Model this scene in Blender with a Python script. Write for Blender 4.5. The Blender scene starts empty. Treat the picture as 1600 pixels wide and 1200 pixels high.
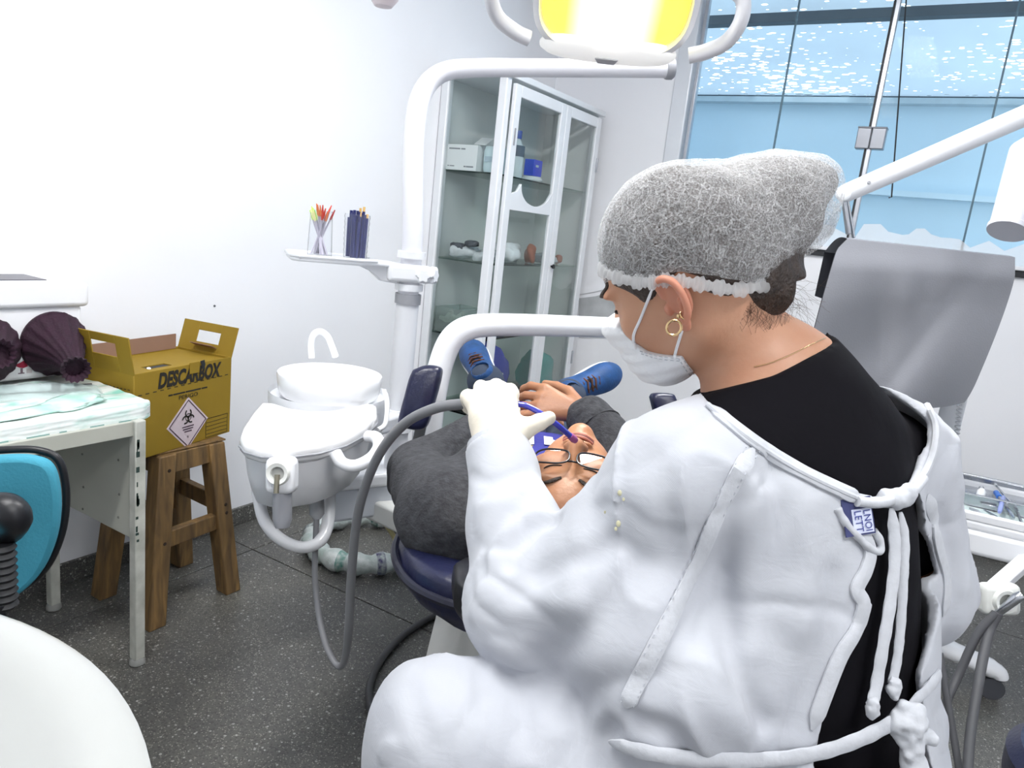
import bpy, bmesh, math, random
import numpy as np
from mathutils import Vector, Matrix
random.seed(7); np.random.seed(7)
PI = math.pi
scene = bpy.context.scene
C = scene.collection

# ------------------------------------------------------------------ camera
FPX, CAMH = 1150.0, 1.35
def _cam_axes():
    d = np.array([209.0-800, 5900.0-600, FPX]); up = -d/np.linalg.norm(d)
    vx = 1512.0-800
    vy = -(up[0]*vx + up[2]*FPX)/up[1]
    d1 = np.array([vx, vy, FPX]); d1 /= np.linalg.norm(d1)
    return np.array([np.cross(d1, up), d1, up])
RW = _cam_axes()                       # world = RW @ (right, down, forward)
CAMO = np.array([0.0, 0.0, CAMH])
def ray(px, py): return RW @ np.array([px-800.0, py-600.0, FPX])/FPX
def P(px, py, d): return CAMO + ray(px, py)*d
def FL(px, py, z=0.0):
    v = ray(px, py); return CAMO + v*((z-CAMH)/v[2])
def PX(px, py, x):
    v = ray(px, py); return CAMO + v*(x/v[0])
def PY(px, py, y):
    v = ray(px, py); return CAMO + v*(y/v[1])
CR, CU, CF = RW @ np.array([1., 0, 0]), RW @ np.array([0, -1., 0]), RW @ np.array([0, 0, 1.])

cam_d = bpy.data.cameras.new('camera'); cam = bpy.data.objects.new('camera', cam_d); C.objects.link(cam)
cam_d.sensor_width = 36; cam_d.lens = FPX/1600*36; cam_d.clip_start = 0.02
M = Matrix.Identity(4)
for i in range(3): M[i][0], M[i][1], M[i][2], M[i][3] = CR[i], CU[i], -CF[i], CAMO[i]
cam.matrix_world = M
scene.camera = cam

# ------------------------------------------------------------------ light
w = bpy.data.worlds.new('world'); scene.world = w; w.use_nodes = True
bg = w.node_tree.nodes['Background']; bg.inputs[0].default_value = (0.92, 0.96, 1.0, 1); bg.inputs[1].default_value = 3.9
def area(name, loc, size, power, rot=(0, 0, 0), col=(1, 1, 1), shape='RECTANGLE'):
    l = bpy.data.lights.new(name, 'AREA'); l.shape = shape; l.size, l.size_y = size; l.energy = power; l.color = col
    o = bpy.data.objects.new(name, l); C.objects.link(o); o.location = loc; o.rotation_euler = rot; return o
vs = scene.view_settings
vs.view_transform = 'Standard'; vs.look = 'None'; vs.gamma = 1.0; vs.use_curve_mapping = False
vs.exposure = 0.35
ROOM = dict(x0=-2.39, x1=2.1, y0=-1.6, y1=4.2, z1=2.95)
ADDED_LAMPS = [(-1.0, 0.35), (-0.6, 2.2), (0.9, 0.2)]      # unseen ceiling fixtures, added to light the room from above
for i, (x, y) in enumerate(ADDED_LAMPS):
    area('added_ceiling_light', (x, y, ROOM['z1']-0.13), (0.22, 1.2), (30, 36, 28)[i], (0, 0, 0), (1.0, 0.99, 0.975))
# daylight: the sky of the world, sampled through the window opening of the far wall
_po = area('window_portal', (0.15, 4.24, 2.15), (3.4, 1.55), 1, (-PI/2, 0, 0)); _po.data.cycles.is_portal = True

# ------------------------------------------------------------------ materials
def srgb(h):
    if isinstance(h, str):
        h = h.lstrip('#'); v = [int(h[i:i+2], 16)/255 for i in (0, 2, 4)]
    else: v = h
    return tuple(c/12.92 if c <= .04045 else ((c+.055)/1.055)**2.4 for c in v)
MATS = {}
def mat(name, col, rough=.5, metal=0.0, var=0.0, scale=8.0, bump=0.0, bscale=60.0, coat=0.0, trans=0.0, col2=None, emit=None, estr=0, alpha=1.0, sss=0.0, spec=0.5):
    if name in MATS: return MATS[name]
    m = bpy.data.materials.new(name); m.use_nodes = True; nt = m.node_tree; N = nt.nodes; L = nt.links
    b = N['Principled BSDF']; c = srgb(col)
    b.inputs['Base Color'].default_value = (*c, 1); b.inputs['Roughness'].default_value = rough; b.inputs['Metallic'].default_value = metal
    b.inputs['Coat Weight'].default_value = coat; b.inputs['Transmission Weight'].default_value = trans
    b.inputs['Specular IOR Level'].default_value = spec
    b.inputs['Alpha'].default_value = alpha
    if sss: b.inputs['Subsurface Weight'].default_value = sss; b.inputs['Subsurface Radius'].default_value = (.012, .005, .003); b.inputs['Subsurface Scale'].default_value = 1
    if emit: b.inputs['Emission Color'].default_value = (*srgb(emit), 1); b.inputs['Emission Strength'].default_value = estr
    tc = N.new('ShaderNodeTexCoord')
    if var or col2:
        n = N.new('ShaderNodeTexNoise'); n.inputs['Scale'].default_value = scale; n.inputs['Detail'].default_value = 5
        L.new(tc.outputs['Object'], n.inputs['Vector'])
        r = N.new('ShaderNodeValToRGB'); r.color_ramp.elements[0].position = .32; r.color_ramp.elements[1].position = .68
        c2 = srgb(col2) if col2 else tuple(x*(1-var) for x in c)
        r.color_ramp.elements[0].color = (*c2, 1); r.color_ramp.elements[1].color = (*c, 1)
        L.new(n.outputs['Fac'], r.inputs['Fac']); L.new(r.outputs['Color'], b.inputs['Base Color'])
    if bump:
        n2 = N.new('ShaderNodeTexNoise'); n2.inputs['Scale'].default_value = bscale; n2.inputs['Detail'].default_value = 4
        L.new(tc.outputs['Object'], n2.inputs['Vector'])
        bp = N.new('ShaderNodeBump'); bp.inputs['Strength'].default_value = bump; bp.inputs['Distance'].default_value = .01
        L.new(n2.outputs['Fac'], bp.inputs['Height']); L.new(bp.outputs['Normal'], b.inputs['Normal'])
    MATS[name] = m; return m
def glass(name, tint=(.93, .97, .96), gloss=.12, rough=.02, opac=0.0, opcol=(.8, .9, .9)):
    if name in MATS: return MATS[name]
    m = bpy.data.materials.new(name); m.use_nodes = True; nt = m.node_tree; N = nt.nodes; L = nt.links
    N.remove(N['Principled BSDF']); out = N['Material Output']
    t = N.new('ShaderNodeBsdfTransparent'); t.inputs[0].default_value = (*tint, 1)
    g = N.new('ShaderNodeBsdfGlossy'); g.inputs['Roughness'].default_value = rough
    lw = N.new('ShaderNodeLayerWeight'); lw.inputs[0].default_value = gloss
    mx = N.new('ShaderNodeMixShader'); L.new(lw.outputs['Fresnel'], mx.inputs[0]); L.new(t.outputs[0], mx.inputs[1]); L.new(g.outputs[0], mx.inputs[2])
    last = mx
    if opac:
        d = N.new('ShaderNodeBsdfDiffuse'); d.inputs[0].default_value = (*opcol, 1)
        tl = N.new('ShaderNodeBsdfTranslucent'); tl.inputs[0].default_value = (*opcol, 1)
        a = N.new('ShaderNodeMixShader'); a.inputs[0].default_value = .5; L.new(d.outputs[0], a.inputs[1]); L.new(tl.outputs[0], a.inputs[2])
        m2 = N.new('ShaderNodeMixShader'); m2.inputs[0].default_value = opac; L.new(mx.outputs[0], m2.inputs[1]); L.new(a.outputs[0], m2.inputs[2]); last = m2
    L.new(last.outputs[0], out.inputs[0]); MATS[name] = m; return m

WHITE = mat('white_enamel', '#eceef2', .28, var=.03, scale=3, coat=.2)
PLAST = mat('white_plastic', '#eef0f4', .35, var=.03, scale=4)
OFFW = mat('cream_plastic', '#e6e8e4', .4, var=.05)
NAVY = mat('navy_vinyl', '#1d2140', .32, var=.25, scale=5, bump=.08, bscale=120)
BLACKP = mat('black_plastic', '#16171c', .4, var=.2)
BLACKR = mat('black_rubber', '#26282c', .55, var=.2)
GREYH = mat('grey_hose', '#7f8084', .45, var=.1)
DGREYH = mat('dark_grey_hose', '#55565a', .45, var=.1)
GREYP = mat('grey_plastic', '#9a9ca2', .42, var=.06)
STEEL = mat('stainless_steel', '#c2c5ca', .22, metal=1.0, var=.1)
ALU = mat('aluminium', '#b9bcc2', .35, metal=.85, var=.05)

# ------------------------------------------------------------------ mesh helpers
class MB:
    def __init__(s): s.v = []; s.f = []
    def add(s, vs_, fs):
        o = len(s.v); s.v += [tuple(map(float, p)) for p in vs_]; s.f += [tuple(i+o for i in f) for f in fs]; return s
    def box(s, c, size, R=None):
        x, y, z = [a/2 for a in size]
        vv = [np.array([i*x, j*y, k*z]) for k in (-1, 1) for j in (-1, 1) for i in (-1, 1)]
        if R is not None: vv = [R @ q for q in vv]
        c = np.array(c, float)
        return s.add([c+q for q in vv], [(0, 2, 3, 1), (4, 5, 7, 6), (0, 1, 5, 4), (2, 6, 7, 3), (0, 4, 6, 2), (1, 3, 7, 5)])
    def bb(s, a, b):
        a, b = np.array(a, float), np.array(b, float); return s.box((a+b)/2, np.abs(b-a))
    def bar(s, a, b, w_, h_, up=(0, 0, 1)):
        a, b = np.array(a, float), np.array(b, float); d = b-a; L_ = np.linalg.norm(d); d /= L_
        u = np.array(up, float); sx = np.cross(d, u)
        if np.linalg.norm(sx) < 1e-3: sx = np.cross(d, [1, 0, 0])
        sx /= np.linalg.norm(sx); u = np.cross(sx, d)
        return s.box((a+b)/2, (w_, L_, h_), np.array([sx, d, u]).T)
    def tube(s, pts, r, n=16, cap=True, closed=False, ry=None):
        pts = [np.array(p, float) for p in pts]; m = len(pts)
        rs = r if hasattr(r, '__len__') else [r]*m
        rings = []; prev = None
        for i in range(m):
            if closed: t = pts[(i+1) % m]-pts[i-1]
            else: t = pts[min(i+1, m-1)]-pts[max(i-1, 0)]
            t /= (np.linalg.norm(t)+1e-12)
            if prev is None:
                a = np.array([0, 0, 1.]) if abs(t[2]) < .9 else np.array([1., 0, 0])
                u = a-t*(a@t)
            else: u = prev-t*(prev@t)
            u /= np.linalg.norm(u); prev = u; v2 = np.cross(t, u)
            k = 1 if ry is None else ry
            rings.append([pts[i]+rs[i]*(math.cos(2*PI*j/n)*u*k+math.sin(2*PI*j/n)*v2) for j in range(n)])
        fs = []; R_ = m if closed else m-1
        for i in range(R_):
            i2 = (i+1) % m
            for j in range(n): fs.append((i*n+j, i*n+(j+1) % n, i2*n+(j+1) % n, i2*n+j))
        if cap and not closed: fs += [tuple(range(n))[::-1], tuple((m-1)*n+j for j in range(n))]
        return s.add([p for r_ in rings for p in r_], fs)
    def cyl(s, a, b, r, r2=None, n=24): return s.tube([a, b], [r, r if r2 is None else r2], n)
    def lathe(s, prof, c, R=None, n=40, sx=1.0, sy=1.0):
        c = np.array(c, float); R = np.eye(3) if R is None else R
        vv = []; m = len(prof)
        for r, z in prof:
            for j in range(n):
                a = 2*PI*j/n; vv.append(c+R @ np.array([r*math.cos(a)*sx, r*math.sin(a)*sy, z]))
        fs = []
        for i in range(m-1):
            for j in range(n): fs.append((i*n+j, i*n+(j+1) % n, (i+1)*n+(j+1) % n, (i+1)*n+j))
        if prof[0][0] > 1e-5: fs.append(tuple(range(n))[::-1])
        if prof[-1][0] > 1e-5: fs.append(tuple((m-1)*n+j for j in range(n)))
        return s.add(vv, fs)
    def prism(s, poly, c, U, V, t):
        c, U, V = (np.array(q, float) for q in (c, U, V)); W = np.cross(U, V); W /= np.linalg.norm(W); n = len(poly)
        a = [c+U*p[0]+V*p[1] for p in poly]
        return s.add(a+[q+W*t for q in a], [tuple(range(n))[::-1], tuple(range(n, 2*n))]+[(i, (i+1) % n, n+(i+1) % n, n+i) for i in range(n)])
    def frame(s, c, U, V, w_, h_, b, t):
        c, U, V = (np.array(q, float) for q in (c, U, V))
        W = np.cross(U, V)
        R = np.array([U, V, W]).T
        for (u0, v0, a, h2) in ((0, h_/2-b/2, w_, b), (0, -h_/2+b/2, w_, b), (-w_/2+b/2, 0, b, h_-2*b), (w_/2-b/2, 0, b, h_-2*b)):
            s.box(c+U*u0+V*v0, (a, h2, t), R)
        return s
def link(name, mb, m, parent=None, bevel=0.0, smooth=True, seg=2, subsurf=0, auto=40):
    me = bpy.data.meshes.new(name)
    off = np.array(parent['_o']) if parent is not None and '_o' in parent else np.zeros(3)
    if isinstance(mb, MB): vv = np.array(mb.v)-off; me.from_pydata(vv.tolist(), [], mb.f)
    else: me = mb
    me.validate()
    bm = bmesh.new(); bm.from_mesh(me); bmesh.ops.recalc_face_normals(bm, faces=bm.faces); bm.to_mesh(me); bm.free()
    o = bpy.data.objects.new(name, me); C.objects.link(o)
    if m: me.materials.append(m)
    if parent is not None:
        o.parent = parent; o['_o'] = list(map(float, off))
    if smooth:
        me.polygons.foreach_set('use_smooth', [True]*len(me.polygons))
        try: me.set_sharp_from_angle(angle=math.radians(auto))
        except Exception: pass
    if bevel:
        b = o.modifiers.new('bevel', 'BEVEL'); b.width = bevel; b.segments = seg; b.limit_method = 'ANGLE'; b.angle_limit = math.radians(35); b.harden_normals = False
    if subsurf:
        s_ = o.modifiers.new('sub', 'SUBSURF'); s_.levels = subsurf; s_.render_levels = subsurf
    return o
def tag(o, label, cat, group=None):
    o['label'] = label; o['category'] = cat
    if group: o['group'] = group
    return o
def thing(name, label, cat, loc, group=None):
    o = bpy.data.objects.new(name, None); C.objects.link(o); o.empty_display_size = .05
    o.location = tuple(map(float, loc)); o['_o'] = list(map(float, loc)); return tag(o, label, cat, group)
def struct(o, name=None): o['kind'] = 'structure'; return o
def bez(pts, n=12):
    """Catmull-Rom through points"""
    pts = [np.array(p, float) for p in pts]; q = [2*pts[0]-pts[1]]+pts+[2*pts[-1]-pts[-2]]; out = []
    for i in range(1, len(q)-2):
        for k in range(n):
            t = k/n; a, b, c, d = q[i-1:i+3]
            out.append(.5*((2*b)+(-a+c)*t+(2*a-5*b+4*c-d)*t*t+(-a+3*b-3*c+d)*t**3))
    out.append(pts[-1]); return out
def rot(ax, ang):
    return np.array(Matrix.Rotation(ang, 3, Vector(ax)))
def text(name, s, c, U, V, h, m, parent, width=None, ext=.0006, shear=0.0, bold=0.0, align='CENTER'):
    cu = bpy.data.curves.new(name, 'FONT'); cu.body = s; cu.align_x = align; cu.align_y = 'CENTER'; cu.size = 1; cu.extrude = .0; cu.shear = shear; cu.offset = bold
    cu.resolution_u = 3
    to = bpy.data.objects.new(name, cu); C.objects.link(to)
    dg = bpy.context.evaluated_depsgraph_get(); me0 = bpy.data.meshes.new_from_object(to.evaluated_get(dg))
    bpy.data.objects.remove(to)
    vv = np.array([v.co[:] for v in me0.vertices]); ff = [tuple(p.vertices) for p in me0.polygons]
    if len(vv) == 0: return None
    hh = vv[:, 1].max()-vv[:, 1].min(); ww = vv[:, 0].max()-vv[:, 0].min(); k = h/hh; kx = (width/ww) if width else k
    vv[:, 1] -= (vv[:, 1].max()+vv[:, 1].min())/2
    if align == 'CENTER': vv[:, 0] -= (vv[:, 0].max()+vv[:, 0].min())/2
    c, U, V = (np.array(q, float) for q in (c, U, V)); W = np.cross(U, V)
    mb = MB(); mb.add([c+U*(x*kx)+V*(y*k)+W*ext for x, y, _ in vv], ff)
    return link(name, mb, m, parent, smooth=False)
X3, Y3, Z3 = np.eye(3)
# ================================================================== the room
x0, x1, y0, y1, z1 = (ROOM[k] for k in ('x0', 'x1', 'y0', 'y1', 'z1'))
def wall_mat():
    m = mat('wall_paint', '#f3f4f8', .75, var=.035, scale=1.6, bump=.04, bscale=45)
    return m
WALL = wall_mat()
def floor_mat():
    m = bpy.data.materials.new('terrazzo'); m.use_nodes = True; nt = m.node_tree; N = nt.nodes; L = nt.links; b = N['Principled BSDF']
    tc = N.new('ShaderNodeTexCoord')
    big = N.new('ShaderNodeTexNoise'); big.inputs['Scale'].default_value = 2.2; big.inputs['Detail'].default_value = 6
    r1 = N.new('ShaderNodeValToRGB'); r1.color_ramp.elements[0].position = .3; r1.color_ramp.elements[1].position = .75
    r1.color_ramp.elements[0].color = (*srgb('#4a4a4b'), 1); r1.color_ramp.elements[1].color = (*srgb('#67665f'), 1)
    L.new(tc.outputs['Object'], big.inputs['Vector']); L.new(big.outputs['Fac'], r1.inputs['Fac'])
    v = N.new('ShaderNodeTexVoronoi'); v.inputs['Scale'].default_value = 95; L.new(tc.outputs['Object'], v.inputs['Vector'])
    v2 = N.new('ShaderNodeTexVoronoi'); v2.inputs['Scale'].default_value = 230; L.new(tc.outputs['Object'], v2.inputs['Vector'])
    def chips(vo, thr, rad):
        # a chip shows where the cell's random value passes a threshold and the point is near the cell centre
        s = N.new('ShaderNodeSeparateColor'); L.new(vo.outputs['Color'], s.inputs[0])
        g = N.new('ShaderNodeMath'); g.operation = 'GREATER_THAN'; g.inputs[1].default_value = thr; L.new(s.outputs[0], g.inputs[0])
        d = N.new('ShaderNodeMath'); d.operation = 'LESS_THAN'; d.inputs[1].default_value = rad; L.new(vo.outputs['Distance'], d.inputs[0])
        k = N.new('ShaderNodeMath'); k.operation = 'MULTIPLY'; L.new(g.outputs[0], k.inputs[0]); L.new(d.outputs[0], k.inputs[1]); return k, s
    k1, s1 = chips(v, .88, .34); k2, s2 = chips(v2, .72, .42)
    def mixc(fac, a, colr, amt=1.0):
        mx = N.new('ShaderNodeMix'); mx.data_type = 'RGBA'
        f = N.new('ShaderNodeMath'); f.operation = 'MULTIPLY'; f.inputs[1].default_value = amt; L.new(fac.outputs[0], f.inputs[0]); L.new(f.outputs[0], mx.inputs[0])
        L.new(a, mx.inputs[6]); mx.inputs[7].default_value = (*srgb(colr), 1); return mx.outputs[2]
    c = mixc(k2, r1.outputs['Color'], '#a3a298', .6)
    c = mixc(k1, c, '#c6c6c0', .55)
    # dark chips
    sd = N.new('ShaderNodeMath'); sd.operation = 'LESS_THAN'; sd.inputs[1].default_value = .25; L.new(s2.outputs[1], sd.inputs[0])
    c = mixc(sd, c, '#2a2a2c', .45)
    L.new(c, b.inputs['Base Color']); b.inputs['Roughness'].default_value = .42
    return m
TERR = floor_mat()
# floor: terrazzo slabs with recessed joints
JX, JY, SL = FL(80, 977)[0]*.5+FL(442, 842)[0]*.5, FL(540, 926)[1], 1.5
fb = MB().bb((x0-.2, y0-.2, -.12), (x1+.2, y1+.2, -.006))
flo = struct(link('floor', fb, mat('joint_mortar', '#2c2c2e', .8, var=.1)))
xs = [x0-.05, JX]; 
while xs[-1] < x1: xs.append(xs[-1]+SL)
ys = [JY]
while ys[0] > y0: ys.insert(0, ys[0]-SL)
while ys[-1] < y1: ys.append(ys[-1]+SL)
for i in range(len(xs)-1):
    for j in range(len(ys)-1):
        a = (max(xs[i], x0-.05)+.002, max(ys[j], y0-.05)+.002); b_ = (min(xs[i+1], x1+.05)-.002, min(ys[j+1], y1+.05)-.002)
        link('floor_slab', MB().bb((a[0], a[1], -.02), (b_[0], b_[1], 0)), TERR, flo, bevel=.0015, seg=1)
struct(link('wall_left', MB().bb((x0-.15, y0-.15, -.02), (x0, y1+.15, z1+.1)), WALL))
struct(link('wall_front', MB().bb((x0-.15, y0-.15, -.02), (x1+.15, y0, z1+.1)), WALL))
struct(link('wall_right', MB().bb((x1, y0-.15, -.02), (x1+.15, y1+.15, z1+.1)), WALL))
struct(link('ceiling', MB().bb((x0-.15, y0-.15, z1), (x1+.15, y1+.15, z1+.1)), WALL))
WX0, WX1, WZ0, WZ1 = -1.60, 1.85, 1.40, 2.90
wb = MB()
wb.bb((x0-.15, y1, -.02), (WX0, y1+.15, z1+.1)); wb.bb((WX1, y1, -.02), (x1+.15, y1+.15, z1+.1))
wb.bb((WX0, y1, -.02), (WX1, y1+.15, WZ0)); wb.bb((WX0, y1, WZ1), (WX1, y1+.15, z1+.1))
wallb = struct(link('wall_back', wb, WALL))
# peeling paint patch on the far wall: bare plaster with a ragged upper lip of paint
def patch(pxs, y):
    pts = [PY(px, py, y) for px, py in pxs]; return pts
pl_poly = [(905, 466), (930, 463), (945, 459), (953, 462), (960, 466), (976, 462), (990, 458), (1002, 466), (1008, 490), (1000, 520), (960, 528), (905, 528)]
pp = [PY(a, b, y1) for a, b in pl_poly]
mbp = MB().prism([(p[0], p[2]) for p in pp], (0, y1-.0005, 0), (1, 0, 0), (0, 0, 1), .004)
link('bare_plaster', mbp, mat('bare_plaster', '#c3c6c8', .9, var=.25, scale=9), wallb)['label'] = 'grey patch of bare plaster under peeling paint'
fl_poly = [(905, 460), (930, 456), (946, 452), (950, 460), (958, 464), (974, 460), (990, 455), (1003, 464), (1003, 459), (990, 448), (970, 452), (930, 449), (905, 452)]
pp = [PY(a, b, y1) for a, b in fl_poly]
link('paint_flake', MB().prism([(p[0], p[2]) for p in pp], (0, y1-.002, 0), (1, 0, 0), (0, 0, 1), .006), WALL, wallb)
# skirting of the same terrazzo along the walls
sk = MB().bb((x0-.005, y0, 0), (x0+.012, y1, .075)); struct(link('baseboard_left', sk, TERR, bevel=.003))
sk = MB().bb((x0, y1-.012, 0), (x1, y1+.005, .075)); struct(link('baseboard_back', sk, TERR, bevel=.003))
# pale marks on the left wall: a screw
sc = PX(335, 478, x0); tag(link('wall_screw', MB().lathe([(0, .004), (.004, .003), (.0045, 0)], sc, rot((0, 1, 0), PI/2), n=10), mat('screw', '#6b6d72', .5, metal=.6)), 'tiny grey screw in white wall above yellow box', 'screw')
# bodies of the added ceiling lamps, out of view
for i, (x, y) in enumerate(ADDED_LAMPS):
    t = thing('added_ceiling_fixture', 'unseen ceiling fixture added for light, ' + ('over the desk', 'over the dental chair', 'near the right wall')[i], 'light', (x, y, z1), 'added ceiling fixtures')
    link('housing', MB().bb((x-.13, y-.63, z1-.07), (x+.13, y+.63, z1)), WHITE, t, bevel=.008)
    for s in (-1, 1):
        link('tube', MB().cyl((x+s*.06, y-.6, z1-.095), (x+s*.06, y+.6, z1-.095), .014), mat('added_lamp_tube', '#ffffff', .3, emit='#f4faff', estr=6), t)
# dome seen at the top edge of the photo
d0 = P(600, -12, 1.5)
t = thing('pendant_dome', 'white dome of a small pendant hanging over left wall side', 'lamp', (d0[0], d0[1], z1))
link('dome', MB().lathe([(0, -.03), (.018, -.027), (.03, -.012), (.034, .006), (.03, .024), (.012, .033), (0, .034)], d0), mat('dome_white', '#eadfe4', .4, var=.1), t)
link('rod', MB().cyl(d0+np.array([0, 0, .03]), (d0[0], d0[1], z1), .006, n=10), WHITE, t)

# ------------------------------------------------------------------ window on the far wall
win = struct(bpy.data.objects.new('window_1', None)); C.objects.link(win); win.location = (0, y1, 0); win['_o'] = [0, y1, 0]
FRAME = mat('window_frame', '#e2e5ea', .35, metal=.25, var=.04)
link('jamb', MB().bb((WX0-.02, y1-.012, WZ0), (WX0+.075, y1+.10, WZ1)), FRAME, win, bevel=.006)
link('jamb', MB().bb((WX0+.085, y1+.02, WZ0), (WX0+.105, y1+.06, WZ1)), ALU, win, bevel=.003)
link('head_rail', MB().bb((WX0, y1, WZ1-.04), (WX1, y1+.08, WZ1)), FRAME, win, bevel=.004)
link('bottom_track', MB().bb((WX0+.08, y1-.02, WZ0-.035), (WX1, y1+.05, WZ0-.004)), mat('black_track', '#1f2126', .4, var=.1), win, bevel=.003)
link('sill', MB().bb((WX0, y1-.035, WZ0-.004), (WX1, y1+.15, WZ0+.016)), PLAST, win, bevel=.004)
panex = [WX0+.09, -1.02, -.55, -.05, .65, 1.25, WX1]
GL = glass('window_glass', (.90, .965, .985), .06)
for i in range(len(panex)-1):
    link('pane', MB().bb((panex[i]+.004, y1+.030, WZ0+.016), (panex[i+1]-.004, y1+.038, WZ1-.04)), GL, win, smooth=False)
EDGE = mat('glass_edge', '#5f7a88', .25, var=.1)
for i in range(1, len(panex)-1):
    if i == 2: continue
    link('pane_edge', MB().bb((panex[i]-.0045, y1+.028, WZ0+.016), (panex[i]+.0045, y1+.040, WZ1-.04)), EDGE, win)
link('meeting_bar', MB().bb((-.562, y1+.018, WZ0+.016), (-.538, y1+.046, WZ1-.04)), ALU, win, bevel=.004)
link('meeting_seal', MB().bb((-.571, y1+.02, WZ0+.016), (-.562, y1+.042, WZ1-.04)), BLACKR, win)
# glass clamp
cz = 1.965
for s in (-1, 1):
    a = -.55+s*.0335
    link('clamp_plate', MB().bb((a-.0325, y1+.002, cz-.052), (a+.0325, y1+.060, cz+.052)), mat('clamp_grey', '#8f9299', .35, metal=.6, var=.08), win, bevel=.004)
    link('clamp_lip', MB().bb((a-.034, y1-.002, cz+.046), (a+.034, y1+.064, cz+.054)), mat('clamp_dark', '#6a6d74', .35, metal=.6), win, bevel=.002)
# cable hanging in front of the glass
ca = PY(1416, 0, y1-.02); cb = PY(1393, 308, y1-.02)
link('pull_cord', MB().tube([ca+(ca-cb)*.2, ca, cb, cb+np.array([-.012, 0, -.004])], .0035, n=8), BLACKR, win)
# frosted film along the foot of the panes, with a scalloped edge
fr = []
xx = WX0+.1
tops = [PY(px, py, y1+.028) for px, py in ((1335, 372), (1350, 350), (1376, 350), (1388, 362), (1410, 367), (1420, 366), (1432, 357), (1445, 357), (1455, 366), (1470, 371), (1486, 372), (1500, 374))]
pts = [(WX0+.1, WZ0+.016), (WX0+.1, 1.50)]
for k in range(10):
    xa = WX0+.15+k*.14
    if xa < -.70: pts += [(xa, 1.50), (xa+.07, 1.53)]
pts += [(p[0], p[2]) for p in tops]
xa = tops[-1][0]+.05
while xa < WX1-.2: pts += [(xa, 1.48), (xa+.07, 1.52)]; xa += .14
pts += [(WX1-.05, 1.49), (WX1-.05, WZ0+.016)]
link('frosted_film', MB().prism(pts, (0, y1+.028, 0), (1, 0, 0), (0, 0, 1), .0015), glass('frosted_film', (1, 1, 1), .05, .5, .93, (.93, .95, .97)), win, smooth=False)

# ------------------------------------------------------------------ outside the window
BLUEW = mat('pale_blue_render', '#d6e9f5', .8, var=.08, scale=.9)
out = thing('neighbour_wall', 'pale blue rendered outside wall seen through the window', 'wall', (0, 6.3, 0))
zt = PY(1140, 160, 6.3)[2]
link('wall_panel', MB().bb((-2.75, 6.3, -.1), (5.2, 6.5, zt)), BLUEW, out)
link('ledge', MB().bb((-2.75, 6.22, PY(1400, 300, 6.3)[2]-.035), (5.2, 6.3, PY(1400, 300, 6.3)[2]+.005)), mat('ledge_white', '#dbe9f2', .7, var=.05), out)
link('coping', MB().bb((-2.75, 6.2, zt-.01), (5.2, 6.5, zt+.03)), mat('coping', '#c6d4dc', .6, var=.1), out)
link('side_wall', MB().bb((-2.85, 4.36, -.1), (-2.6, 6.5, 3.6)), mat('side_white', '#d7ebf6', .8, var=.05), out)
link('ground', MB().bb((-2.85, 4.36, -.15), (5.2, 6.5, -.1)), mat('yard', '#9aa0a4', .9, var=.2), out)
# weathered translucent sheet roof over the yard, riddled with small holes
def tarp_mat():
    m = bpy.data.materials.new('weathered_sheet'); m.use_nodes = True; nt = m.node_tree; N = nt.nodes; L = nt.links
    b = N['Principled BSDF']; out_ = N['Material Output']
    b.inputs['Roughness'].default_value = .6
    tc = N.new('ShaderNodeTexCoord'); mp = N.new('ShaderNodeMapping'); mp.inputs['Scale'].default_value = (7, 20, 20); L.new(tc.outputs['Object'], mp.inputs[0])
    n = N.new('ShaderNodeTexNoise'); n.inputs['Scale'].default_value = 2; n.inputs['Detail'].default_value = 4; L.new(tc.outputs['Object'], n.inputs['Vector'])
    r = N.new('ShaderNodeValToRGB'); r.color_ramp.elements[0].color = (*srgb('#a2aebb'), 1); r.color_ramp.elements[1].color = (*srgb('#bccbd8'), 1)
    L.new(n.outputs['Fac'], r.inputs[0]); L.new(r.outputs[0], b.inputs['Base Color'])
    tr = N.new('ShaderNodeBsdfTranslucent'); L.new(r.outputs[0], tr.inputs[0])
    mx0 = N.new('ShaderNodeMixShader'); mx0.inputs[0].default_value = .25; L.new(b.outputs[0], mx0.inputs[1]); L.new(tr.outputs[0], mx0.inputs[2])
    v = N.new('ShaderNodeTexVoronoi'); v.inputs['Scale'].default_value = 1.6; v.inputs['Randomness'].default_value = 1; L.new(mp.outputs[0], v.inputs['Vector'])
    wn = N.new('ShaderNodeTexNoise'); wn.inputs['Scale'].default_value = 1.1; wn.inputs['Detail'].default_value = 2; L.new(tc.outputs['Object'], wn.inputs['Vector'])
    th = N.new('ShaderNodeMapRange'); th.inputs[1].default_value = .35; th.inputs[2].default_value = .7; th.inputs[3].default_value = .05; th.inputs[4].default_value = .44; L.new(wn.outputs['Fac'], th.inputs[0])
    lt = N.new('ShaderNodeMath'); lt.operation = 'LESS_THAN'; L.new(v.outputs['Distance'], lt.inputs[0]); L.new(th.outputs[0], lt.inputs[1])
    tp = N.new('ShaderNodeBsdfTransparent')
    mx = N.new('ShaderNodeMixShader'); L.new(lt.outputs[0], mx.inputs[0]); L.new(mx0.outputs[0], mx.inputs[1]); L.new(tp.outputs[0], mx.inputs[2])
    L.new(mx.outputs[0], out_.inputs[0]); return m
TARP = tarp_mat()
tr = thing('sheet_roof', 'weathered grey-blue sheet roof with many small bright holes above window', 'roof', (1, 5.4, 3.3))
zlo = zt+.03; zbm = PY(1500, 20, 5.0)[2]
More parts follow.
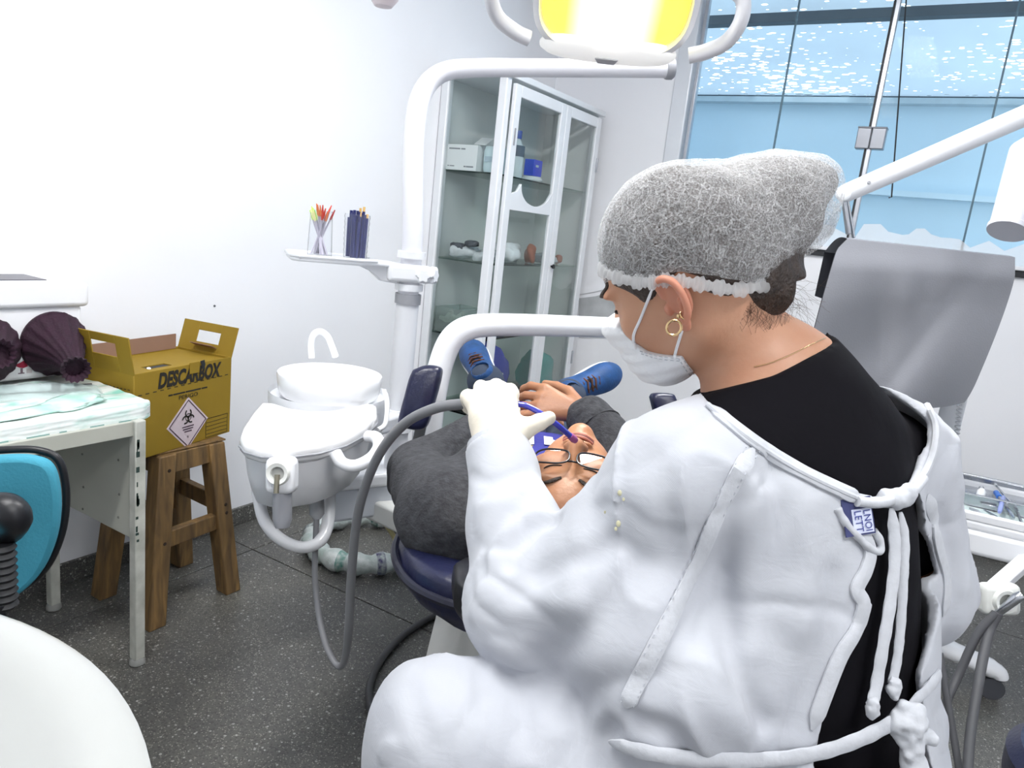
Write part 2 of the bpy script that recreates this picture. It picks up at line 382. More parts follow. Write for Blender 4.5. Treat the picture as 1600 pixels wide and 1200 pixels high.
link('sheet', MB().add([(-2.6, 6.35, zlo), (5.2, 6.35, zlo), (5.2, 5.0, zbm+.03), (-2.6, 5.0, zbm+.03)], [(0, 1, 2, 3)]), TARP, tr, smooth=False)
link('sheet', MB().add([(-2.6, 5.02, zbm+.05), (5.2, 5.02, zbm+.05), (5.2, 4.4, zbm+.30), (-2.6, 4.4, zbm+.30)], [(0, 1, 2, 3)]), TARP, tr, smooth=False)
link('beam', MB().bb((-2.6, 4.96, zbm-.02), (5.2, 5.04, zbm+.035)), mat('beam_grey', '#5f666d', .6, var=.1), tr)
link('gutter', MB().tube([(-2.6, 6.28, zlo+.015), (5.2, 6.28, zlo+.015)], .03), mat('gutter', '#4f5a62', .6, var=.1), tr)

# ------------------------------------------------------------------ glazed cabinet in the corner
CXF, CY0, CY1, CZT = -2.0, 3.07, 4.12, 2.05
cab = thing('instrument_cabinet', 'white metal cabinet with glass side, glass doors and glass shelves', 'cabinet', ((x0+CXF)/2, (CY0+CY1)/2, 0))
CW = mat('cabinet_white', '#e9ecf0', .35, var=.03)
CG = mat('cabinet_back', '#d9dddc', .5, var=.06, scale=2)
GLC = glass('cabinet_glass', (.96, .98, .975), .10)
GLS = glass('shelf_glass', (.84, .92, .89), .12)
link('back_panel', MB().bb((x0+.005, CY0+.02, .05), (x0+.02, CY1-.02, CZT-.02)), CG, cab)
link('end_panel', MB().bb((x0+.02, CY1-.02, .05), (CXF-.03, CY1, CZT-.02)), CG, cab)
link('top_panel', MB().bb((x0+.005, CY0-.01, CZT-.03), (CXF+.015, CY1+.01, CZT)), CW, cab, bevel=.004)
link('base_panel', MB().bb((x0+.005, CY0, .03), (CXF, CY1, .09)), CW, cab, bevel=.004)
for (xx, yy) in ((x0+.025, CY0+.02), (CXF-.025, CY0+.02), (CXF-.025, CY1-.02)):
    link('corner_post', MB().bb((xx-.022, yy-.022, 0), (xx+.022, yy+.022, CZT-.02)), CW, cab, bevel=.005)
link('side_pane', MB().bb((x0+.045, CY0+.012, .09), (CXF-.045, CY0+.017, CZT-.03)), GLC, cab, smooth=False)
shz = [PX(780, 268, CXF)[2]-.005, PX(765, 413, CXF)[2], PX(745, 535, CXF)[2], .36]
for z in shz: link('shelf', MB().bb((x0+.03, CY0+.03, z-.008), (CXF-.03, CY1-.03, z)), GLS, cab, smooth=False)
def rect_frame(mb, y_a, y_b, za, zb, st, x, t=.022):
    mb.bb((x-t, y_a, za), (x, y_a+st, zb)); mb.bb((x-t, y_b-st, za), (x, y_b, zb))
    mb.bb((x-t, y_a+st, zb-st), (x, y_b-st, zb)); mb.bb((x-t, y_a+st, za), (x, y_b-st, za+st))
dx = CXF+.022; ym = PX(872, 250, CXF)[1]
for i, (ya, yb) in enumerate(((CY0+.045, ym-.002), (ym+.002, CY1-.045))):
    mb = MB(); rect_frame(mb, ya, yb, .12, CZT-.05, .055, dx)
    dr = link('door', mb, CW, cab, bevel=.004)
    link('door_pane', MB().bb((dx-.014, ya+.05, .17), (dx-.009, yb-.05, CZT-.1)), GLC, dr, smooth=False)
    if i == 0:
        zb_ = PX(822, 300, dx)[2]; zl = PX(812, 330, dx)[2]
        a, b = ya+.05, yb-.05; w_ = b-a
        poly = [(a, zl), (b, zl), (b, zb_+.02)]
        for k in range(1, 12): th = PI*k/12; poly.append((b-.02-(w_*.72)*(.5-.5*math.cos(th)), zb_+.02-.085*math.sin(th)))
        poly += [(a+w_*.22, zb_+.035), (a+w_*.14, zb_-.005), (a, zb_-.02)]
        link('scalloped_panel', MB().prism(poly, (dx-.002, 0, 0), (0, 1, 0), (0, 0, 1), -.016), CW, dr, bevel=.002)
        link('handle', MB().bb((dx, ya+.02, 1.72), (dx+.006, ya+.028, 1.80)), GREYP, dr, bevel=.002)
    else:
        kp = PX(858, 416, dx); kp = np.array([dx, ya+.02, kp[2]])
        link('knob', MB().lathe([(0, .022), (.012, .02), (.013, .012), (.006, .008), (.006, 0)], kp, rot((0, 1, 0), PI/2), n=16), BLACKP, dr)
        link('hinge', MB().bb((dx-.005, yb-.012, 1.70), (dx+.008, yb+.002, 1.78)), ALU, dr, bevel=.002)
        link('hinge', MB().bb((dx-.005, yb-.012, .55), (dx+.008, yb+.002, .63)), ALU, dr, bevel=.002)
kp = PX(781, 584, dx)
link('knob', MB().lathe([(0, .018), (.009, .016), (.01, .01), (.005, .006), (.005, 0)], kp, rot((0, 1, 0), PI/2), n=14), STEEL, cab)

# contents of the cabinet
def onshelf(px, py, k, x): 
    p = PX(px, py, x); return np.array([x, p[1], shz[k]+.0005])
bx_ = onshelf(716, 258, 0, -2.18)
t = thing('glove_carton', 'white carton with grey print on upper cabinet shelf', 'box', bx_)
cy0, cx0 = CY0+.035, -2.345
link('carton', MB().bb((cx0, cy0, shz[0]+.0005), (cx0+.185, cy0+.24, shz[0]+.125)), mat('carton_white', '#eceef0', .6, var=.03), t, bevel=.002)
link('flap', MB().bar((cx0+.19, cy0+.01, shz[0]+.13), (cx0+.15, cy0+.13, shz[0]+.175), .06, .003), MATS['carton_white'], t)
PRN = mat('grey_print', '#8d9198', .6)
# print too small to read in the photograph: broken grey lines
def print_line(x_, z_, runs, h_, parent):
    for a_, b_ in runs: link('print', MB().bb((x_+a_, cy0-.0008, z_-h_/2), (x_+b_, cy0-.0002, z_+h_/2)), PRN, parent, smooth=False)
print_line(cx0+.012, shz[0]+.104, ((0, .068), (.074, .100)), .007, t)
print_line(cx0+.010, shz[0]+.020, ((0, .010), (.014, .042)), .005, t)
print_line(cx0+.110, shz[0]+.020, ((0, .012), (.015, .058)), .007, t)
jr = np.array([-2.095, CY0+.10, shz[0]+.0005])
t = thing('cotton_jar', 'pale blue translucent jar beside the white carton', 'jar', jr)
link('jar', MB().lathe([(0, 0), (.050, 0), (.056, .02), (.058, .10), (.05, .125), (0, .125)], jr), mat('pale_cyan', '#d5e8ee', .35, var=.06), t)
link('label', MB().bb(jr+np.array([-.02, -.062, .05]), jr+np.array([.025, -.055, .075])), mat('pale_print', '#b4c8d4', .5), t)
bt = np.array([-2.12, CY0+.33, shz[0]+.0005])
t = thing('solution_bottle', 'clear bottle with dark label and blue cap behind the jar', 'bottle', bt)
link('bottle', MB().lathe([(0, 0), (.04, 0), (.043, .02), (.043, .15), (.02, .19), (.016, .20), (0, .2)], bt), mat('bottle_clear', '#b9c4c9', .2, var=.05), t)
link('label', MB().lathe([(.0438, .11), (.0438, .165)], bt), mat('slate_label', '#4a5260', .5, var=.2), t)
link('cap', MB().lathe([(.02, .2), (.022, .235), (.02, .24), (0, .24)], bt), mat('blue_cap', '#2b3f8f', .4), t)
bl = onshelf(828, 268, 0, -2.12)
t = thing('blue_carton', 'small bright blue carton standing behind cabinet door glass', 'box', bl)
link('carton', MB().box(bl+np.array([0, .03, .075]), (.06, .09, .085)), mat('bright_blue', '#2d46d8', .5, var=.08), t, bevel=.002)
link('print', MB().box(bl+np.array([.0305, .02, .085]), (.001, .03, .012)), mat('pale_print', '#b4c8d4', .5), t)
link('wrap', MB().lathe([(0, 0), (.055, 0), (.06, .012), (.05, .03), (0, .032)], bl+np.array([0, .03, 0])), mat('clear_wrap', '#d6dee2', .25, var=.1), t)
WRAP = mat('plastic_wrap', '#dfe4e8', .2, var=.2, scale=25, bump=.5, bscale=30)
def pouch(c, sx, sy, sz, seed, name, label, m=WRAP, rz=0, grp=None, cat='pouch'):
    rng = np.random.RandomState(seed); bm = bmesh.new(); bmesh.ops.create_icosphere(bm, subdivisions=3, radius=1)
    me = bpy.data.meshes.new(name); bm.to_mesh(me); bm.free()
    n = len(me.vertices); co = np.zeros(n*3); me.vertices.foreach_get('co', co); co = co.reshape(-1, 3)
    d = np.ones(n)
    for k in range(9):
        v = rng.normal(size=3)*3.2; d += .075*np.sin(co @ v+rng.rand()*6)
    co = co*d[:, None]; co = np.sign(co)*np.abs(co)**.75
    co = co*np.array([sx, sy, sz]); co[:, 2] -= co[:, 2].min()
    R = rot((0, 0, 1), rz); co = co @ R.T
    me.vertices.foreach_set('co', co.ravel()); 
    o = bpy.data.objects.new(name, me); C.objects.link(o); o.location = tuple(map(float, c)); me.materials.append(m)
    me.polygons.foreach_set('use_smooth', [True]*len(me.polygons))
    if label: tag(o, label, cat, grp)
    return o
pouch((-2.24, CY0+.12, shz[1]+.001), .09, .07, .035, 1, 'sterile_pouch', 'crumpled clear pouch at the left end of middle cabinet shelf', rz=.3, grp='pouches in the cabinet')
pouch((-2.12, CY0+.15, shz[1]+.001), .06, .08, .03, 2, 'sterile_pouch', 'crumpled silvery pouch next to cabinet corner post', rz=-.4, grp='pouches in the cabinet')
pouch((-2.16, CY0+.40, shz[1]+.001), .08, .10, .05, 3, 'sterile_pouch', 'white pouch heaped behind the scalloped cabinet door', rz=.2, grp='pouches in the cabinet')
pouch((-2.12, CY0+.76, shz[1]+.001), .06, .11, .03, 5, 'sterile_pouch', 'flat white pouch on middle shelf behind right door', rz=.1, grp='pouches in the cabinet')
pouch((-2.10, CY0+.56, shz[1]+.001), .03, .07, .05, 4, 'brown_bottle', 'reddish brown plastic bottle lying on middle cabinet shelf', m=mat('brown_plastic', '#a9664d', .5, var=.2), rz=.5, cat='bottle')
pouch((-2.10, CY0+.90, shz[1]+.001), .02, .03, .025, 7, 'brown_pot', 'small brown pot at far end of middle cabinet shelf', m=MATS['brown_plastic'], cat='pot')
for k, (xx, yy) in enumerate(((-2.26, CY0+.08), (-2.17, CY0+.08))):
    pouch((xx, yy, shz[1]+.045+.02*k), .02, .05, .018, 20+k, 'dark_clip', 'dark grey clip lying on the pouches, ' + ('left one', 'right one')[k], m=mat('dark_clip', '#5d6068', .4, var=.3), rz=1.2, cat='clip')
# bin with gauze
bc = np.array([-2.25, CY0+.15, shz[2]+.0005])
t = thing('gauze_bin', 'clear plastic bin of gauze rolls on lower cabinet shelf', 'bin', bc)
link('bin', MB().frame(bc+np.array([0, 0, .065]), (1, 0, 0), (0, 1, 0), .17, .22, .004, .13).bb(bc+np.array([-.085, -.11, 0]), bc+np.array([.085, .11, .004])), glass('bin_clear', (.85, .92, .9), .15, .05, .25, (.85, .9, .9)), t)
rng = random.Random(3)
for k in range(26):
    p = bc+np.array([rng.uniform(-.065, .065), rng.uniform(-.085, .085), .02+rng.uniform(0, .07)])
    dv = np.array([rng.uniform(-1, 1), rng.uniform(-1, 1), rng.uniform(-.4, .4)]); dv /= np.linalg.norm(dv)
    link('gauze_roll', MB().cyl(p-dv*.022, p+dv*.022, .012, n=10), mat('gauze', '#d8d9cf', .9, var=.3, scale=30), t)
def cloth_lump(c, s, seed, name, label, m, cat='cloth'): return pouch(c, *s, seed, name, label, m=m, cat=cat)
cloth_lump((-2.16, CY0+.30, shz[2]+.001), (.10, .08, .045), 11, 'folded_cloth', 'dark blue folded cloth on lower cabinet shelf beside bin', mat('blue_cloth', '#2c3a86', .8, var=.25, bump=.4))
cloth_lump((-2.12, CY0+.62, shz[2]+.001), (.08, .06, .04), 12, 'teal_cloth', 'teal folded cloth on lower cabinet shelf behind doors', mat('teal_cloth', '#3f9a94', .8, var=.25, bump=.4))
cloth_lump((-2.16, CY0+.34, shz[3]+.001), (.10, .09, .15), 14, 'blue_bundle', 'blue wrapped bundle low in the cabinet near corner post', mat('royal_cloth', '#343f9c', .8, var=.2, bump=.3), 'bundle')
cloth_lump((-2.12, CY0+.80, shz[3]+.001), (.09, .10, .12), 15, 'teal_bundle', 'teal wrapped bundle low in the cabinet near right door', MATS['teal_cloth'], 'bundle')
# ================================================================== desk, stool, yellow box (along the left wall)
DZ = .765
DX = FL(209, 1045)[0]; DY = FL(209, 1045)[1]
DESKP = mat('desk_enamel', '#b9bab0', .5, var=.08, scale=6)
LEGP = mat('leg_enamel', '#cfd0c8', .45, col2='#a9aba2', scale=14)
desk = thing('metal_desk', 'old grey enamelled metal desk with rounded top by left wall', 'desk', (-2.08, .4, 0))
TXF = FL(235, 632, DZ)[0]; TY1 = 1.195; TY0 = -.42
def rrect(xa, ya, xb, yb, r, n=6):
    o = []
    for cx, cy, a0 in ((xb-r, yb-r, 0), (xa+r, yb-r, PI/2), (xa+r, ya+r, PI), (xb-r, ya+r, 3*PI/2)):
        for k in range(n+1): a = a0+PI/2*k/n; o.append((cx+r*math.cos(a), cy+r*math.sin(a)))
    return o
link('desktop', MB().prism(rrect(-2.375, TY0, TXF, TY1, .05), (0, 0, DZ-.032), (1, 0, 0), (0, 1, 0), .030), mat('desktop_white', '#e3e8e6', .4, var=.05), desk, bevel=.006)
LY = DY+.02; bx1 = DX-.015
for (lx, ly) in ((bx1, LY), (FL(95, 945)[0]+.01, LY), (bx1, TY0+.1), (-2.27, TY0+.1)):
    lg = link('leg', MB().bb((lx-.015, ly-.015, .02), (lx+.015, ly+.015, DZ-.032)), LEGP, desk, bevel=.003)
    link('foot_pad', MB().lathe([(.019, 0), (.022, .004), (.021, .016), (.015, .022)], (lx, ly, 0), n=20), mat('foot_grey', '#8e8f8c', .5, var=.2), lg)
link('side_panel', MB().bb((-2.27, LY-.006, .385), (bx1-.012, LY+.006, DZ-.035)), DESKP, desk, bevel=.002)
link('apron', MB().bb((bx1-.008, TY0+.1, DZ-.075), (bx1+.004, LY-.012, DZ-.034)), DESKP, desk, bevel=.002)
link('back_panel', MB().bb((-2.29, TY0+.1, .40), (-2.28, LY-.012, DZ-.035)), DESKP, desk)
for (py, z) in ((.015, .50), (.018, .60), (.02, .43)):
    for s in (0, 1):
        link('rivet', MB().lathe([(.004, 0), (.003, .002), (0, .0025)], (bx1-.06-s*.18-py, LY-.0062, z-s*.03), rot((1, 0, 0), PI/2), n=8), mat('rivet', '#6f706a', .5), desk)
# chips of old green paint along the leg
rng = random.Random(11)
for k in range(14):
    z = rng.uniform(.36, .66); link('paint_chip', MB().bb((bx1+.0152, LY-.015+rng.uniform(0, .004), z), (bx1+.0157, LY-.015+rng.uniform(.006, .012), z+rng.uniform(.006, .03))), mat('old_green', '#31443f', .7, var=.2), desk, smooth=False)
# translucent green wrap sheet over the desk front
def grid_sheet(f, nu, nv, t=.0):
    mb = MB(); mb.v = [tuple(f(i/nu, j/nv)) for j in range(nv+1) for i in range(nu+1)]
    mb.f = [(j*(nu+1)+i, j*(nu+1)+i+1, (j+1)*(nu+1)+i+1, (j+1)*(nu+1)+i) for j in range(nv) for i in range(nu)]
    return mb
def wrap_mat():
    m = bpy.data.materials.new('green_wrap'); m.use_nodes = True; nt = m.node_tree; N = nt.nodes; L = nt.links; b = N['Principled BSDF']
    tc = N.new('ShaderNodeTexCoord'); n = N.new('ShaderNodeTexNoise'); n.inputs['Scale'].default_value = 7; n.inputs['Detail'].default_value = 6; n.inputs['Distortion'].default_value = 1.5
    mp = N.new('ShaderNodeMapping'); mp.inputs['Scale'].default_value = (2.2, .6, 1); L.new(tc.outputs['Object'], mp.inputs[0]); L.new(mp.outputs[0], n.inputs['Vector'])
    r = N.new('ShaderNodeValToRGB'); r.color_ramp.elements[0].position = .30; r.color_ramp.elements[0].color = (*srgb('#8fd0c0'), 1); r.color_ramp.elements[1].position = .52; r.color_ramp.elements[1].color = (*srgb('#eef4f2'), 1)
    L.new(n.outputs['Fac'], r.inputs[0]); L.new(r.outputs[0], b.inputs['Base Color']); b.inputs['Roughness'].default_value = .25; return m
GW = wrap_mat()
rng = np.random.RandomState(5); ph = rng.rand(8)*6
def wrapf(u, v):
    y = TY0+.02+u*(TY1-TY0-.03)
    s = v*.50
    wv = .002*math.sin(y*31+ph[0]+4*v)+.0016*math.sin(y*57+ph[1]-9*v)+.0012*math.sin(v*37+ph[2])+.0012*math.sin(v*61+y*13)
    if s < .36: x = TXF-.36+s; z = DZ+.0042+wv*.55
    else:
        q = (s-.36)
        if q < .008: x = TXF+.003; z = DZ+.002-q*.2
        else: x = TXF+.0045+abs(wv)*.4; z = DZ-.002-(q-.008)*.28
    c = max(0, (y-(TY1-.06))/.06); x = x-max(0, x-(TXF-.06))*c*c*.55 if s >= 0 else x
    return (x, y, z)
wr = link('wrap_sheet', grid_sheet(wrapf, 120, 60), GW, None); tag(wr, 'pale green translucent wrap sheet spread over the desk top', 'sheet')
ED = mat('edge_print', '#7fa5a0', .5)
for k in range(11):
    yy = TY0+.75+k*.075
    if yy < TY1-.1: link('print_mark', MB().bb((TXF+.0068, yy, DZ-.037), (TXF+.0072, yy+.035+.02*math.sin(k*2.1), DZ-.031)), ED, wr, smooth=False)

# things on the desk
def on_desk(px, py): p = FL(px, py, DZ+.008); return p
t0 = on_desk(55, 612)
t = thing('syringe_pouch', 'clear pouch holding a metal carpule syringe on desk', 'pouch', t0)
a, b = on_desk(-30, 617), on_desk(82, 611); ax = (b-a)/np.linalg.norm(b-a); u_ = np.array([0, 0, .012])
sy = link('barrel', MB().tube([a+u_, b+u_], .011), mat('barrel_white', '#e6e7ea', .25, var=.05), t)
link('collar', MB().tube([b+u_-ax*.004, b+u_+ax*.018], .0115), mat('collar_dark', '#3b3740', .4), sy)
link('hub', MB().tube([b+u_+ax*.018, b+u_+ax*.05], [.009, .007]), PLAST, sy)
link('plunger', MB().tube([b+u_+ax*.05, b+u_+ax*.095], .0045, n=10), BLACKP, sy)
c0 = on_desk(45, 616); V2 = np.cross([0, 0, 1], ax)
link('film', grid_sheet(lambda u, v: c0+ax*((u-.5)*.34)+V2*((v-.5)*.11)+np.array([0, 0, .0005+.027*math.sin(PI*v)*max(0, math.sin(PI*u))**.4+.002*math.sin(u*40+v*11)]), 50, 16), glass('pouch_film', (.9, .97, .97), .3, .1, .35, (.85, .93, .92)), t)
pouch(on_desk(115, 628)+np.array([0, 0, -.003]), .05, .09, .006, 31, 'paper_pouch', 'white and green paper pouch flat on desk near its corner', m=mat('pouch_green', '#e3f1ec', .4, col2='#9fd8c8', scale=14), rz=.5)
pouch(on_desk(60, 642)+np.array([0, 0, -.003]), .035, .16, .005, 32, 'paper_pouch', 'long pale green paper pouch along the desk front edge', m=MATS['pouch_green'], rz=.08)

# developing chamber with purple sleeves
cf = FL(130, 588, DZ+.001); cxf, cy1 = cf[0], cf[1]
cz0, czl = DZ+.009, PX(138, 476, cxf)[2]; czt = PX(143, 447, cxf)[2]+.012
ch = thing('developing_chamber', 'white box chamber with two purple fabric hand sleeves on desk', 'chamber', ((x0+cxf)/2, .85, DZ))
CHW = mat('chamber_white', '#eeeef1', .3, var=.03, coat=.3)
link('body', MB().bb((-2.382, .52, cz0), (cxf, cy1, czl)), CHW, ch, bevel=.012, seg=3)
ld = link('lid', MB().bb((-2.384, .505, czl-.004), (cxf+.014, cy1+.016, czt)), CHW, ch, bevel=.014, seg=3)
link('viewing_window', MB().bb((-2.36, .62, czt-.002), (cxf-.045, cy1-.075, czt+.002)), mat('smoke_window', '#4a464e', .3, var=.1), ld)
SLV = mat('purple_fabric', '#2f0f26', .8, var=.35, scale=30, bump=.3, bscale=150)
for i, (px, py, dpx, dpy) in enumerate(((84, 536, 118, 578), (-28, 547, -2, 552))):
    cc = PX(px, py, cxf); R0 = .088
    tip = P(dpx, dpy, np.linalg.norm((cc-CAMO))*.915)
    tip = CAMO+ray(dpx, dpy)*((cc-CAMO) @ CF-.13)
    mb = MB(); n = 64; m_ = 18; vv = []
    tdir = (tip-cc)/np.linalg.norm(tip-cc)
    e1 = np.array([0, 1., 0]); e2 = np.array([0, 0, 1.])
    q1 = np.cross(tdir, e2); q1 /= np.linalg.norm(q1); q2 = np.cross(q1, tdir)
    if q1 @ e1 < 0: q1, q2 = -q1, q2
    for k in range(m_+1):
        s = k/m_; r = R0*(1-s)**1.7*.86+.024+.012*(s > .97)*1
        if k == 0: r = R0
        cen = cc+np.array([1, 0, 0])*(.004+.05*math.sin(s*PI/2)*(1-s))+(tip-cc)*s**1.35
        A1 = e1*(1-s)+q1*s; A2 = e2*(1-s)+q2*s
        for j in range(n):
            th = 2*PI*j/n+s*.5; rr = r*(1+(.05+.03*s)*math.sin(th*16)*min(1, s*6+.15))
            vv.append(cen+A1*math.cos(th)*rr+A2*math.sin(th)*rr)
    fs = [(k*n+j, k*n+(j+1) % n, (k+1)*n+(j+1) % n, (k+1)*n+j) for k in range(m_) for j in range(n)]
    # turned-in dark mouth
    base = len(vv); mouth = [np.array(v)*1 for v in vv[-n:]]; cm = sum(mouth)/n
    vv += [cm+(v-cm)*.8-tdir*.03 for v in mouth]; fs += [(m_*n+j, m_*n+(j+1) % n, base+(j+1) % n, base+j) for j in range(n)]; fs.append(tuple(base+j for j in range(n)))
    mb.add(vv, fs); sv = link('sleeve', mb, SLV, ch, auto=80)
    link('ring', MB().lathe([(R0+.004, 0), (R0+.004, .006), (R0-.006, .009), (R0-.008, 0)], cc, rot((0, 1, 0), PI/2), n=48), mat('ring_dark', '#2c1426', .6), sv)
lg = PX(34, 574, cxf)
em = link('emblem', MB().prism([(-.024, .012), (-.014, .006), (-.004, .010), (.008, .016), (.022, .014), (.012, .006), (.016, -.002), (.004, -.006), (-.006, -.004), (-.014, .0)], (cxf+.0005, lg[1], lg[2]+.004), (0, 1, 0), (0, 0, 1), .001), mat('emblem_red', '#9b1f3e', .5), ch, smooth=False)
link('emblem_stem', MB().bb((cxf+.0005, lg[1]-.004, lg[2]-.016), (cxf+.0015, lg[1]+.002, lg[2]-.002)).bb((cxf+.0005, lg[1]-.01, lg[2]-.018), (cxf+.0015, lg[1]+.006, lg[2]-.015)), mat('emblem_grey', '#7d6a74', .5), em)
link('emblem_blot', MB().bb((cxf+.0005, lg[1]+.012, lg[2]-.018), (cxf+.0013, lg[1]+.026, lg[2]-.006)), mat('emblem_pale', '#c9bfc0', .5), em)

# wooden stool
WOOD = None
def wood_mat():
    m = bpy.data.materials.new('stool_wood'); m.use_nodes = True; nt = m.node_tree; N = nt.nodes; L = nt.links; b = N['Principled BSDF']
    tc = N.new('ShaderNodeTexCoord'); mp = N.new('ShaderNodeMapping'); mp.inputs['Scale'].default_value = (14, 14, 1.6); L.new(tc.outputs['Object'], mp.inputs[0])
    n = N.new('ShaderNodeTexNoise'); n.inputs['Scale'].default_value = 3; n.inputs['Detail'].default_value = 8; n.inputs['Distortion'].default_value = .8; L.new(mp.outputs[0], n.inputs['Vector'])
    r = N.new('ShaderNodeValToRGB'); r.color_ramp.elements[0].position = .3; r.color_ramp.elements[0].color = (*srgb('#5e4a33'), 1); r.color_ramp.elements[1].position = .7; r.color_ramp.elements[1].color = (*srgb('#957446'), 1)
    L.new(n.outputs['Fac'], r.inputs[0])
    n2 = N.new('ShaderNodeTexNoise'); n2.inputs['Scale'].default_value = 5; L.new(tc.outputs['Object'], n2.inputs['Vector'])
    mx = N.new('ShaderNodeMix'); mx.data_type = 'RGBA'; mx.blend_type = 'MULTIPLY'; mx.inputs[0].default_value = .6; L.new(r.outputs[0], mx.inputs[6])
    r2 = N.new('ShaderNodeValToRGB'); r2.color_ramp.elements[0].color = (.25, .24, .22, 1); r2.color_ramp.elements[1].color = (1, 1, 1, 1); r2.color_ramp.elements[1].position = .6; L.new(n2.outputs['Fac'], r2.inputs[0]); L.new(r2.outputs[0], mx.inputs[7])
    L.new(mx.outputs[2], b.inputs['Base Color']); b.inputs['Roughness'].default_value = .6; return m
WOOD = wood_mat()
SZ = .548
feet = [FL(238, 978), FL(357, 922), FL(162, 930), FL(284, 880)]
cS = sum(feet)/4
tops = [cS+(f-cS)*np.array([.72, .62, 0])+np.array([0, 0, SZ-.001]) for f in feet]
st = thing('wooden_stool', 'worn wooden stool with splayed legs under yellow box', 'stool', cS)
def taper_leg(f, tp, w_):
    mb = MB(); vv = []
    for p in (f, tp):
        for (i, j) in ((-1, -1), (1, -1), (1, 1), (-1, 1)): vv.append((p[0]+i*w_/2, p[1]+j*w_/2, p[2]))
    return mb.add(vv, [(3, 2, 1, 0), (4, 5, 6, 7), (0, 1, 5, 4), (1, 2, 6, 5), (2, 3, 7, 6), (3, 0, 4, 7)])
for k in range(4):
    l_ = link('leg', taper_leg(feet[k], tops[k], .058), WOOD, st, bevel=.004)
    for zz in (.30, .33) if k else (.27, .5):
        q = feet[k]+(tops[k]-feet[k])*(zz/SZ)
        link('peg', MB().lathe([(.006, 0), (.005, .001), (0, .001)], q+np.array([.0295, .006, 0]), rot((0, 1, 0), PI/2), n=10), mat('peg_dark', '#2f2217', .8), l_)
at = lambda k, z: feet[k]+(tops[k]-feet[k])*(z/SZ)
for a, b, z in ((0, 1, .27), (2, 3, .27), (0, 2, .33), (1, 3, .33)):
    link('stretcher', MB().bar(at(a, z), at(b, z), .028, .055), WOOD, st, bevel=.003)
for a, b in ((0, 1), (2, 3), (0, 2), (1, 3)):
    link('rail', MB().bar(at(a, SZ-.033), at(b, SZ-.033), .035, .065), WOOD, st, bevel=.003)
link('seat', MB().bb((min(t_[0] for t_ in tops)-.03, min(t_[1] for t_ in tops)-.03, SZ), (max(t_[0] for t_ in tops)+.01, max(t_[1] for t_ in tops)+.03, SZ+.006)), WOOD, st, bevel=.002)

# yellow sharps box
YEL = mat('yellow_card', '#937719', .75, var=.08, scale=5); CARD = mat('kraft_card', '#8f705f', .85, var=.1)
INK = mat('black_ink', '#231f18', .7)
bz0 = SZ+.0065
pA = np.array([-1.955, 1.212, 0]); pB = PX(361, 600, -2.03); pB[2] = 0
U = (pB-pA)/np.linalg.norm(pB-pA); BW = np.linalg.norm(pB-pA); Wn = np.cross(U, [0, 0, 1]); Wn = Wn if Wn[0] > 0 else -Wn   # outward (front)
BD, BH = .23, PX(358, 557, -2.03)[2]-bz0-.002
bc0 = pA+U*BW/2-Wn*BD/2
yb = thing('sharps_box', 'yellow cardboard sharps container with handle flaps on wooden stool', 'box', bc0+np.array([0, 0, bz0]))
RB = np.array([U, -Wn, Z3]).T
def lb(u, d, z): return pA+U*u-Wn*d+np.array([0, 0, bz0+z])
bd = MB(); tk = .004
for (u0, u1, d0, d1) in ((0, BW, 0, tk), (0, BW, BD-tk, BD), (0, tk, tk, BD-tk), (BW-tk, BW, tk, BD-tk)):
    bd.box((lb(u0, d0, 0)+lb(u1, d1, BH))/2, (u1-u0, d1-d0, BH), RB)
bd.box(lb(BW/2, BD/2, .003), (BW-.002, BD-.002, .006), RB)
body = link('carton', bd, YEL, yb, bevel=.0015, seg=1)
# inner top panel with slot, sunk a little
tp = MB()
for (u0, u1, d0, d1) in ((.006, .10, .006, BD-.006), (.19, BW-.006, .006, BD-.006), (.10, .19, .006, .05), (.10, .19, .085, BD-.006)):
    tp.box((lb(u0, d0, BH-.012)+lb(u1, d1, BH-.008))/2, (u1-u0, d1-d0, .004), RB)
link('top_panel', tp, YEL, yb)
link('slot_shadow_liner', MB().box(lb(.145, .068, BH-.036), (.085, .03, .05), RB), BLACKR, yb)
link('back_lip', MB().box(lb(BW/2, BD-.003, BH+.02), (BW-.03, .004, .05), RB), CARD, yb)
link('syringe_tip', MB().tube([lb(.105, .06, BH-.035), lb(.10, .05, BH-.005)], .006), PLAST, yb)
link('syringe_tip', MB().tube([lb(.025, .05, BH-.035), lb(.02, .04, BH-.008)], .006), PLAST, yb)
def flap(base0, base1, up, h, hole, name='handle_flap'):
    base0, base1, up = (np.array(q, float) for q in (base0, base1, up)); e = base1-base0; Lf = np.linalg.norm(e); e /= Lf; up /= np.linalg.norm(up); nn = np.cross(e, up)
    mb = MB(); a0, a1, b0, b1 = hole
    def q(u0, u1, v0, v1): mb.box(base0+e*(u0+u1)/2+up*(v0+v1)/2, (u1-u0, v1-v0, .004), np.array([e, up, nn]).T)
    q(0, a0, 0, h); q(a1, Lf, 0, h); q(a0, a1, 0, b0); q(a0, a1, b1, h)
    f_ = link(name, mb, YEL, yb, bevel=.001, seg=1)
    return f_, e, up, nn, base0
fl, e, up, nn, b0_ = flap(lb(.002, 0, BH-.005), lb(.002, BD, BH-.005), Z3*.9-U*.16, .113, (.055, .15, .048, .088))
fl, e, up, nn, b0_ = flap(lb(BW-.002, 0, BH-.005), lb(BW-.002, BD, BH-.005), Z3*.92+U*.30, .104, (.065, .16, .035, .075))
link('tongue', MB().box(b0_+e*.11+up*.030-U*.02, (.09, .035, .003), np.array([e, up*.4-U*.9, np.cross(e, up*.4-U*.9)]).T), CARD, fl)
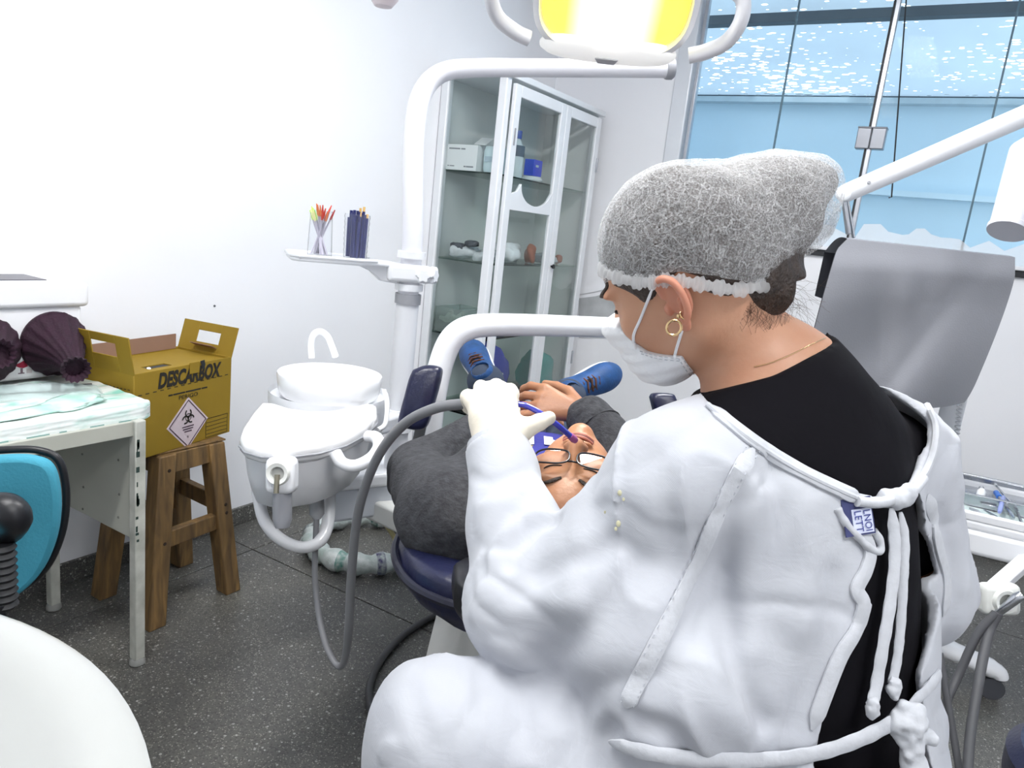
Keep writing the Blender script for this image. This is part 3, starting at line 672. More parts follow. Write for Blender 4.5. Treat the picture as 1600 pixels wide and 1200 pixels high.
# front flap tongue and dark hole over the lettering
text('lettering', 'DESCARBOX', lb(BW*.545, -.0008, BH-.034), U, Z3, .050, INK, yb, width=.262, shear=.22, bold=.045)
link('tape_tongue', MB().box(lb(BW*.575, -.002, BH-.013), (.040, .003, .036), RB), YEL, yb, bevel=.001)
link('cut_hole', MB().prism([(-.010, .02), (.008, .022), (.012, .006), (.006, -.008), (-.004, -.004), (-.004, .006)], lb(BW*.66, -.0018, BH-.015), U, Z3, .001), BLACKR, yb, smooth=False)
for u0, u1 in ((-.080, -.064), (-.061, -.014), (-.011, .052), (.056, .080)):
    link('fine_print', MB().box(lb(BW*.52+(u0+u1)/2, -.0005, BH-.086), (u1-u0, .0008, .0045), RB), INK, yb, smooth=False)
text('lettering', 'PERIGO', lb(BW*.52, -.0008, BH-.100), U, Z3, .0125, INK, yb, width=.078, bold=.004)
for k in range(14): link('dash', MB().box(lb(.02+k*(BW-.03)/13.5, -.0004, BH-.066+.0006*k), (.013, .001, .0022), RB), INK, yb, smooth=False)
for k in range(15): link('dash', MB().box(lb(-.0004, .02+k*.014, BH-.05), (.001, .008, .0022), RB), INK, yb, smooth=False)
dc = lb(BW*.52, -.0006, BH-.190); LIL = mat('label_lilac', '#d9c9cf', .6, var=.05); PUR = mat('label_border', '#4a3345', .6)
dm = lambda s: [(0, s), (-s, 0), (0, -s), (s, 0)]
dl = link('hazard_label', MB().prism(dm(.086), dc, U, Z3, -.0006), LIL, yb, smooth=False)
mbd = MB()
for k in range(4):
    a = np.array(dm(.076)[k]); b = np.array(dm(.076)[(k+1) % 4]); mbd.bar(dc+U*a[0]+Z3*a[1]+Wn*.0008, dc+U*b[0]+Z3*b[1]+Wn*.0008, .0028, .0006, up=Wn)
link('border', mbd, PUR, dl, smooth=False)
# biohazard trefoil
mbt = MB()
def ring(c, r, wd, a0, a1, n=22):
    vv = []
    for k in range(n+1):
        a = a0+(a1-a0)*k/n
        for rr in (r-wd/2, r+wd/2): vv.append(c+U*math.cos(a)*rr+Z3*math.sin(a)*rr+Wn*.001)
    mbt.add(vv, [(2*k, 2*k+1, 2*k+3, 2*k+2) for k in range(n)])
tcn = dc+Z3*.020
for k in range(3):
    a = PI/2+k*2*PI/3; c_ = tcn+U*math.cos(a)*.0135+Z3*math.sin(a)*.0135
    ring(c_, .0115, .005, a+.62, a+2*PI-.62)
ring(tcn, .0115, .0026, 0, 2*PI)
link('biohazard_sign', mbt, INK, dl, smooth=False)
for k, wl in enumerate((.048, .042, .030)):
    link('fine_print', MB().box(dc-Z3*(.010+.008*k)+Wn*.0008, (wl, .0006, .0032), RB), PUR, dl, smooth=False)
text('lettering', '6', dc-Z3*.044+Wn*.0004, U, Z3, .009, PUR, dl)
mbl = MB(); fc = lb(BW*.84, -.0005, BH-.225)
mbl.frame(fc, U, Z3, .10, .065, .0014, .0006)
for k in range(4): mbl.box(fc+Z3*(.018-.013*k), (.094, .0008, .001), RB)
link('form_lines', mbl, INK, yb, smooth=False)

# ================================================================== teal office chair, basin (lower left)
TEAL = mat('teal_fabric', '#3f96ae', .85, var=.08, scale=10, bump=.12, bscale=200)
tb = P(-30, 822, 1.27)
tch = thing('office_chair', 'teal office chair with black trim and bellows post before desk', 'chair', (tb[0], tb[1]-.2, 0))
fw = np.array([CF[0], CF[1], 0]); fw /= np.linalg.norm(fw); rt = np.array([fw[1], -fw[0], 0])
fwt = fw*.96-rt*.28; rtt = np.array([fwt[1], -fwt[0], 0]); upb = Z3*.985+fwt*.17
ol = [(px, py) for px, py in ((-160, 712), (-60, 700), (30, 699), (68, 706), (88, 722), (95, 755), (94, 800), (84, 850), (62, 900), (32, 932), (0, 948), (-60, 962), (-150, 955))]
oc = [((P(a, b, 1.27)-tb) @ rtt, (P(a, b, 1.27)-tb) @ np.array([0, 0, 1])) for a, b in ol]
oc = [(q[0], q[1]) for q in bez([np.array(o) for o in oc+[oc[0]]], 5)][:-1]
upb = np.array([0, 0, 1.])
oc_in = [(q[0]*.985, q[1]*.985) for q in oc]
bk = link('backrest', MB().prism(oc_in, tb-fwt*.006, rtt, upb, .03), TEAL, tch, bevel=.008)
link('trim', MB().tube([tb+rtt*a+upb*b+fwt*.004 for a, b in oc], .0065, n=10, closed=True), BLACKP, bk)
bq = P(0, 815, 1.17)
link('back_bracket', MB().tube(bez([P(-50, 800, 1.2), P(-25, 796, 1.17), P(8, 795, 1.165), P(22, 810, 1.17), P(10, 828, 1.2)], 6), .026, n=14), BLACKP, tch)
ba, bb_ = P(2, 850, 1.18), P(-6, 955, 1.19)
prof = []
for k in range(19): prof.append((.017+(.0045 if k % 2 else 0), -k*np.linalg.norm(bb_-ba)/18))
link('bellows', MB().lathe(prof, ba, n=20), BLACKR, tch)
sb = bb_-rtt*.34+fwt*.06; sb[2] = .49
link('back_post', MB().tube(bez([bb_+np.array([0, 0, .01]), bb_-np.array([0, 0, .08]), np.array([*(bb_-rtt*.06)[:2], .45]), np.array([*(bb_-rtt*.25)[:2], .44])], 6), .014, n=12), BLACKP, tch)
link('seat', MB().prism([(x_*1.0, y_*1.0) for x_, y_ in rrect(-.21, -.2, .21, .2, .09)], (sb[0], sb[1], .45), (rtt[0], rtt[1], 0), (fwt[0], fwt[1], 0), .06), TEAL, tch, bevel=.015)
link('column', MB().cyl((sb[0], sb[1], .1), (sb[0], sb[1], .45), .024), BLACKP, tch)
for k in range(5):
    a = 2*PI*k/5+.3; e_ = sb+np.array([math.cos(a)*.25, math.sin(a)*.25, 0]); e_[2] = .07
    lg_ = link('base_arm', MB().bar((sb[0], sb[1], .1), e_, .035, .03), BLACKP, tch, bevel=.006)
    link('caster', MB().cyl(e_+np.array([-.012, 0, -.045]), e_+np.array([.012, 0, -.045]), .025), BLACKR, lg_)

bsn = np.array([-.599, -.076, .95]); BR = .395
bs = thing('wash_basin', 'large round white basin with thick rim in near corner', 'basin', (bsn[0], bsn[1], 0))
prof = [(0, -.115), (.08, -.114), (.18, -.10), (.26, -.068), (.315, -.032), (BR-.055, -.012), (BR-.042, -.004), (BR-.03, 0), (BR-.012, 0), (BR-.002, -.006), (BR, -.016), (BR-.004, -.03), (BR-.03, -.06), (.3, -.115), (.22, -.14), (.1, -.155), (0, -.157)]
link('bowl', MB().lathe(prof, bsn, n=96), mat('basin_white', '#b0b2b0', .22, var=.03, scale=6, coat=.4), bs)
link('pedestal', MB().lathe([(.11, 0), (.12, .02), (.08, .12), (.07, .5), (.09, .76), (.12, .81), (0, .81)], (bsn[0], bsn[1], 0), n=40), MATS['basin_white'], bs)
link('drain', MB().lathe([(.0, .004), (.02, .003), (.024, 0)], bsn+np.array([0, 0, -.1145]), n=24), STEEL, bs)
rng = random.Random(8)
DRP = mat('water_drop', '#f4f7f8', .04, coat=1.0, spec=1.0)
dmb = MB()
for k in range(160):
    a = rng.uniform(0, 2*PI); r = rng.uniform(.12, .31)
    z = np.interp(r, [0, .08, .18, .26, .315], [-.115, -.114, -.10, -.068, -.032]); s = rng.uniform(.0012, .004)
    dmb.lathe([(s, 0), (s*.8, s*.35), (0, s*.5)], bsn+np.array([r*math.cos(a), r*math.sin(a), z]), n=8)
dr_ = link('water_drops', dmb, DRP, bs); dr_['kind'] = 'stuff'
# ================================================================== dental chair
AX = np.array([-.505, .863, 0]); RX = np.array([.863, .505, 0]); HD = np.array([-.49, 1.0, 0])
def ch_(s, o, z): return HD+AX*s+RX*o+np.array([0, 0, z])
def loft(sections, m_name=None):
    """sections: list of closed rings (same length) -> tube mesh with caps"""
    n = len(sections[0]); mb = MB(); vv = [p for r in sections for p in r]; fs = []
    for i in range(len(sections)-1):
        for j in range(n): fs.append((i*n+j, i*n+(j+1) % n, (i+1)*n+(j+1) % n, (i+1)*n+j))
    fs += [tuple(range(n))[::-1], tuple((len(sections)-1)*n+j for j in range(n))]
    return mb.add(vv, fs)
def pad_ring(s, half, z, th, n=28, cup=0.0):
    r = []
    for j in range(n):
        a = 2*PI*j/n; c, q = math.cos(a), math.sin(a)
        o = half*np.sign(c)*abs(c)**.35; zz = th/2*np.sign(q)*abs(q)**.5
        r.append(ch_(s, o, z+zz+cup*(o/max(half, 1e-3))**2))
    return r
dch = thing('dental_chair', 'reclined navy blue dental chair on white base', 'chair', ch_(.95, 0, 0))
secs = []
for s, h, z in ((-.065, .03, .735), (-.055, .10, .735), (-.035, .155, .735), (0, .20, .735), (.06, .235, .73), (.16, .26, .715), (.3, .27, .69), (.45, .265, .655), (.60, .255, .62), (.62, .24, .615)): secs.append(pad_ring(s, h, z, .09 if h > .1 else .05, cup=.02))
bkr = link('backrest', loft(secs), NAVY, dch)
pip = []
outl = [(-.065, .0), (-.055, .105), (-.035, .16), (0, .205), (.06, .24), (.16, .265), (.3, .275), (.45, .27), (.6, .26)]
zz = lambda s: np.interp(s, [-.065, .06, .16, .3, .45, .6], [.735, .73, .715, .69, .655, .62])
pts = [ch_(s, -h, zz(s)+.02) for s, h in outl[::-1]]+[ch_(s, h, zz(s)+.02) for s, h in outl[1:]]
link('piping', MB().tube(bez(pts, 4), .008, n=8), mat('piping_navy', '#15172c', .35, var=.1), bkr)
secs = [pad_ring(s, h, z, t_, cup=.015) for s, h, z, t_ in ((.60, .22, .585, .06), (.63, .25, .585, .12), (.9, .26, .575, .13), (1.1, .26, .58, .12), (1.2, .25, .60, .12), (1.45, .22, .62, .10), (1.75, .2, .62, .09), (1.82, .15, .62, .05))]
link('seat', loft(secs), NAVY, dch)
# headrest
hr = []
for s, h, z in ((-.23, .04, .80), (-.22, .09, .805), (-.17, .13, .81), (-.10, .14, .80), (-.05, .13, .785), (-.03, .08, .78)): hr.append(pad_ring(s, h, z, .075 if h > .05 else .04, cup=.03))
link('headrest', loft(hr), mat('headrest_black', '#15161d', .35, var=.15, bump=.05), dch)
link('headrest_stem', MB().bar(ch_(-.06, 0, .75), ch_(.12, 0, .66), .07, .012), STEEL, dch, bevel=.002)
# base: tapered plinth and column
def rbox_ring(s0, s1, half, z, n=36, p=.4):
    r = []
    for j in range(n):
        a = 2*PI*j/n; c, q = math.cos(a), math.sin(a)
        r.append(ch_((s0+s1)/2+(s1-s0)/2*np.sign(c)*abs(c)**p, half*np.sign(q)*abs(q)**p, z))
    return r
BASEW = mat('base_white', '#dcddda', .4, var=.05)
link('base', loft([rbox_ring(.33, 1.55, .25, .0), rbox_ring(.33, 1.55, .25, .05), rbox_ring(.36, 1.5, .22, .075), rbox_ring(.45, 1.3, .17, .12), rbox_ring(.52, 1.15, .13, .30), rbox_ring(.55, 1.1, .125, .46), rbox_ring(.45, 1.3, .18, .50), rbox_ring(.42, 1.35, .2, .52)]), BASEW, dch, auto=50)
link('back_arm', MB().bar(ch_(.62, 0, .54), ch_(.1, 0, .665), .16, .03), BASEW, dch, bevel=.008)
# arm rests: navy pads on brackets
def armrest(pc, d, halfs, tiltv, name='armrest'):
    pass
def pad_from_outline(outl_px, d, thick, nrm):
    c = [P(a, b, d) for a, b in outl_px]; return c
pa = [(648, 578), (668, 571), (689, 574), (691, 588), (680, 630), (669, 664), (655, 671), (630, 666), (625, 658), (634, 622), (642, 592)]
a_ = [P(x_, y_, 1.72) for x_, y_ in pa]; cen = sum(a_)/len(a_)
ring0 = bez(a_+[a_[0]], 4)[:-1]; nv = -CF
secs = [[cen+(q-cen)*.80+nv*.052 for q in ring0], [cen+(q-cen)*.95+nv*.045 for q in ring0], [cen+(q-cen)*1.0+nv*.03 for q in ring0], [cen+(q-cen)*1.0-nv*.0 for q in ring0], [cen+(q-cen)*.92-nv*.015 for q in ring0]]
ar = link('armrest', loft(secs), NAVY, dch, auto=60)
link('armrest_bracket', MB().bar(P(658, 664, 1.73), P(642, 745, 1.80), .026, .012, up=CF), ALU, ar, bevel=.002)
link('armrest_strut', MB().bar(P(642, 742, 1.80), ch_(.75, -.2, .55), .03, .02), BASEW, ar, bevel=.003)
pa = [(1014, 620), (1020, 614), (1046, 615), (1053, 624), (1064, 660), (1068, 690), (1032, 694), (1024, 660)]
a_ = [P(x_, y_, 1.95) for x_, y_ in pa]; cen = sum(a_)/len(a_); ring0 = bez(a_+[a_[0]], 4)[:-1]
secs = [[cen+(q-cen)*.80+nv*.045 for q in ring0], [cen+(q-cen)*.95+nv*.04 for q in ring0], [cen+(q-cen)*1.0+nv*.03 for q in ring0], [cen+(q-cen)*1.0 for q in ring0], [cen+(q-cen)*.92-nv*.015 for q in ring0]]
ar = link('armrest', loft(secs), NAVY, dch, auto=60)
link('armrest_strut', MB().tube([cen-np.array([0, 0, .05]), ch_(.95, .2, .55)], .014), BASEW, ar)

# white arched tube rising beside the chair and crossing over the legs
tubepts = [ch_(.85, -.22, .50), P(655, 742, 1.80), P(668, 690, 1.80), P(678, 620, 1.80), P(690, 565, 1.80), P(706, 530, 1.80), P(730, 513, 1.81), P(765, 508, 1.84), P(830, 508, 1.92), P(900, 510, 2.02), P(985, 513, 2.15), P(1100, 520, 2.3), P(1250, 535, 2.5)]
arch = thing('tubular_rail', 'thick white arched tube crossing above the patient\'s legs', 'arm', ch_(.85, -.22, 0))
rr = [.030]*5+[.0305]*2+[.029]*6
tp_ = bez(tubepts, 8); link('arched_tube', MB().tube(tp_, list(np.interp(np.linspace(0, 12, len(tp_)), range(13), rr)), n=24), WHITE, arch)
link('tube_foot', MB().lathe([(.05, 0), (.05, .02), (.035, .05), (.033, .06)], tubepts[0]-np.array([0, 0, .03])), WHITE, arch)
link('end_stand', MB().tube([tubepts[-1], tubepts[-1]*np.array([1, 1, 0])+np.array([0, 0, .03])], .028), WHITE, arch)
link('end_foot', MB().lathe([(.2, 0), (.2, .015), (.05, .035), (0, .036)], tubepts[-1]*np.array([1, 1, 0])), WHITE, arch)

# ================================================================== water unit, lamp pole, spittoon
PO = np.array([-1.405, 1.73, 0])
def pole(z): return PO+np.array([0, 0, z])
wu = thing('water_unit', 'white water unit housing beside the chair carrying spittoon arm', 'unit', (PO[0], PO[1], 0))
hs = [FL(520, 752, .55), FL(650, 742, .55), FL(655, 722, .55), FL(545, 730, .55)]
mbh = MB(); lo_, up_ = .42, .545
q0 = (FL(516, 760, up_)); q1 = FL(655, 745, up_); ud = (q1-q0)/np.linalg.norm(q1-q0); wd_ = np.linalg.norm(q1-q0); bdv = np.cross([0, 0, 1], ud)
cb = q0+ud*wd_/2+bdv*.11; Rh = np.array([ud, bdv, Z3]).T
hsg = link('housing', MB().box((cb[0], cb[1], (lo_+up_)/2-.01), (wd_-.02, .2, up_-lo_-.02), Rh), mat('housing_grey', '#c9ced6', .4, var=.04), wu, bevel=.012)
link('cover', MB().box((cb[0], cb[1], up_), (wd_, .22, .045), Rh), WHITE, wu, bevel=.012, seg=3)
link('stand', MB().bar((cb[0], cb[1], .45), ch_(.9, -.12, .40), .09, .07), BASEW, wu, bevel=.01)
PO = np.array([cb[0]+.0, cb[1]+.02, 0]); PO = np.array([-1.405, 1.73, 0])
lp = thing('lamp_pole', 'white pole bending overhead beside cabinet, end capped', 'pole', pole(up_))
e1 = P(690, 108, 2.16); e2 = P(1045, 107, 2.2)
top = [pole(up_), pole(.8), pole(1.15), pole(1.28), P(645.5, 260, 2.14), P(648, 200, 2.13), P(655, 158, 2.13), P(671, 128, 2.135), P(698, 111, 2.14), P(740, 106.5, 2.15), P(820, 106, 2.165), P(1040, 107.5, 2.2)]
tp_ = bez(top, 8)
link('pole_tube', MB().tube(tp_, list(np.interp(np.linspace(0, 11, len(tp_)), range(12), [.031, .031, .031, .031, .031, .0305, .030, .0285, .027, .0262, .0258, .026])), n=24), mat('pole_white', '#e2e3ea', .35, var=.03), lp)
ed = (top[-1]-top[-2])/np.linalg.norm(top[-1]-top[-2])
link('end_cap', MB().tube([top[-1], top[-1]+ed*.006, top[-1]+ed*.02, top[-1]+ed*.026], [.029, .031, .031, .026], n=24), GREYP, lp)
link('lower_sleeve', MB().tube([pole(up_), pole(1.10)], .034, n=28), mat('pole_white2', '#dfe1e6', .4, var=.03), lp)
link('gasket', MB().tube([pole(1.085), pole(1.115)], .039, n=28), GREYP, lp)
cz_ = P(640, 425, 2.2)[2]
# instrument shelf clamped on the pole
ps = thing('pole_shelf', 'small white shelf clamped to the lamp pole', 'shelf', pole(cz_))
tz = FL(520, 405, 1.205)
TZ = 1.205
outl = [(443, 400), (452, 396), (480, 395), (560, 400), (600, 402), (630, 405), (632, 420), (615, 424), (575, 419), (520, 411), (455, 407)]
o2 = [FL(a, b, TZ)[:2] for a, b in outl]
# shelf seen almost edge-on: build it in plan with its real depth
sd = P(450, 401, 2.05)-pole(TZ); sd[2] = 0; sl = np.linalg.norm(sd); sd /= sl; sp_ = np.array([-sd[1], sd[0], 0])
plan = [(.05, -.035), (.11, -.05), (.16, -.08), (sl-.02, -.085), (sl, -.06), (sl, .06), (sl-.02, .085), (.16, .08), (.11, .05), (.05, .035)]
link('tray', MB().prism(plan, pole(TZ-.014), sd, sp_, .014), WHITE, ps, bevel=.005)
link('tray_rim', MB().tube([pole(TZ+.001)+sd*a+sp_*b for a, b in plan[1:-1]], .005, n=8), WHITE, ps)
link('gusset', MB().prism([(.04, 0), (.17, .0), (.12, -.02), (.09, -.045), (.04, -.05)], pole(TZ-.012)-sp_*.02, sd, Z3, -.04), WHITE, ps, bevel=.004)
clp = link('clamp', MB().box(pole(TZ-.028)+sd*.01, (.13, .095, .052), np.array([sd, sp_, Z3]).T), WHITE, ps, bevel=.012, seg=3)
for k, (a, b) in enumerate(((-.045, .0), (.03, .03))):
    link('collar', MB().tube([pole(TZ-.08+.095*k), pole(TZ-.06+.095*k)], .042, n=28), WHITE, clp)
def knob(c, d, r=.02):
    mb = MB(); vv = []; d = d/np.linalg.norm(d); u = np.cross(d, [0, 0, 1]); u /= np.linalg.norm(u); v = np.cross(d, u)
    for t_, k in ((0, .8), (.004, 1), (.02, 1), (.026, .75)):
        for j in range(40):
            a = 2*PI*j/40; rr = r*k*(1+.16*math.cos(6*a)); vv.append(c+d*t_+u*math.cos(a)*rr+v*math.sin(a)*rr)
    fs = [(i*40+j, i*40+(j+1) % 40, (i+1)*40+(j+1) % 40, (i+1)*40+j) for i in range(3) for j in range(40)]+[tuple(range(40))[::-1], tuple(120+j for j in range(40))]
    return mb.add(vv, fs)
kd = CR*.95-CF*.3; kd[2] = 0
link('knob', knob(pole(TZ-.03)-sd*.045-CF*np.array([1, 1, 0])*.035, -CF*np.array([1, 1, 0])+CR*.2, .022), PLAST, ps)
link('knob', knob(pole(TZ-.028)+CR*np.array([1, 1, 0])*.055, kd, .024), PLAST, ps)

# two clear cups on the shelf: coloured tips and navy brushes
def cup(c, r0, r1, h, name, label, ribs=False):
    t = thing(name, label, 'cup', c)
    if ribs: prof = [(r0, 0)]+[(r0+(r1-r0)*k/16+(.0015 if k % 2 else 0), h*k/16) for k in range(1, 17)]
    else: prof = [(r0, 0), (r1, h)]
    pr = prof+[(q[0]-.0015, q[1]) for q in prof[::-1]]+[(r0-.0015, .002), (0, .002)]
    link('cup_wall', MB().lathe([(0, 0)]+pr, c, n=36), glass('cup_clear', (.985, .99, .995), .03, .1, .05, (.9, .93, .95)), t); return t
cp = pole(TZ+.0)+sd*(sl-.085)
t = cup(cp, .034, .030, .125, 'clear_cup', 'clear cup of white sticks with green and red tips on shelf')
rng = random.Random(4)
for k in range(26):
    a = rng.uniform(0, 2*PI); b = a+PI+rng.uniform(-.5, .5); r = rng.uniform(.012, .027); r2 = rng.uniform(.012, .026)
    p0 = cp+np.array([math.cos(a)*r, math.sin(a)*r, .004]); p1 = cp+np.array([math.cos(b)*r2, math.sin(b)*r2, .10+rng.uniform(-.006, .012)]); dv = (p1-p0)
    st_ = link('stick', MB().tube([p0, p1], .0024, n=6), mat('lilac_stick', '#b9b4c4', .4, var=.1), t)
    side = (p1-cp) @ CR
    colr = ('#7fe24a', '#b8e85a', '#e9e9a0')[k % 3] if side < .006 else ('#c8402e', '#d97a4a', '#a83a3a')[k % 3]
    link('tip', MB().tube([p1, p1+dv*.12, p1+dv*.28], [.003, .003, .0015], n=6), mat('tip'+colr, colr, .5), st_)
cp = pole(TZ+.0)+sd*(sl-.185)
t = cup(cp, .032, .035, .125, 'ribbed_cup', 'ribbed clear cup packed with navy blue brushes on shelf', True)
NB = mat('navy_stick', '#1d2462', .35, var=.2)
for k in range(30):
    a = rng.uniform(0, 2*PI); r = .027*math.sqrt(rng.random()); p0 = cp+np.array([math.cos(a)*r, math.sin(a)*r, .004])
    p1 = cp+np.array([math.cos(a)*r*1.0+rng.uniform(-.004, .004), math.sin(a)*r+rng.uniform(-.004, .004), .115+rng.uniform(-.012, .022)])
    st_ = link('stick', MB().tube([p0, p1], .0042, n=8), NB, t)
    if k < 5: link('tip', MB().tube([p1, p1+(p1-p0)*.1], .0035, n=8), mat('wood_tip', '#d8b06a', .6), st_)

# spittoon
cu = thing('spittoon', 'white dental spittoon with round bowl, crescent tray and holder', 'spittoon', (*P(505, 640, 1.7)[:2], .6))
bc = P(516, 590, 1.86)
BW_ = mat('bowl_white', '#f0f1f3', .22, var=.02, coat=.4)
R_ = .128
link('bowl', MB().lathe([(0, -.022), (.03, -.021), (.08, -.012), (R_-.022, .0), (R_-.008, .01), (R_, .011), (R_+.002, .006), (R_-.002, -.03), (R_-.01, -.045), (0, -.05)], bc, n=56), BW_, cu)
link('drain_dot', MB().lathe([(0, .0012), (.004, .001), (.0045, 0)], FL(533, 573, bc[2]-.0155), n=12), BLACKR, cu)
link('bowl_seat', MB().lathe([(R_-.01, -.055), (R_+.016, -.048), (R_+.020, -.035), (R_+.020, -.060), (R_+.014, -.09), (R_+.008, -.16), (R_-.02, -.20), (0, -.205)], bc, n=56), PLAST, cu)
ft = [P(487, 560, 1.90), P(486, 538, 1.90), P(490, 523, 1.90), P(500, 518, 1.90), P(511, 525, 1.89), P(518, 540, 1.88), P(524, 557, 1.87)]
link('water_spout', MB().tube(bez(ft, 6), .0085, n=12), PLAST, cu)
cr = [(377, 680), (381, 668), (396, 645), (410, 629), (425, 630), (450, 638), (485, 643), (520, 642), (555, 635), (578, 630), (588, 634), (588, 648), (570, 666), (540, 681), (500, 692), (450, 698), (410, 697), (386, 690)]
tzc = .885
pl = [FL(a, b, tzc)[:2] for a, b in cr]; pc = sum(pl)/len(pl)
def scaled(k, z): return [np.array([*(pc+(q-pc)*k), z]) for q in pl]
tr_ = link('crescent_tray', loft([scaled(.985, tzc-.035), scaled(1.015, tzc-.03), scaled(1.02, tzc-.012), scaled(1.0, tzc-.002), scaled(.97, tzc), scaled(.94, tzc-.001)]), BW_, cu, auto=50)
link('tray_line', MB().tube([np.array([*(pc+(q-pc)*1.018), tzc-.022]) for q in pl], .003, n=6, closed=True), GREYP, tr_)
link('body', loft([scaled(.62, tzc-.155), scaled(.80, tzc-.14), scaled(.90, tzc-.085), scaled(.95, tzc-.034)]), PLAST, cu, auto=50)
link('bowl_bridge', MB().bar((*pc, tzc-.09), (bc[0], bc[1], bc[2]-.15), .16, .10), PLAST, cu, bevel=.02)
hp = [P(524, 708, 1.50), P(535, 724, 1.49), P(556, 728, 1.49), P(580, 716, 1.50), P(592, 698, 1.52), P(588, 684, 1.55), P(575, 682, 1.57)]
link('handle', MB().tube(bez(hp, 6), .013, n=14), PLAST, cu)
hc = P(441, 742, 1.40)
hol = link('hose_holder', MB().box(hc, (.055, .05, .07), np.array([CR, CF, CU]).T), PLAST, cu, bevel=.014, seg=3)
link('holder_ring', MB().lathe([(.012, .0), (.013, .006), (.02, .008), (.023, .0)], hc-CF*.025+CU*.006, np.array([CR, CU, -CF]).T, n=28), OFFW, hol)
link('nozzle', MB().tube([hc-CF*.03+CU*.004, hc-CF*.036-CU*.03], .005, n=10), mat('nozzle_brass', '#8a8677', .35, metal=.7), hol)
link('holder_peg', MB().tube([hc-CU*.02, hc-CU*.085, hc-CU*.1], [.018, .018, .013], n=16), GREYP, hol)
up2 = [P(402, 735, 1.52), P(404, 775, 1.52), P(414, 815, 1.52), P(438, 842, 1.53), P(470, 855, 1.56), P(497, 848, 1.6), P(511, 822, 1.64), P(515, 780, 1.66), P(515, 735, 1.68)]
link('support_loop', MB().tube(bez(up2, 6), [.0125 + .0015*(i > 30) for i in range(49)], n=16), WHITE, cu)
link('swing_arm', MB().bar((bc[0], bc[1], bc[2]-.16), pole(bc[2]-.2), .06, .05), WHITE, cu, bevel=.01)
link('arm_collar', MB().tube([pole(bc[2]-.235), pole(bc[2]-.165)], .042, n=28), WHITE, cu)
link('side_rail', MB().tube(bez([P(600, 610, 1.80), P(605, 630, 1.78), P(602, 662, 1.75), P(590, 672, 1.72)], 6), .006, n=10), PLAST, cu)

# suction hose from the holder up to the hand
hs_ = thing('suction_hose', 'grey suction hose looping from spittoon up to gloved hand', 'hose', P(495, 800, 1.62))
c1, c2 = P(494, 752, 1.62), P(495, 803, 1.62)
link('connector', MB().tube([c1, c1*.8+c2*.2, c1*.75+c2*.25, c2, c2+(c2-c1)*.15], [.008, .012, .0165, .0165, .009], n=18), mat('connector_grey', '#a6a8ac', .45, var=.05), hs_)
hpts = [c2, P(493, 850, 1.61), P(492, 900, 1.59), P(498, 960, 1.55), P(510, 1010, 1.52), P(527, 1040, 1.50), P(539, 1030, 1.48), P(545, 980, 1.44), P(549, 900, 1.40), P(560, 800, 1.34), P(588, 718, 1.27), P(630, 664, 1.21), P(680, 638, 1.16), P(726, 631, 1.125), P(745, 630, 1.115)]
q_ = bez(hpts, 8); link('hose', MB().tube(q_, list(np.interp(np.linspace(0, 14, len(q_)), range(15), [.0065]*6+[.0075]+[.0085]*8)), n=14), GREYH, hs_)

# cable on the floor and plastic-wrapped hose coil
cpts = [FL(760, 930, .012), FL(690, 957, .012), FL(640, 985, .012), FL(605, 1018, .012), FL(583, 1055, .012), FL(577, 1095, .012), FL(600, 1150, .012), FL(680, 1200, .012), FL(760, 1210, .012)]
tag(link('floor_cable', MB().tube(bez(cpts, 8), .011, n=12), mat('cable_dark', '#4a4b4e', .5, var=.1)), 'dark grey cable curving across the floor by chair base', 'cable')
rc = FL(572, 853, 0); rc = np.array([(-1.928-1.678-2.092-1.671)/4*1.0, (1.959+2.205+2.434+1.953)/4, 0]); RRr = .225
co = thing('hose_coil', 'coil of hose wrapped in printed clear plastic on floor', 'hose', rc)
n = 90; rng = np.random.RandomState(2); rad = .037+.006*np.sin(np.arange(n)*1.1)+.003*rng.rand(n)
cpnt = [rc+np.array([math.cos(2*PI*k/n)*RRr*(1+.03*math.sin(6*PI*k/n)), math.sin(2*PI*k/n)*RRr, .046]) for k in range(n)]
link('wrapped_hose', MB().tube(cpnt, list(rad), n=18, closed=True), mat('wrap_grey', '#c9cfcf', .3, col2='#9aa8a4', scale=22, bump=.5, bscale=40), co)
for k, colr in ((6, '#2f3358'), (30, '#3c6a66'), (52, '#2b2d3a'), (62, '#3f6d63'), (71, '#4c8579'), (80, '#3a3560'), (12, '#5b8a80')):
    link('print_band', MB().tube([cpnt[(k+j) % n] for j in range(3)], [rad[(k+j) % n]+.0012 for j in range(3)], n=18, cap=False), mat('band'+colr, colr, .4, var=.5, scale=60, col2='#aab4b2'), co)
ytp = [P(585, 786, 2.3), P(600, 815, 2.36), P(616, 840, 2.36), P(622, 868, 2.33), P(618, 885, 2.32)]
tag(link('yellow_tube', MB().tube(bez(ytp, 6), .008, n=10), mat('yellow_tube', '#b5ad7c', .4, var=.1)), 'thin yellowish tube hanging from water unit into coil', 'tube')

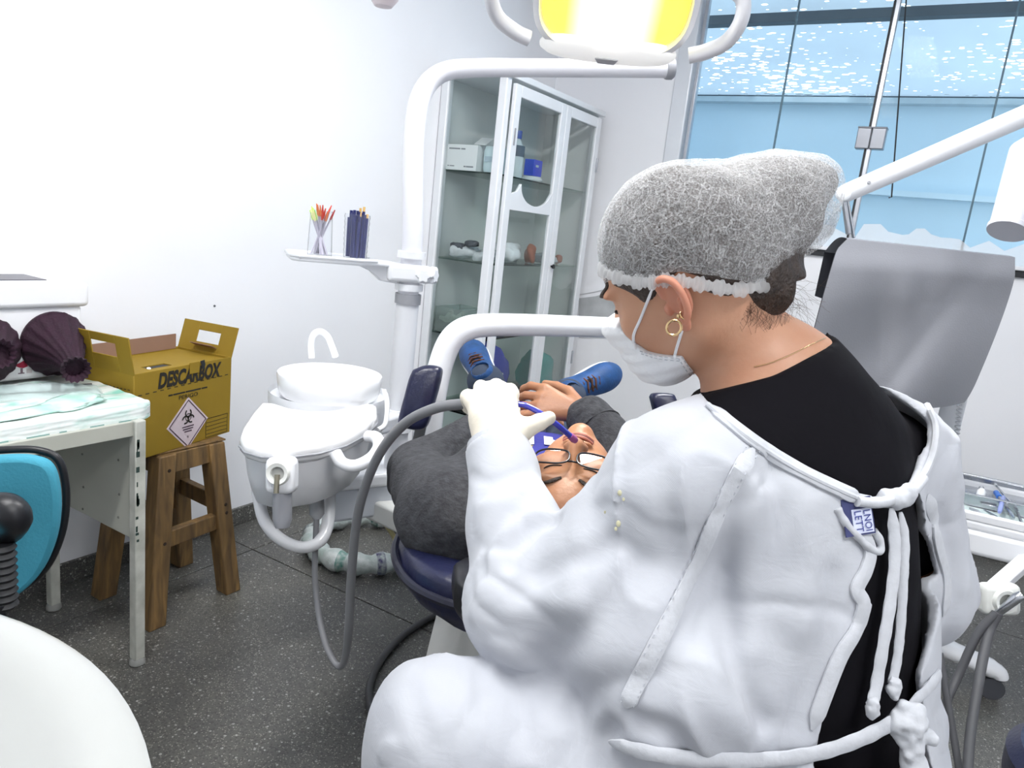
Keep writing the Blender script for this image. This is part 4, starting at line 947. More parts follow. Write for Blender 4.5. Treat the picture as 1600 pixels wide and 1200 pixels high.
# ================================================================== overhead dental lamp
LC = P(962, 2, 1.2)
tgt = np.array([-.46, 1.06, 1.0])
ln = tgt-LC; ln /= np.linalg.norm(ln)
lamp_n = ln*.62+(CAMO-LC)/np.linalg.norm(CAMO-LC)*.62; lamp_n /= np.linalg.norm(lamp_n)
lu = np.cross(lamp_n, Z3); lu /= np.linalg.norm(lu); lu = lu if lu @ CR > 0 else -lu
lv = np.cross(lu, lamp_n); lv = lv if lv[2] > 0 else -lv
dl_ = thing('dental_lamp', 'lit dental operating lamp with yellow glow and side handles', 'lamp', LC)
LR = np.array([lu, lv, lamp_n]).T
def ellring(a, b, z, cy=0, n=48, p=.75):
    r = []
    for j in range(n):
        t_ = 2*PI*j/n; c, q = math.cos(t_), math.sin(t_)
        r.append(LC+LR @ np.array([a*np.sign(c)*abs(c)**p, cy+b*np.sign(q)*abs(q)**p, z]))
    return r
link('shell', loft([ellring(.05, .04, -.10), ellring(.10, .075, -.085), ellring(.128, .095, -.05), ellring(.136, .102, -.01), ellring(.134, .10, .012), ellring(.124, .090, .016), ellring(.122, .088, .004)]), WHITE, dl_, auto=60)
def lens_mat():
    m = bpy.data.materials.new('lit_reflector'); m.use_nodes = True; nt = m.node_tree; N = nt.nodes; L = nt.links; b = N['Principled BSDF']
    tc = N.new('ShaderNodeTexCoord'); vm = N.new('ShaderNodeVectorMath'); vm.operation = 'DOT_PRODUCT'; vm.inputs[1].default_value = tuple(lu); L.new(tc.outputs['Object'], vm.inputs[0])
    ab = N.new('ShaderNodeMath'); ab.operation = 'ABSOLUTE'; L.new(vm.outputs['Value'], ab.inputs[0])
    r = N.new('ShaderNodeValToRGB'); e = r.color_ramp.elements; e[0].position = .03; e[0].color = (1, 1, .95, 1); e[1].position = .078; e[1].color = (1, .78, .01, 1)
    L.new(ab.outputs[0], r.inputs[0]); b.inputs['Base Color'].default_value = (.8, .7, .3, 1); L.new(r.outputs[0], b.inputs['Emission Color']); b.inputs['Emission Strength'].default_value = 1.35; return m
link('reflector', loft([ellring(.12, .086, .006), ellring(.09, .06, .011), ellring(.03, .02, .013)]), lens_mat(), dl_)
link('bulb_cover', MB().box(LC+LR @ np.array([0, -.005, .018]), (.055, .12, .012), LR), mat('bulb_glow', '#ffffff', .3, emit='#fffdf2', estr=6), dl_, bevel=.005)
link('lower_rim', loft([ellring(.112, .020, .000, -.078), ellring(.118, .024, .008, -.081), ellring(.110, .021, .015, -.083), ellring(.08, .012, .018, -.084)]), mat('rim_white', '#f4f5f6', .3, emit='#fffef8', estr=.25), dl_, auto=60)
link('switch', MB().prism([(-.02, .004), (.02, .004), (.014, -.005), (-.014, -.005)], LC+LR @ np.array([0, -.096, .0185]), lu, lv, .003), GREYP, dl_)
link('crossbar', MB().box(LC+LR @ np.array([0, .075, .016]), (.24, .02, .012), LR), GREYP, dl_, bevel=.003)
for s in (-1, 1):
    hb = [(.12, .03, -.03), (.155, .035, -.02), (.195, .03, .0), (.203, .005, .02), (.19, -.03, .028), (.16, -.052, .03), (.135, -.062, .03)]
    link('handle', MB().tube(bez([LC+LR @ np.array([s*a, b, c]) for a, b, c in hb], 6), .0185, n=14, ry=.65), mat('handle_grey', '#d5d6dc', .35, var=.03), dl_)
link('neck', MB().tube(bez([LC-lamp_n*.09, LC-lamp_n*.15+Z3*.03, LC-lamp_n*.2+Z3*.18, P(990, -140, 1.9), P(1000, -60, 2.16), P(1003, 95, 2.195)], 8), .016, n=14), WHITE, dl_)
sp = bpy.data.lights.new('dental_lamp_beam', 'SPOT'); sp.energy = 20; sp.spot_size = math.radians(38); sp.spot_blend = .6; sp.shadow_soft_size = .06; sp.color = (1, .97, .88)
so = bpy.data.objects.new('dental_lamp_beam', sp); C.objects.link(so); so.location = LC+ln*.05; so.rotation_euler = Vector(ln).to_track_quat('-Z', 'Y').to_euler()

# ================================================================== right side: cart, covered unit, white arm
ct0 = FL(1562, 1098, 0)
cart = thing('instrument_cart', 'white wheeled instrument cart with steel tray at right edge', 'cart', (.55, 2.55, 0))
TZc = .68
ta = FL(1470, 741, TZc); tb_ = FL(1640, 777, TZc)     # far edge of the cart top
ud = (tb_-ta)/np.linalg.norm(tb_-ta); vd = np.cross(ud, Z3); vd = vd if vd @ CF < 0 else -vd      # towards the camera
W_, D_ = .62, .40
tc_ = ta-ud*.08+ud*W_/2+vd*D_/2
Rt = np.array([ud, -vd, Z3]).T
link('top', MB().box(tc_+np.array([0, 0, -.035]), (W_, D_, .03), Rt), WHITE, cart, bevel=.01, seg=3)
link('rim', MB().frame(tc_+np.array([0, 0, -.010]), ud, -vd, W_, D_, .018, .028), WHITE, cart, bevel=.006)
link('front_fascia', MB().box(tc_+vd*(D_/2-.02)+np.array([0, 0, -.085]), (W_-.04, .05, .075), Rt), PLAST, cart, bevel=.014, seg=3)
colx = tc_-ud*.20-vd*.06
link('column', MB().bar(colx+np.array([0, 0, -.05]), colx+np.array([0, 0, .12-TZc]), .09, .08, up=ud), WHITE, cart, bevel=.01)
bs_c = np.array([*colx[:2], .12])
for k, e_ in enumerate((np.array([*FL(1555, 1045, .1)[:2], .10]), bs_c-ud*.18+vd*.24, bs_c+ud*.02-vd*.28, bs_c-ud*.28-vd*.10)):
    e_ = np.array([e_[0], e_[1], .095]); m0 = (bs_c+e_)/2+np.array([0, 0, .015])
    lg_ = link('base_leg', MB().tube(bez([bs_c+np.array([0, 0, .03]), m0, e_, e_+(e_-bs_c)*.08-np.array([0, 0, .02])], 6), [.045]*6+[.042]*6+[.036]*5+[.03, .012], n=16, ry=.7), WHITE, cart)
    cc = e_+np.array([0, 0, -.058]); ca = np.cross(e_-bs_c, Z3); ca /= np.linalg.norm(ca)
    wh = link('caster', MB().cyl(cc-ca*.022, cc+ca*.022, .037, n=28), mat('caster_grey', '#4c4e54', .5, var=.15), lg_)
    link('caster', MB().lathe([(.02, .0), (.022, .006), (0, .008)], cc+ca*.022*(-1), np.array([Z3, np.cross(-ca, Z3), -ca]).T, n=20), GREYP, lg_)
    link('caster_fork', MB().bar(cc+np.array([0, 0, .03]), e_-np.array([0, 0, .005]), .055, .04, up=ca), mat('fork_dark', '#393b40', .5), lg_, bevel=.006)
# steel tray with instruments on the cart
tp0 = tc_-vd*.07+np.array([0, 0, -.019])
ty = thing('steel_tray', 'steel instrument tray lined with plastic on the cart', 'tray', tp0)
link('tray_bottom', MB().box(tp0+np.array([0, 0, .003]), (.48, .23, .004), Rt), STEEL, ty)
link('tray_wall', MB().frame(tp0+np.array([0, 0, .020]), ud, -vd, .50, .25, .006, .036), STEEL, ty, bevel=.002)
link('lip', MB().tube([tp0+ud*a*.252+vd*b*.127+np.array([0, 0, .038]) for a, b in ((-1, -1), (1, -1), (1, 1), (-1, 1))], .004, n=8, closed=True), STEEL, ty)
def loc(px, py): 
    p = FL(px, py, tp0[2]+.012); return p
def instrument(name, label, a, b, r, m, cat='instrument', extra=None, lift=0.0):
    t = thing(name, label, cat, (a+b)/2, 'instruments in the steel tray'); d = (b-a)/np.linalg.norm(b-a); up_ = np.array([0, 0, r+lift-.004])
    link('shaft', MB().tube([a+up_, a+d*.02+up_, b-d*.02+up_, b+up_], [r*.5, r, r, r*.6], n=12), m, t)
    if extra: extra(t, a+up_, b+up_, d)
    return t
LBL = mat('light_blue_plastic', '#8e9cd8', .35, var=.1)
instrument('scaler', 'slim steel probe with white end crossing the tray', loc(1549, 758), loc(1590, 806), .0035, STEEL, extra=lambda t, a, b, d: link('tip', MB().tube([a, a+d*.05], .0045, n=8), PLAST, t), lift=.014)
instrument('handpiece', 'blue-collared tube handpiece lying diagonally in the tray', loc(1556, 774), loc(1583, 813), .006, STEEL, extra=lambda t, a, b, d: link('collar', MB().tube([a-d*.004, a+d*.045], .0085, n=14), mat('collar_blue', '#3f7fe0', .35), t), lift=.006)
instrument('plastic_tube', 'short lilac plastic tube lying on the instruments', loc(1566, 784), loc(1559, 810), .0065, LBL, lift=.016)
instrument('mirror', 'steel mouth mirror along right side of the tray', loc(1583, 782), loc(1598, 822), .004, STEEL)
def crown(t, a, b, d):
    link('cap', MB().lathe([(.012, 0), (.012, .02), (.006, .028), (0, .028)], a+np.array([0, 0, .004]), n=16), PLAST, t)
instrument('extractor', 'chunky steel extractor with white cap lying in tray', loc(1529, 786), loc(1532, 768), .009, STEEL, extra=crown, lift=.01)
instrument('forceps', 'dark steel forceps near tray front edge', loc(1515, 795), loc(1535, 805), .006, ALU)
instrument('pliers', 'steel pliers in the middle of the tray', loc(1532, 790), loc(1558, 796), .0055, STEEL, lift=.004)
instrument('spatula', 'bright steel spatula by tray front edge', loc(1537, 800), loc(1562, 814), .004, STEEL, lift=.006)
wp = tc_+vd*.125+np.array([0, 0, -.017])
tag(link('tray_sheet', grid_sheet(lambda u, v: wp+ud*((u-.5)*.44)+vd*((v-.5)*.11)+np.array([0, 0, .003+.0025*math.sin(u*23+v*5)+.002*math.sin(u*41-v*9)]), 40, 10), glass('sheet_clear', (.9, .97, .95), .2, .15, .45, (.84, .94, .91))), 'clear greenish plastic sheet on cart before the steel tray', 'sheet')
# handpiece holder on the cart with hoses hanging
hc2 = P(1560, 935, 2.0)
hh = thing('handpiece_holder', 'cream holder block with steel handpiece hung below the cart', 'holder', hc2)
link('block', MB().box(hc2, (.10, .05, .085), np.array([CR, CF, CU]).T), OFFW, hh, bevel=.016, seg=3)
link('cup_ring', MB().lathe([(.018, 0), (.02, .01), (.03, .012), (.034, 0)], hc2-CF*.025, np.array([CR, CU, -CF]).T, n=28), OFFW, hh)
link('mount', MB().bar(hc2+CF*.02+CU*.02, np.array([*(tc_+vd*(D_/2-.03))[:2], TZc-.08]), .04, .03), WHITE, hh, bevel=.005)
link('syringe', MB().tube([hc2-CF*.03-CU*.03-CR*.02, hc2-CF*.06+CU*.02+CR*.01, hc2-CF*.062+CU*.026+CR*.02], [.010, .014, .012], n=16), STEEL, hh)
link('nozzle', MB().tube([hc2-CF*.062+CU*.022+CR*.02, hc2-CF*.066+CU*.01+CR*.035, hc2-CF*.066-CU*.018+CR*.034], .0045, n=10), STEEL, hh)
b0 = hc2-CF*.03-CU*.03-CR*.02
for k, (pts_, lab) in enumerate((([b0, P(1545, 990, 1.97), P(1530, 1060, 1.92), P(1515, 1160, 1.86), P(1510, 1260, 1.80)], 'dark hose hanging straight down from the handpiece holder'), ([b0-CR*.006, P(1528, 990, 1.98), P(1500, 1050, 1.98), P(1478, 1100, 1.96), P(1455, 1180, 1.94), P(1460, 1260, 1.92)], 'dark hose hanging behind the gown from the handpiece holder'), ([P(1468, 1020, 1.95), P(1478, 1080, 1.93), P(1490, 1150, 1.9), P(1505, 1240, 1.85)], 'thin grey hose crossing beside the white gown'))):
    tag(link('hanging_hose', MB().tube(bez(pts_, 8), (.0125, .0115, .009)[k], n=12), DGREYH), lab, 'hose', 'hoses below the holder')

# dust cover draped over a monitor arm unit
CLG = mat('grey_cloth', '#7d7f86', .75, var=.06, scale=5, bump=.1, bscale=220); LIN = mat('dark_lining', '#2b2d35', .8, var=.1)
DCV = 2.3
cvr = thing('dust_cover', 'grey cloth dust cover draped over a monitor near the window', 'cover', (*P(1440, 520, DCV)[:2], .98))
def front(u, v):
    l = np.array([1312-(v**.9)*72, 379+v*262]); r = np.array([1586-(max(0, v-.12)**1.2)*92, 402+v*236])
    if v < .04: l = l+np.array([12*(.04-v)/.04, -6*(.04-v)/.04])
    q = l+(r-l)*u
    bot = 14*max(0, (v-.82)/.18)**2*((2*abs(u-.55))**4)
    q = q-np.array([0, bot])
    fold = .016*v*math.sin(u*9+v*2.0+.6)+.010*math.sin(u*4.2+5.2*v)*min(1, v*3)+.012*math.exp(-((u-.42-.25*(v-.2))/.07)**2)*math.exp(-((v-.32)/.16)**2)-.010*math.exp(-((u-.2-.3*v)/.06)**2)*v*1.6-.012*math.exp(-((u-.8+.35*v)/.07)**2)*v
    return P(q[0], q[1], DCV-.05-.03*math.sin(min(1, v*6)*PI/2)-fold)
nu, nv = 70, 60
link('front_drape', grid_sheet(front, nu, nv), CLG, cvr)
def topf(u, v):
    a = front(u, 0); b = a+CF*.16+Z3*(-.012); m_ = a*(1-v)+b*v; return m_+Z3*.022*math.sin(PI*v)
link('top_drape', grid_sheet(topf, 40, 10), CLG, cvr)
def backf(u, v):
    a = topf(u, 1); return a-Z3*.26*v*(.55+.45*u if v < 2 else 1)+CF*.01*v+CR*(-.03*v*(u > .5)*(u-.5)*2*max(0, v-.5))
link('back_drape', grid_sheet(backf, 40, 14), LIN, cvr)
def linf(u, v): return front(u, v)+CF*.006
link('lining', grid_sheet(linf, 30, 30), LIN, cvr)
link('inner_tag', MB().box(backf(1, .25)-CF*.004-CR*.012, (.018, .003, .03), np.array([CR, CF, CU]).T), PLAST, cvr)
mon = thing('covered_monitor', 'monitor panel on grey column with coiled cord, under the grey cover', 'monitor', (*P(1490, 700, 2.42)[:2], TZc))
mc = P(1430, 450, DCV+.03); mw = np.array([CR[0], CR[1], 0]); mw /= np.linalg.norm(mw)
link('panel', MB().box(mc, (.42, .05, .13), np.array([mw, np.cross(Z3, mw), Z3]).T), GREYP, mon, bevel=.01)
mp_ = ta-ud*.02+vd*.06
link('column', MB().bb((mp_[0]-.035, mp_[1]-.03, TZc-.018), (mp_[0]+.035, mp_[1]+.03, mc[2]-.05)), mat('column_grey', '#c9ccd2', .5), mon, bevel=.006)
link('foot', MB().bb((mp_[0]-.05, mp_[1]-.04, TZc-.019), (mp_[0]+.05, mp_[1]+.04, TZc-.006)), GREYP, mon, bevel=.003)
cl = []; ca_, cb_ = P(1500, 632, 2.33), P(1494, 690, 2.33)
for k in range(120):
    a = k/119; cl.append(ca_+(cb_-ca_)*a+(mw*math.cos(a*2*PI*9)+np.cross(Z3, mw)*math.sin(a*2*PI*9))*.007)
link('coiled_cord', MB().tube(cl, .0025, n=6), mat('cord_pale', '#b9bcc2', .5), mon)
# articulated white arm with cone head
arm = thing('swing_arm_unit', 'white slanting articulated arm in front of the window', 'arm', (*P(2080, -26, 2.12)[:2], 0))
a0_, a1_ = P(1312, 306, 2.32), P(1640, 164, 2.25)
link('arm_tube', MB().tube([a0_, a0_+(a1_-a0_)*.03, a1_], [.024, .029, .033], n=22), WHITE, arm)
link('joint_disc', MB().lathe([(.022, 0), (.022, .012), (.015, .016), (0, .016)], a0_-CF*.02, np.array([CR, CU, -CF]).T, n=24), PLAST, arm)
link('arm_screw', MB().lathe([(.006, 0), (.005, .003), (0, .003)], a0_+(a1_-a0_)*.12-CF*.03, np.array([CR, CU, -CF]).T, n=10), GREYP, arm)
link('drop_link', MB().bar(a0_+CR*.012, P(1326, 366, 2.33), .012, .02, up=CF), ALU, arm, bevel=.003)
link('drop_link', MB().bar(a0_+CR*.022, P(1334, 372, 2.33), .007, .014, up=CF), STEEL, arm, bevel=.002)
cx = P(2080, -26, 2.12); link('arm_tube', MB().tube([a1_, cx], .033, n=22), WHITE, arm)
link('stand_pole', MB().tube([cx+Z3*.05, (cx[0], cx[1], .03)], .035, n=22), WHITE, arm)
link('stand_foot', MB().lathe([(.24, 0), (.24, .03), (.05, .05), (0, .05)], (cx[0], cx[1], 0)), WHITE, arm)
cn = thing('cone_head', 'white cone-shaped lamp head at the right edge', 'lamp', (.75, 2.0, 0))
c0, c1 = P(1574, 362, 1.98), P(1622, 240, 2.02)
cd = (c1-c0)/np.linalg.norm(c1-c0)
link('cone', MB().tube([c0+cd*.004, c0, c0+cd*.012, c0+cd*.016, c1, c1+cd*.03], [.038, .050, .052, .048, .070, .05], n=36), mat('cone_white', '#d5d6df', .35, var=.03), cn)
pz = c1+CR*.78
link('cone_arm', MB().tube(bez([c1+cd*.02, c1+cd*.16+CR*.25, pz+Z3*.12, np.array([pz[0], pz[1], .6]), np.array([pz[0], pz[1], .03])], 8), .018, n=14), WHITE, cn)
link('cone_foot', MB().lathe([(.18, 0), (.18, .02), (.04, .04), (0, .04)], (pz[0], pz[1], 0)), WHITE, cn)
# navy stool in the lower right corner
ns = np.array([*P(1768, 1260, 1.15)[:2], 0])
nst = thing('navy_stool', 'dark navy round stool cut off by lower right corner', 'stool', ns)
nz = P(1768, 1215, 1.15)[2]
link('seat', MB().lathe([(0, nz-.08), (.15, nz-.08), (.17, nz-.06), (.172, nz-.02), (.155, nz), (0, nz+.005)], ns, n=48), NAVY, nst)
link('column', MB().cyl(ns+np.array([0, 0, .06]), ns+np.array([0, 0, nz-.08]), .025), STEEL, nst)
for k in range(5):
    a = 2*PI*k/5; e_ = ns+np.array([math.cos(a)*.22, math.sin(a)*.22, .06]); l_ = link('base_arm', MB().bar(ns+np.array([0, 0, .08]), e_, .03, .025), BLACKP, nst, bevel=.004)
    link('caster', MB().cyl(e_+np.array([-.01, 0, -.035]), e_+np.array([.01, 0, -.035]), .025), BLACKR, l_)
# ================================================================== implicit-surface modelling for the people
_T = np.random.RandomState(3).rand(65536).astype(np.float32)
def vnoise(p):
    i = np.floor(p).astype(np.int64); f = (p-i).astype(np.float32); f = f*f*(3-2*f); r = 0
    for a in (0, 1):
        for b in (0, 1):
            for c in (0, 1):
                h = (((i[:, 0]+a)*73856093) ^ ((i[:, 1]+b)*19349663) ^ ((i[:, 2]+c)*83492791)) & 65535
                r = r+_T[h]*(f[:, 0] if a else 1-f[:, 0])*(f[:, 1] if b else 1-f[:, 1])*(f[:, 2] if c else 1-f[:, 2])
    return r-.5
def smin(a, b, k):
    if k <= 0: return np.minimum(a, b)
    h = np.maximum(k-np.abs(a-b), 0)/k; return np.minimum(a, b)-h*h*k*.25
def smax(a, b, k): return -smin(-a, -b, k)
def rcone(a, b, ra, rb):
    a = np.array(a, np.float32); b = np.array(b, np.float32); ba = b-a; q = float(ba @ ba)
    def f(p):
        t = np.clip(((p-a) @ ba)/q, 0, 1); d = p-a-t[:, None]*ba
        return np.sqrt((d*d).sum(1))-(ra+(rb-ra)*t)
    f.bs = ((a+b)/2, math.sqrt(q)/2+max(ra, rb)); return f
def poly_chain(pts, rs):
    fs = [rcone(pts[i], pts[i+1], rs[i], rs[i+1]) for i in range(len(pts)-1)]
    def f(p):
        d = fs[0](p)
        for g in fs[1:]: d = np.minimum(d, g(p))
        return d
    return f
def ell(c, R, r):
    c = np.array(c, np.float32); R = np.array(R, np.float32); r = np.array(r, np.float32)
    def f(p):
        q = ((p-c) @ R)/r; k0 = np.sqrt((q*q).sum(1))+1e-9; k1 = np.sqrt(((q/r)**2).sum(1))+1e-9
        return k0*(k0-1)/k1
    f.bs = (c, float(r.max())); return f
def rbox(c, R, hs, rd):
    c = np.array(c, np.float32); R = np.array(R, np.float32); hs = np.array(hs, np.float32)-rd
    def f(p):
        q = np.abs((p-c) @ R)-hs
        return np.sqrt((np.maximum(q, 0)**2).sum(1))+np.minimum(q.max(1), 0)-rd
    return f
def union(items):
    """items: list of (sdf, k)"""
    def f(p):
        if len(p) > 64:
            a, b = p.min(0), p.max(0); c = (a+b)/2; r = float(np.linalg.norm(b-a))/2; d = None; far = 1e9
            for g, k in items:
                bs = getattr(g, 'bs', None)
                if bs is not None:
                    gap = float(np.linalg.norm(c-bs[0]))-bs[1]-r
                    if gap > .07: far = min(far, gap); continue
                v = g(p); d = v if d is None else smin(d, v, k)
            return np.full(len(p), far, np.float32) if d is None else np.minimum(d, far)
        d = items[0][0](p)
        for g, k in items[1:]: d = smin(d, g(p), k)
        return d
    return f
def poly2(poly, c, U, V):
    """signed distance to a polygon drawn in the plane (U, V) through c, extruded without end"""
    P2 = np.array(poly, np.float32); c, U, V = (np.array(q, np.float32) for q in (c, U, V))
    def f(p):
        x = (p-c) @ U; y = (p-c) @ V; d = np.full(len(p), 1e9, np.float32); s = np.ones(len(p), np.float32); n = len(P2); j = n-1
        for i in range(n):
            e = P2[j]-P2[i]; wx = x-P2[i][0]; wy = y-P2[i][1]
            t = np.clip((wx*e[0]+wy*e[1])/(e @ e+1e-12), 0, 1); bx = wx-e[0]*t; by = wy-e[1]*t
            d = np.minimum(d, bx*bx+by*by)
            c1 = y >= P2[i][1]; c2 = y < P2[j][1]; c3 = e[0]*wy > e[1]*wx
            s = np.where((c1 & c2 & c3) | (~c1 & ~c2 & ~c3), -s, s); j = i
        return s*np.sqrt(d)
    return f
def surfnet(f, lo, hi, h, B=8, chunk=40000, slack=1.35):
    lo = np.array(lo, float); nb = np.ceil((np.array(hi)-lo)/(h*B)).astype(int)
    I = np.stack(np.meshgrid(*[np.arange(n) for n in nb], indexing='ij'), -1).reshape(-1, 3)
    cen = lo+(I+.5)*h*B
    cs_ = 8; kb = (I//cs_) @ np.array([1000000, 1000, 1]); od = np.argsort(kb, kind='stable'); I, cen, kb = I[od], cen[od], kb[od]
    cut = np.nonzero(np.diff(kb))[0]+1
    d = np.concatenate([f(q.astype(np.float32)) for q in np.split(cen, cut)])
    I = I[np.abs(d) < h*B*.5*1.7321*slack+.012]
    G = B+1; o = np.stack(np.meshgrid(*[np.arange(G)]*3, indexing='ij'), -1).reshape(-1, 3)
    per = max(1, chunk//(G**3)); N = nb*B+2
    ids = []; pos = []; quads = []
    gid = lambda c: (c[..., 0]*N[1]+c[..., 1])*N[2]+c[..., 2]
    for k in range(0, len(I), per):
        J = I[k:k+per]; base = J*B
        gi = base[:, None, :]+o[None]; p = lo+gi*h
        v = f(p.reshape(-1, 3).astype(np.float32)).reshape(len(J), G, G, G)
        s = v < 0
        # cells
        cs = [s[:, a:a+B, b:b+B, c:c+B] for a in (0, 1) for b in (0, 1) for c in (0, 1)]
        cnt = sum(x.astype(np.int8) for x in cs); act = (cnt > 0) & (cnt < 8)
        bi, ci, cj, ck = np.nonzero(act)
        corner = {}
        for a in (0, 1):
            for b in (0, 1):
                for c in (0, 1): corner[(a, b, c)] = v[bi, ci+a, cj+b, ck+c]
        acc = np.zeros((len(bi), 3)); n_ = np.zeros(len(bi))
        for a in corner:
            for ax in range(3):
                if a[ax] == 0:
                    b = list(a); b[ax] = 1; b = tuple(b); va, vb = corner[a], corner[b]; m = (va < 0) != (vb < 0)
                    t = np.where(m, va/(va-vb+1e-20), 0); q = np.array(a, float)[None]+np.zeros((len(bi), 1)); q = np.repeat(np.array([a], float), len(bi), 0); q[:, ax] += t
                    acc += q*m[:, None]; n_ += m
        cell = np.stack([ci, cj, ck], 1)+base[bi]
        ids.append(gid(cell)); pos.append(lo+(cell+acc/n_[:, None])*h)
        for ax in range(3):
            sl0 = [slice(0, B)]*3; sl1 = [slice(0, B)]*3; sl1[ax] = slice(1, B+1)
            s0 = s[(slice(None), *sl0)]; s1 = s[(slice(None), *sl1)]
            m = s0 != s1; bi2, a_, b_, c_ = np.nonzero(m); g0 = np.stack([a_, b_, c_], 1)+base[bi2]
            u, w_ = (ax+1) % 3, (ax+2) % 3
            e = np.eye(3, dtype=int); q = np.stack([gid(g0-e[u]-e[w_]), gid(g0-e[w_]), gid(g0), gid(g0-e[u])], 1)
            fl = s0[bi2, a_, b_, c_]; q[~fl] = q[~fl][:, ::-1]; quads.append(q)
    ids = np.concatenate(ids); pos = np.concatenate(pos); quads = np.concatenate(quads)
    o_ = np.argsort(ids); ids, pos = ids[o_], pos[o_]
    ix = np.searchsorted(ids, quads); ix = np.minimum(ix, len(ids)-1); ok = (ids[ix] == quads).all(1); ix = ix[ok]
    return pos, ix
def sdf_mesh(name, f, lo, hi, h, m, parent, smooth_it=0, **kw):
    pos, q = surfnet(f, lo, hi, h, **kw)
    if smooth_it:
        for _ in range(smooth_it):
            i_ = np.concatenate([q[:, a] for a in range(4)]+[q[:, (a+1) % 4] for a in range(4)]); j_ = np.concatenate([q[:, (a+1) % 4] for a in range(4)]+[q[:, a] for a in range(4)])
            n_ = np.bincount(i_, minlength=len(pos)); acc = np.stack([np.bincount(i_, weights=pos[j_, c], minlength=len(pos)) for c in range(3)], 1)
            pos = pos*.4+.6*acc/np.maximum(n_, 1)[:, None]
    off = np.array(parent['_o']); me = bpy.data.meshes.new(name)
    me.vertices.add(len(pos)); me.vertices.foreach_set('co', (pos-off).astype(np.float32).ravel())
    me.loops.add(len(q)*4); me.loops.foreach_set('vertex_index', q.astype(np.int32).ravel())
    me.polygons.add(len(q)); me.polygons.foreach_set('loop_start', np.arange(0, len(q)*4, 4, dtype=np.int32)); me.polygons.foreach_set('loop_total', np.full(len(q), 4, np.int32))
    me.update(calc_edges=True); me.validate(); me.polygons.foreach_set('use_smooth', [True]*len(q)); me.materials.append(m)
    o = bpy.data.objects.new(name, me); C.objects.link(o); o.parent = parent; o['_o'] = list(map(float, off)); return o
def hits(f, pxs, d0=.4, d1=3.0):
    """march the rays of many photo pixels to the surface f at once; rows of nan where nothing is met"""
    pxs = np.array(pxs, float).reshape(-1, 2); r = np.stack([pxs[:, 0]-800, pxs[:, 1]-600, np.full(len(pxs), FPX)], 1) @ RW.T/FPX
    ln_ = np.linalg.norm(r, axis=1); t = np.full(len(pxs), d0); act = np.ones(len(pxs), bool); ok = np.zeros(len(pxs), bool)
    for _ in range(110):
        ix = np.nonzero(act)[0]
        if len(ix) == 0: break
        d = f((CAMO+r[ix]*t[ix][:, None]).astype(np.float32)); dn_ = np.abs(d) < .0006
        ok[ix[dn_]] = True; act[ix[dn_]] = False; t[ix[~dn_]] += d[~dn_]*.72/ln_[ix[~dn_]]; act[ix[t[ix] > d1]] = False
    out = CAMO+r*t[:, None]; out[~ok] = np.nan; return out
def hit(f, px, py, d0=.4, d1=3.0):
    p = hits(f, [(px, py)], d0, d1)[0]; return None if np.isnan(p[0]) else p
def trace(f, pxs, lift=0.0, n=6):
    pp = np.array(bez([np.array([a, b, 0.0]) for a, b in pxs], n)); out = []; last = None
    for q, p in zip(pp, hits(f, pp[:, :2])):
        if np.isnan(p[0]) or (last is not None and np.linalg.norm(p-last) > .12): continue
        out.append(p-ray(q[0], q[1])*lift); last = p
    return out
def nrm(v): v = np.array(v, float); return v/np.linalg.norm(v)
def camv(a, b, c): return nrm(CR*a+CU*b+CF*c)
def ribbon(f, pxs, width, lift=.002, thick=.003, n=6):
    """flat cloth strip lying on the surface f along a traced line"""
    pts = trace(f, pxs, 0, n); pts = [np.array(p) for p in pts]; mb = MB(); secs = []
    e = .004; A_ = np.array(pts); GR = np.stack([f((A_+np.eye(3)[k]*e).astype(np.float32))-f((A_-np.eye(3)[k]*e).astype(np.float32)) for k in range(3)], 1)
    for i in range(len(pts)):
        t = nrm(pts[min(i+1, len(pts)-1)]-pts[max(i-1, 0)]); g = nrm(GR[i])
        s = nrm(np.cross(t, g)); g = np.cross(s, t); r = []; kt = min(1, (i+.6)/3, (len(pts)-i-.4)/3)
        for (a, b) in ((-.5, -.3), (-.5, .5), (-.3, 1), (.3, 1), (.5, .5), (.5, -.3)): r.append(pts[i]+s*width*a*kt+g*(lift+thick*b*kt))
        secs.append(r)
    return loft(secs)
def stitches(f, pxs, m, parent, off=.0, step=2, r=.0007):
    pts = trace(f, pxs, .003, 10); mb = MB()
    for i in range(0, len(pts)-1, step): mb.tube([pts[i], pts[i]+(pts[i+1]-pts[i])*.7], r, n=5)
    return mb

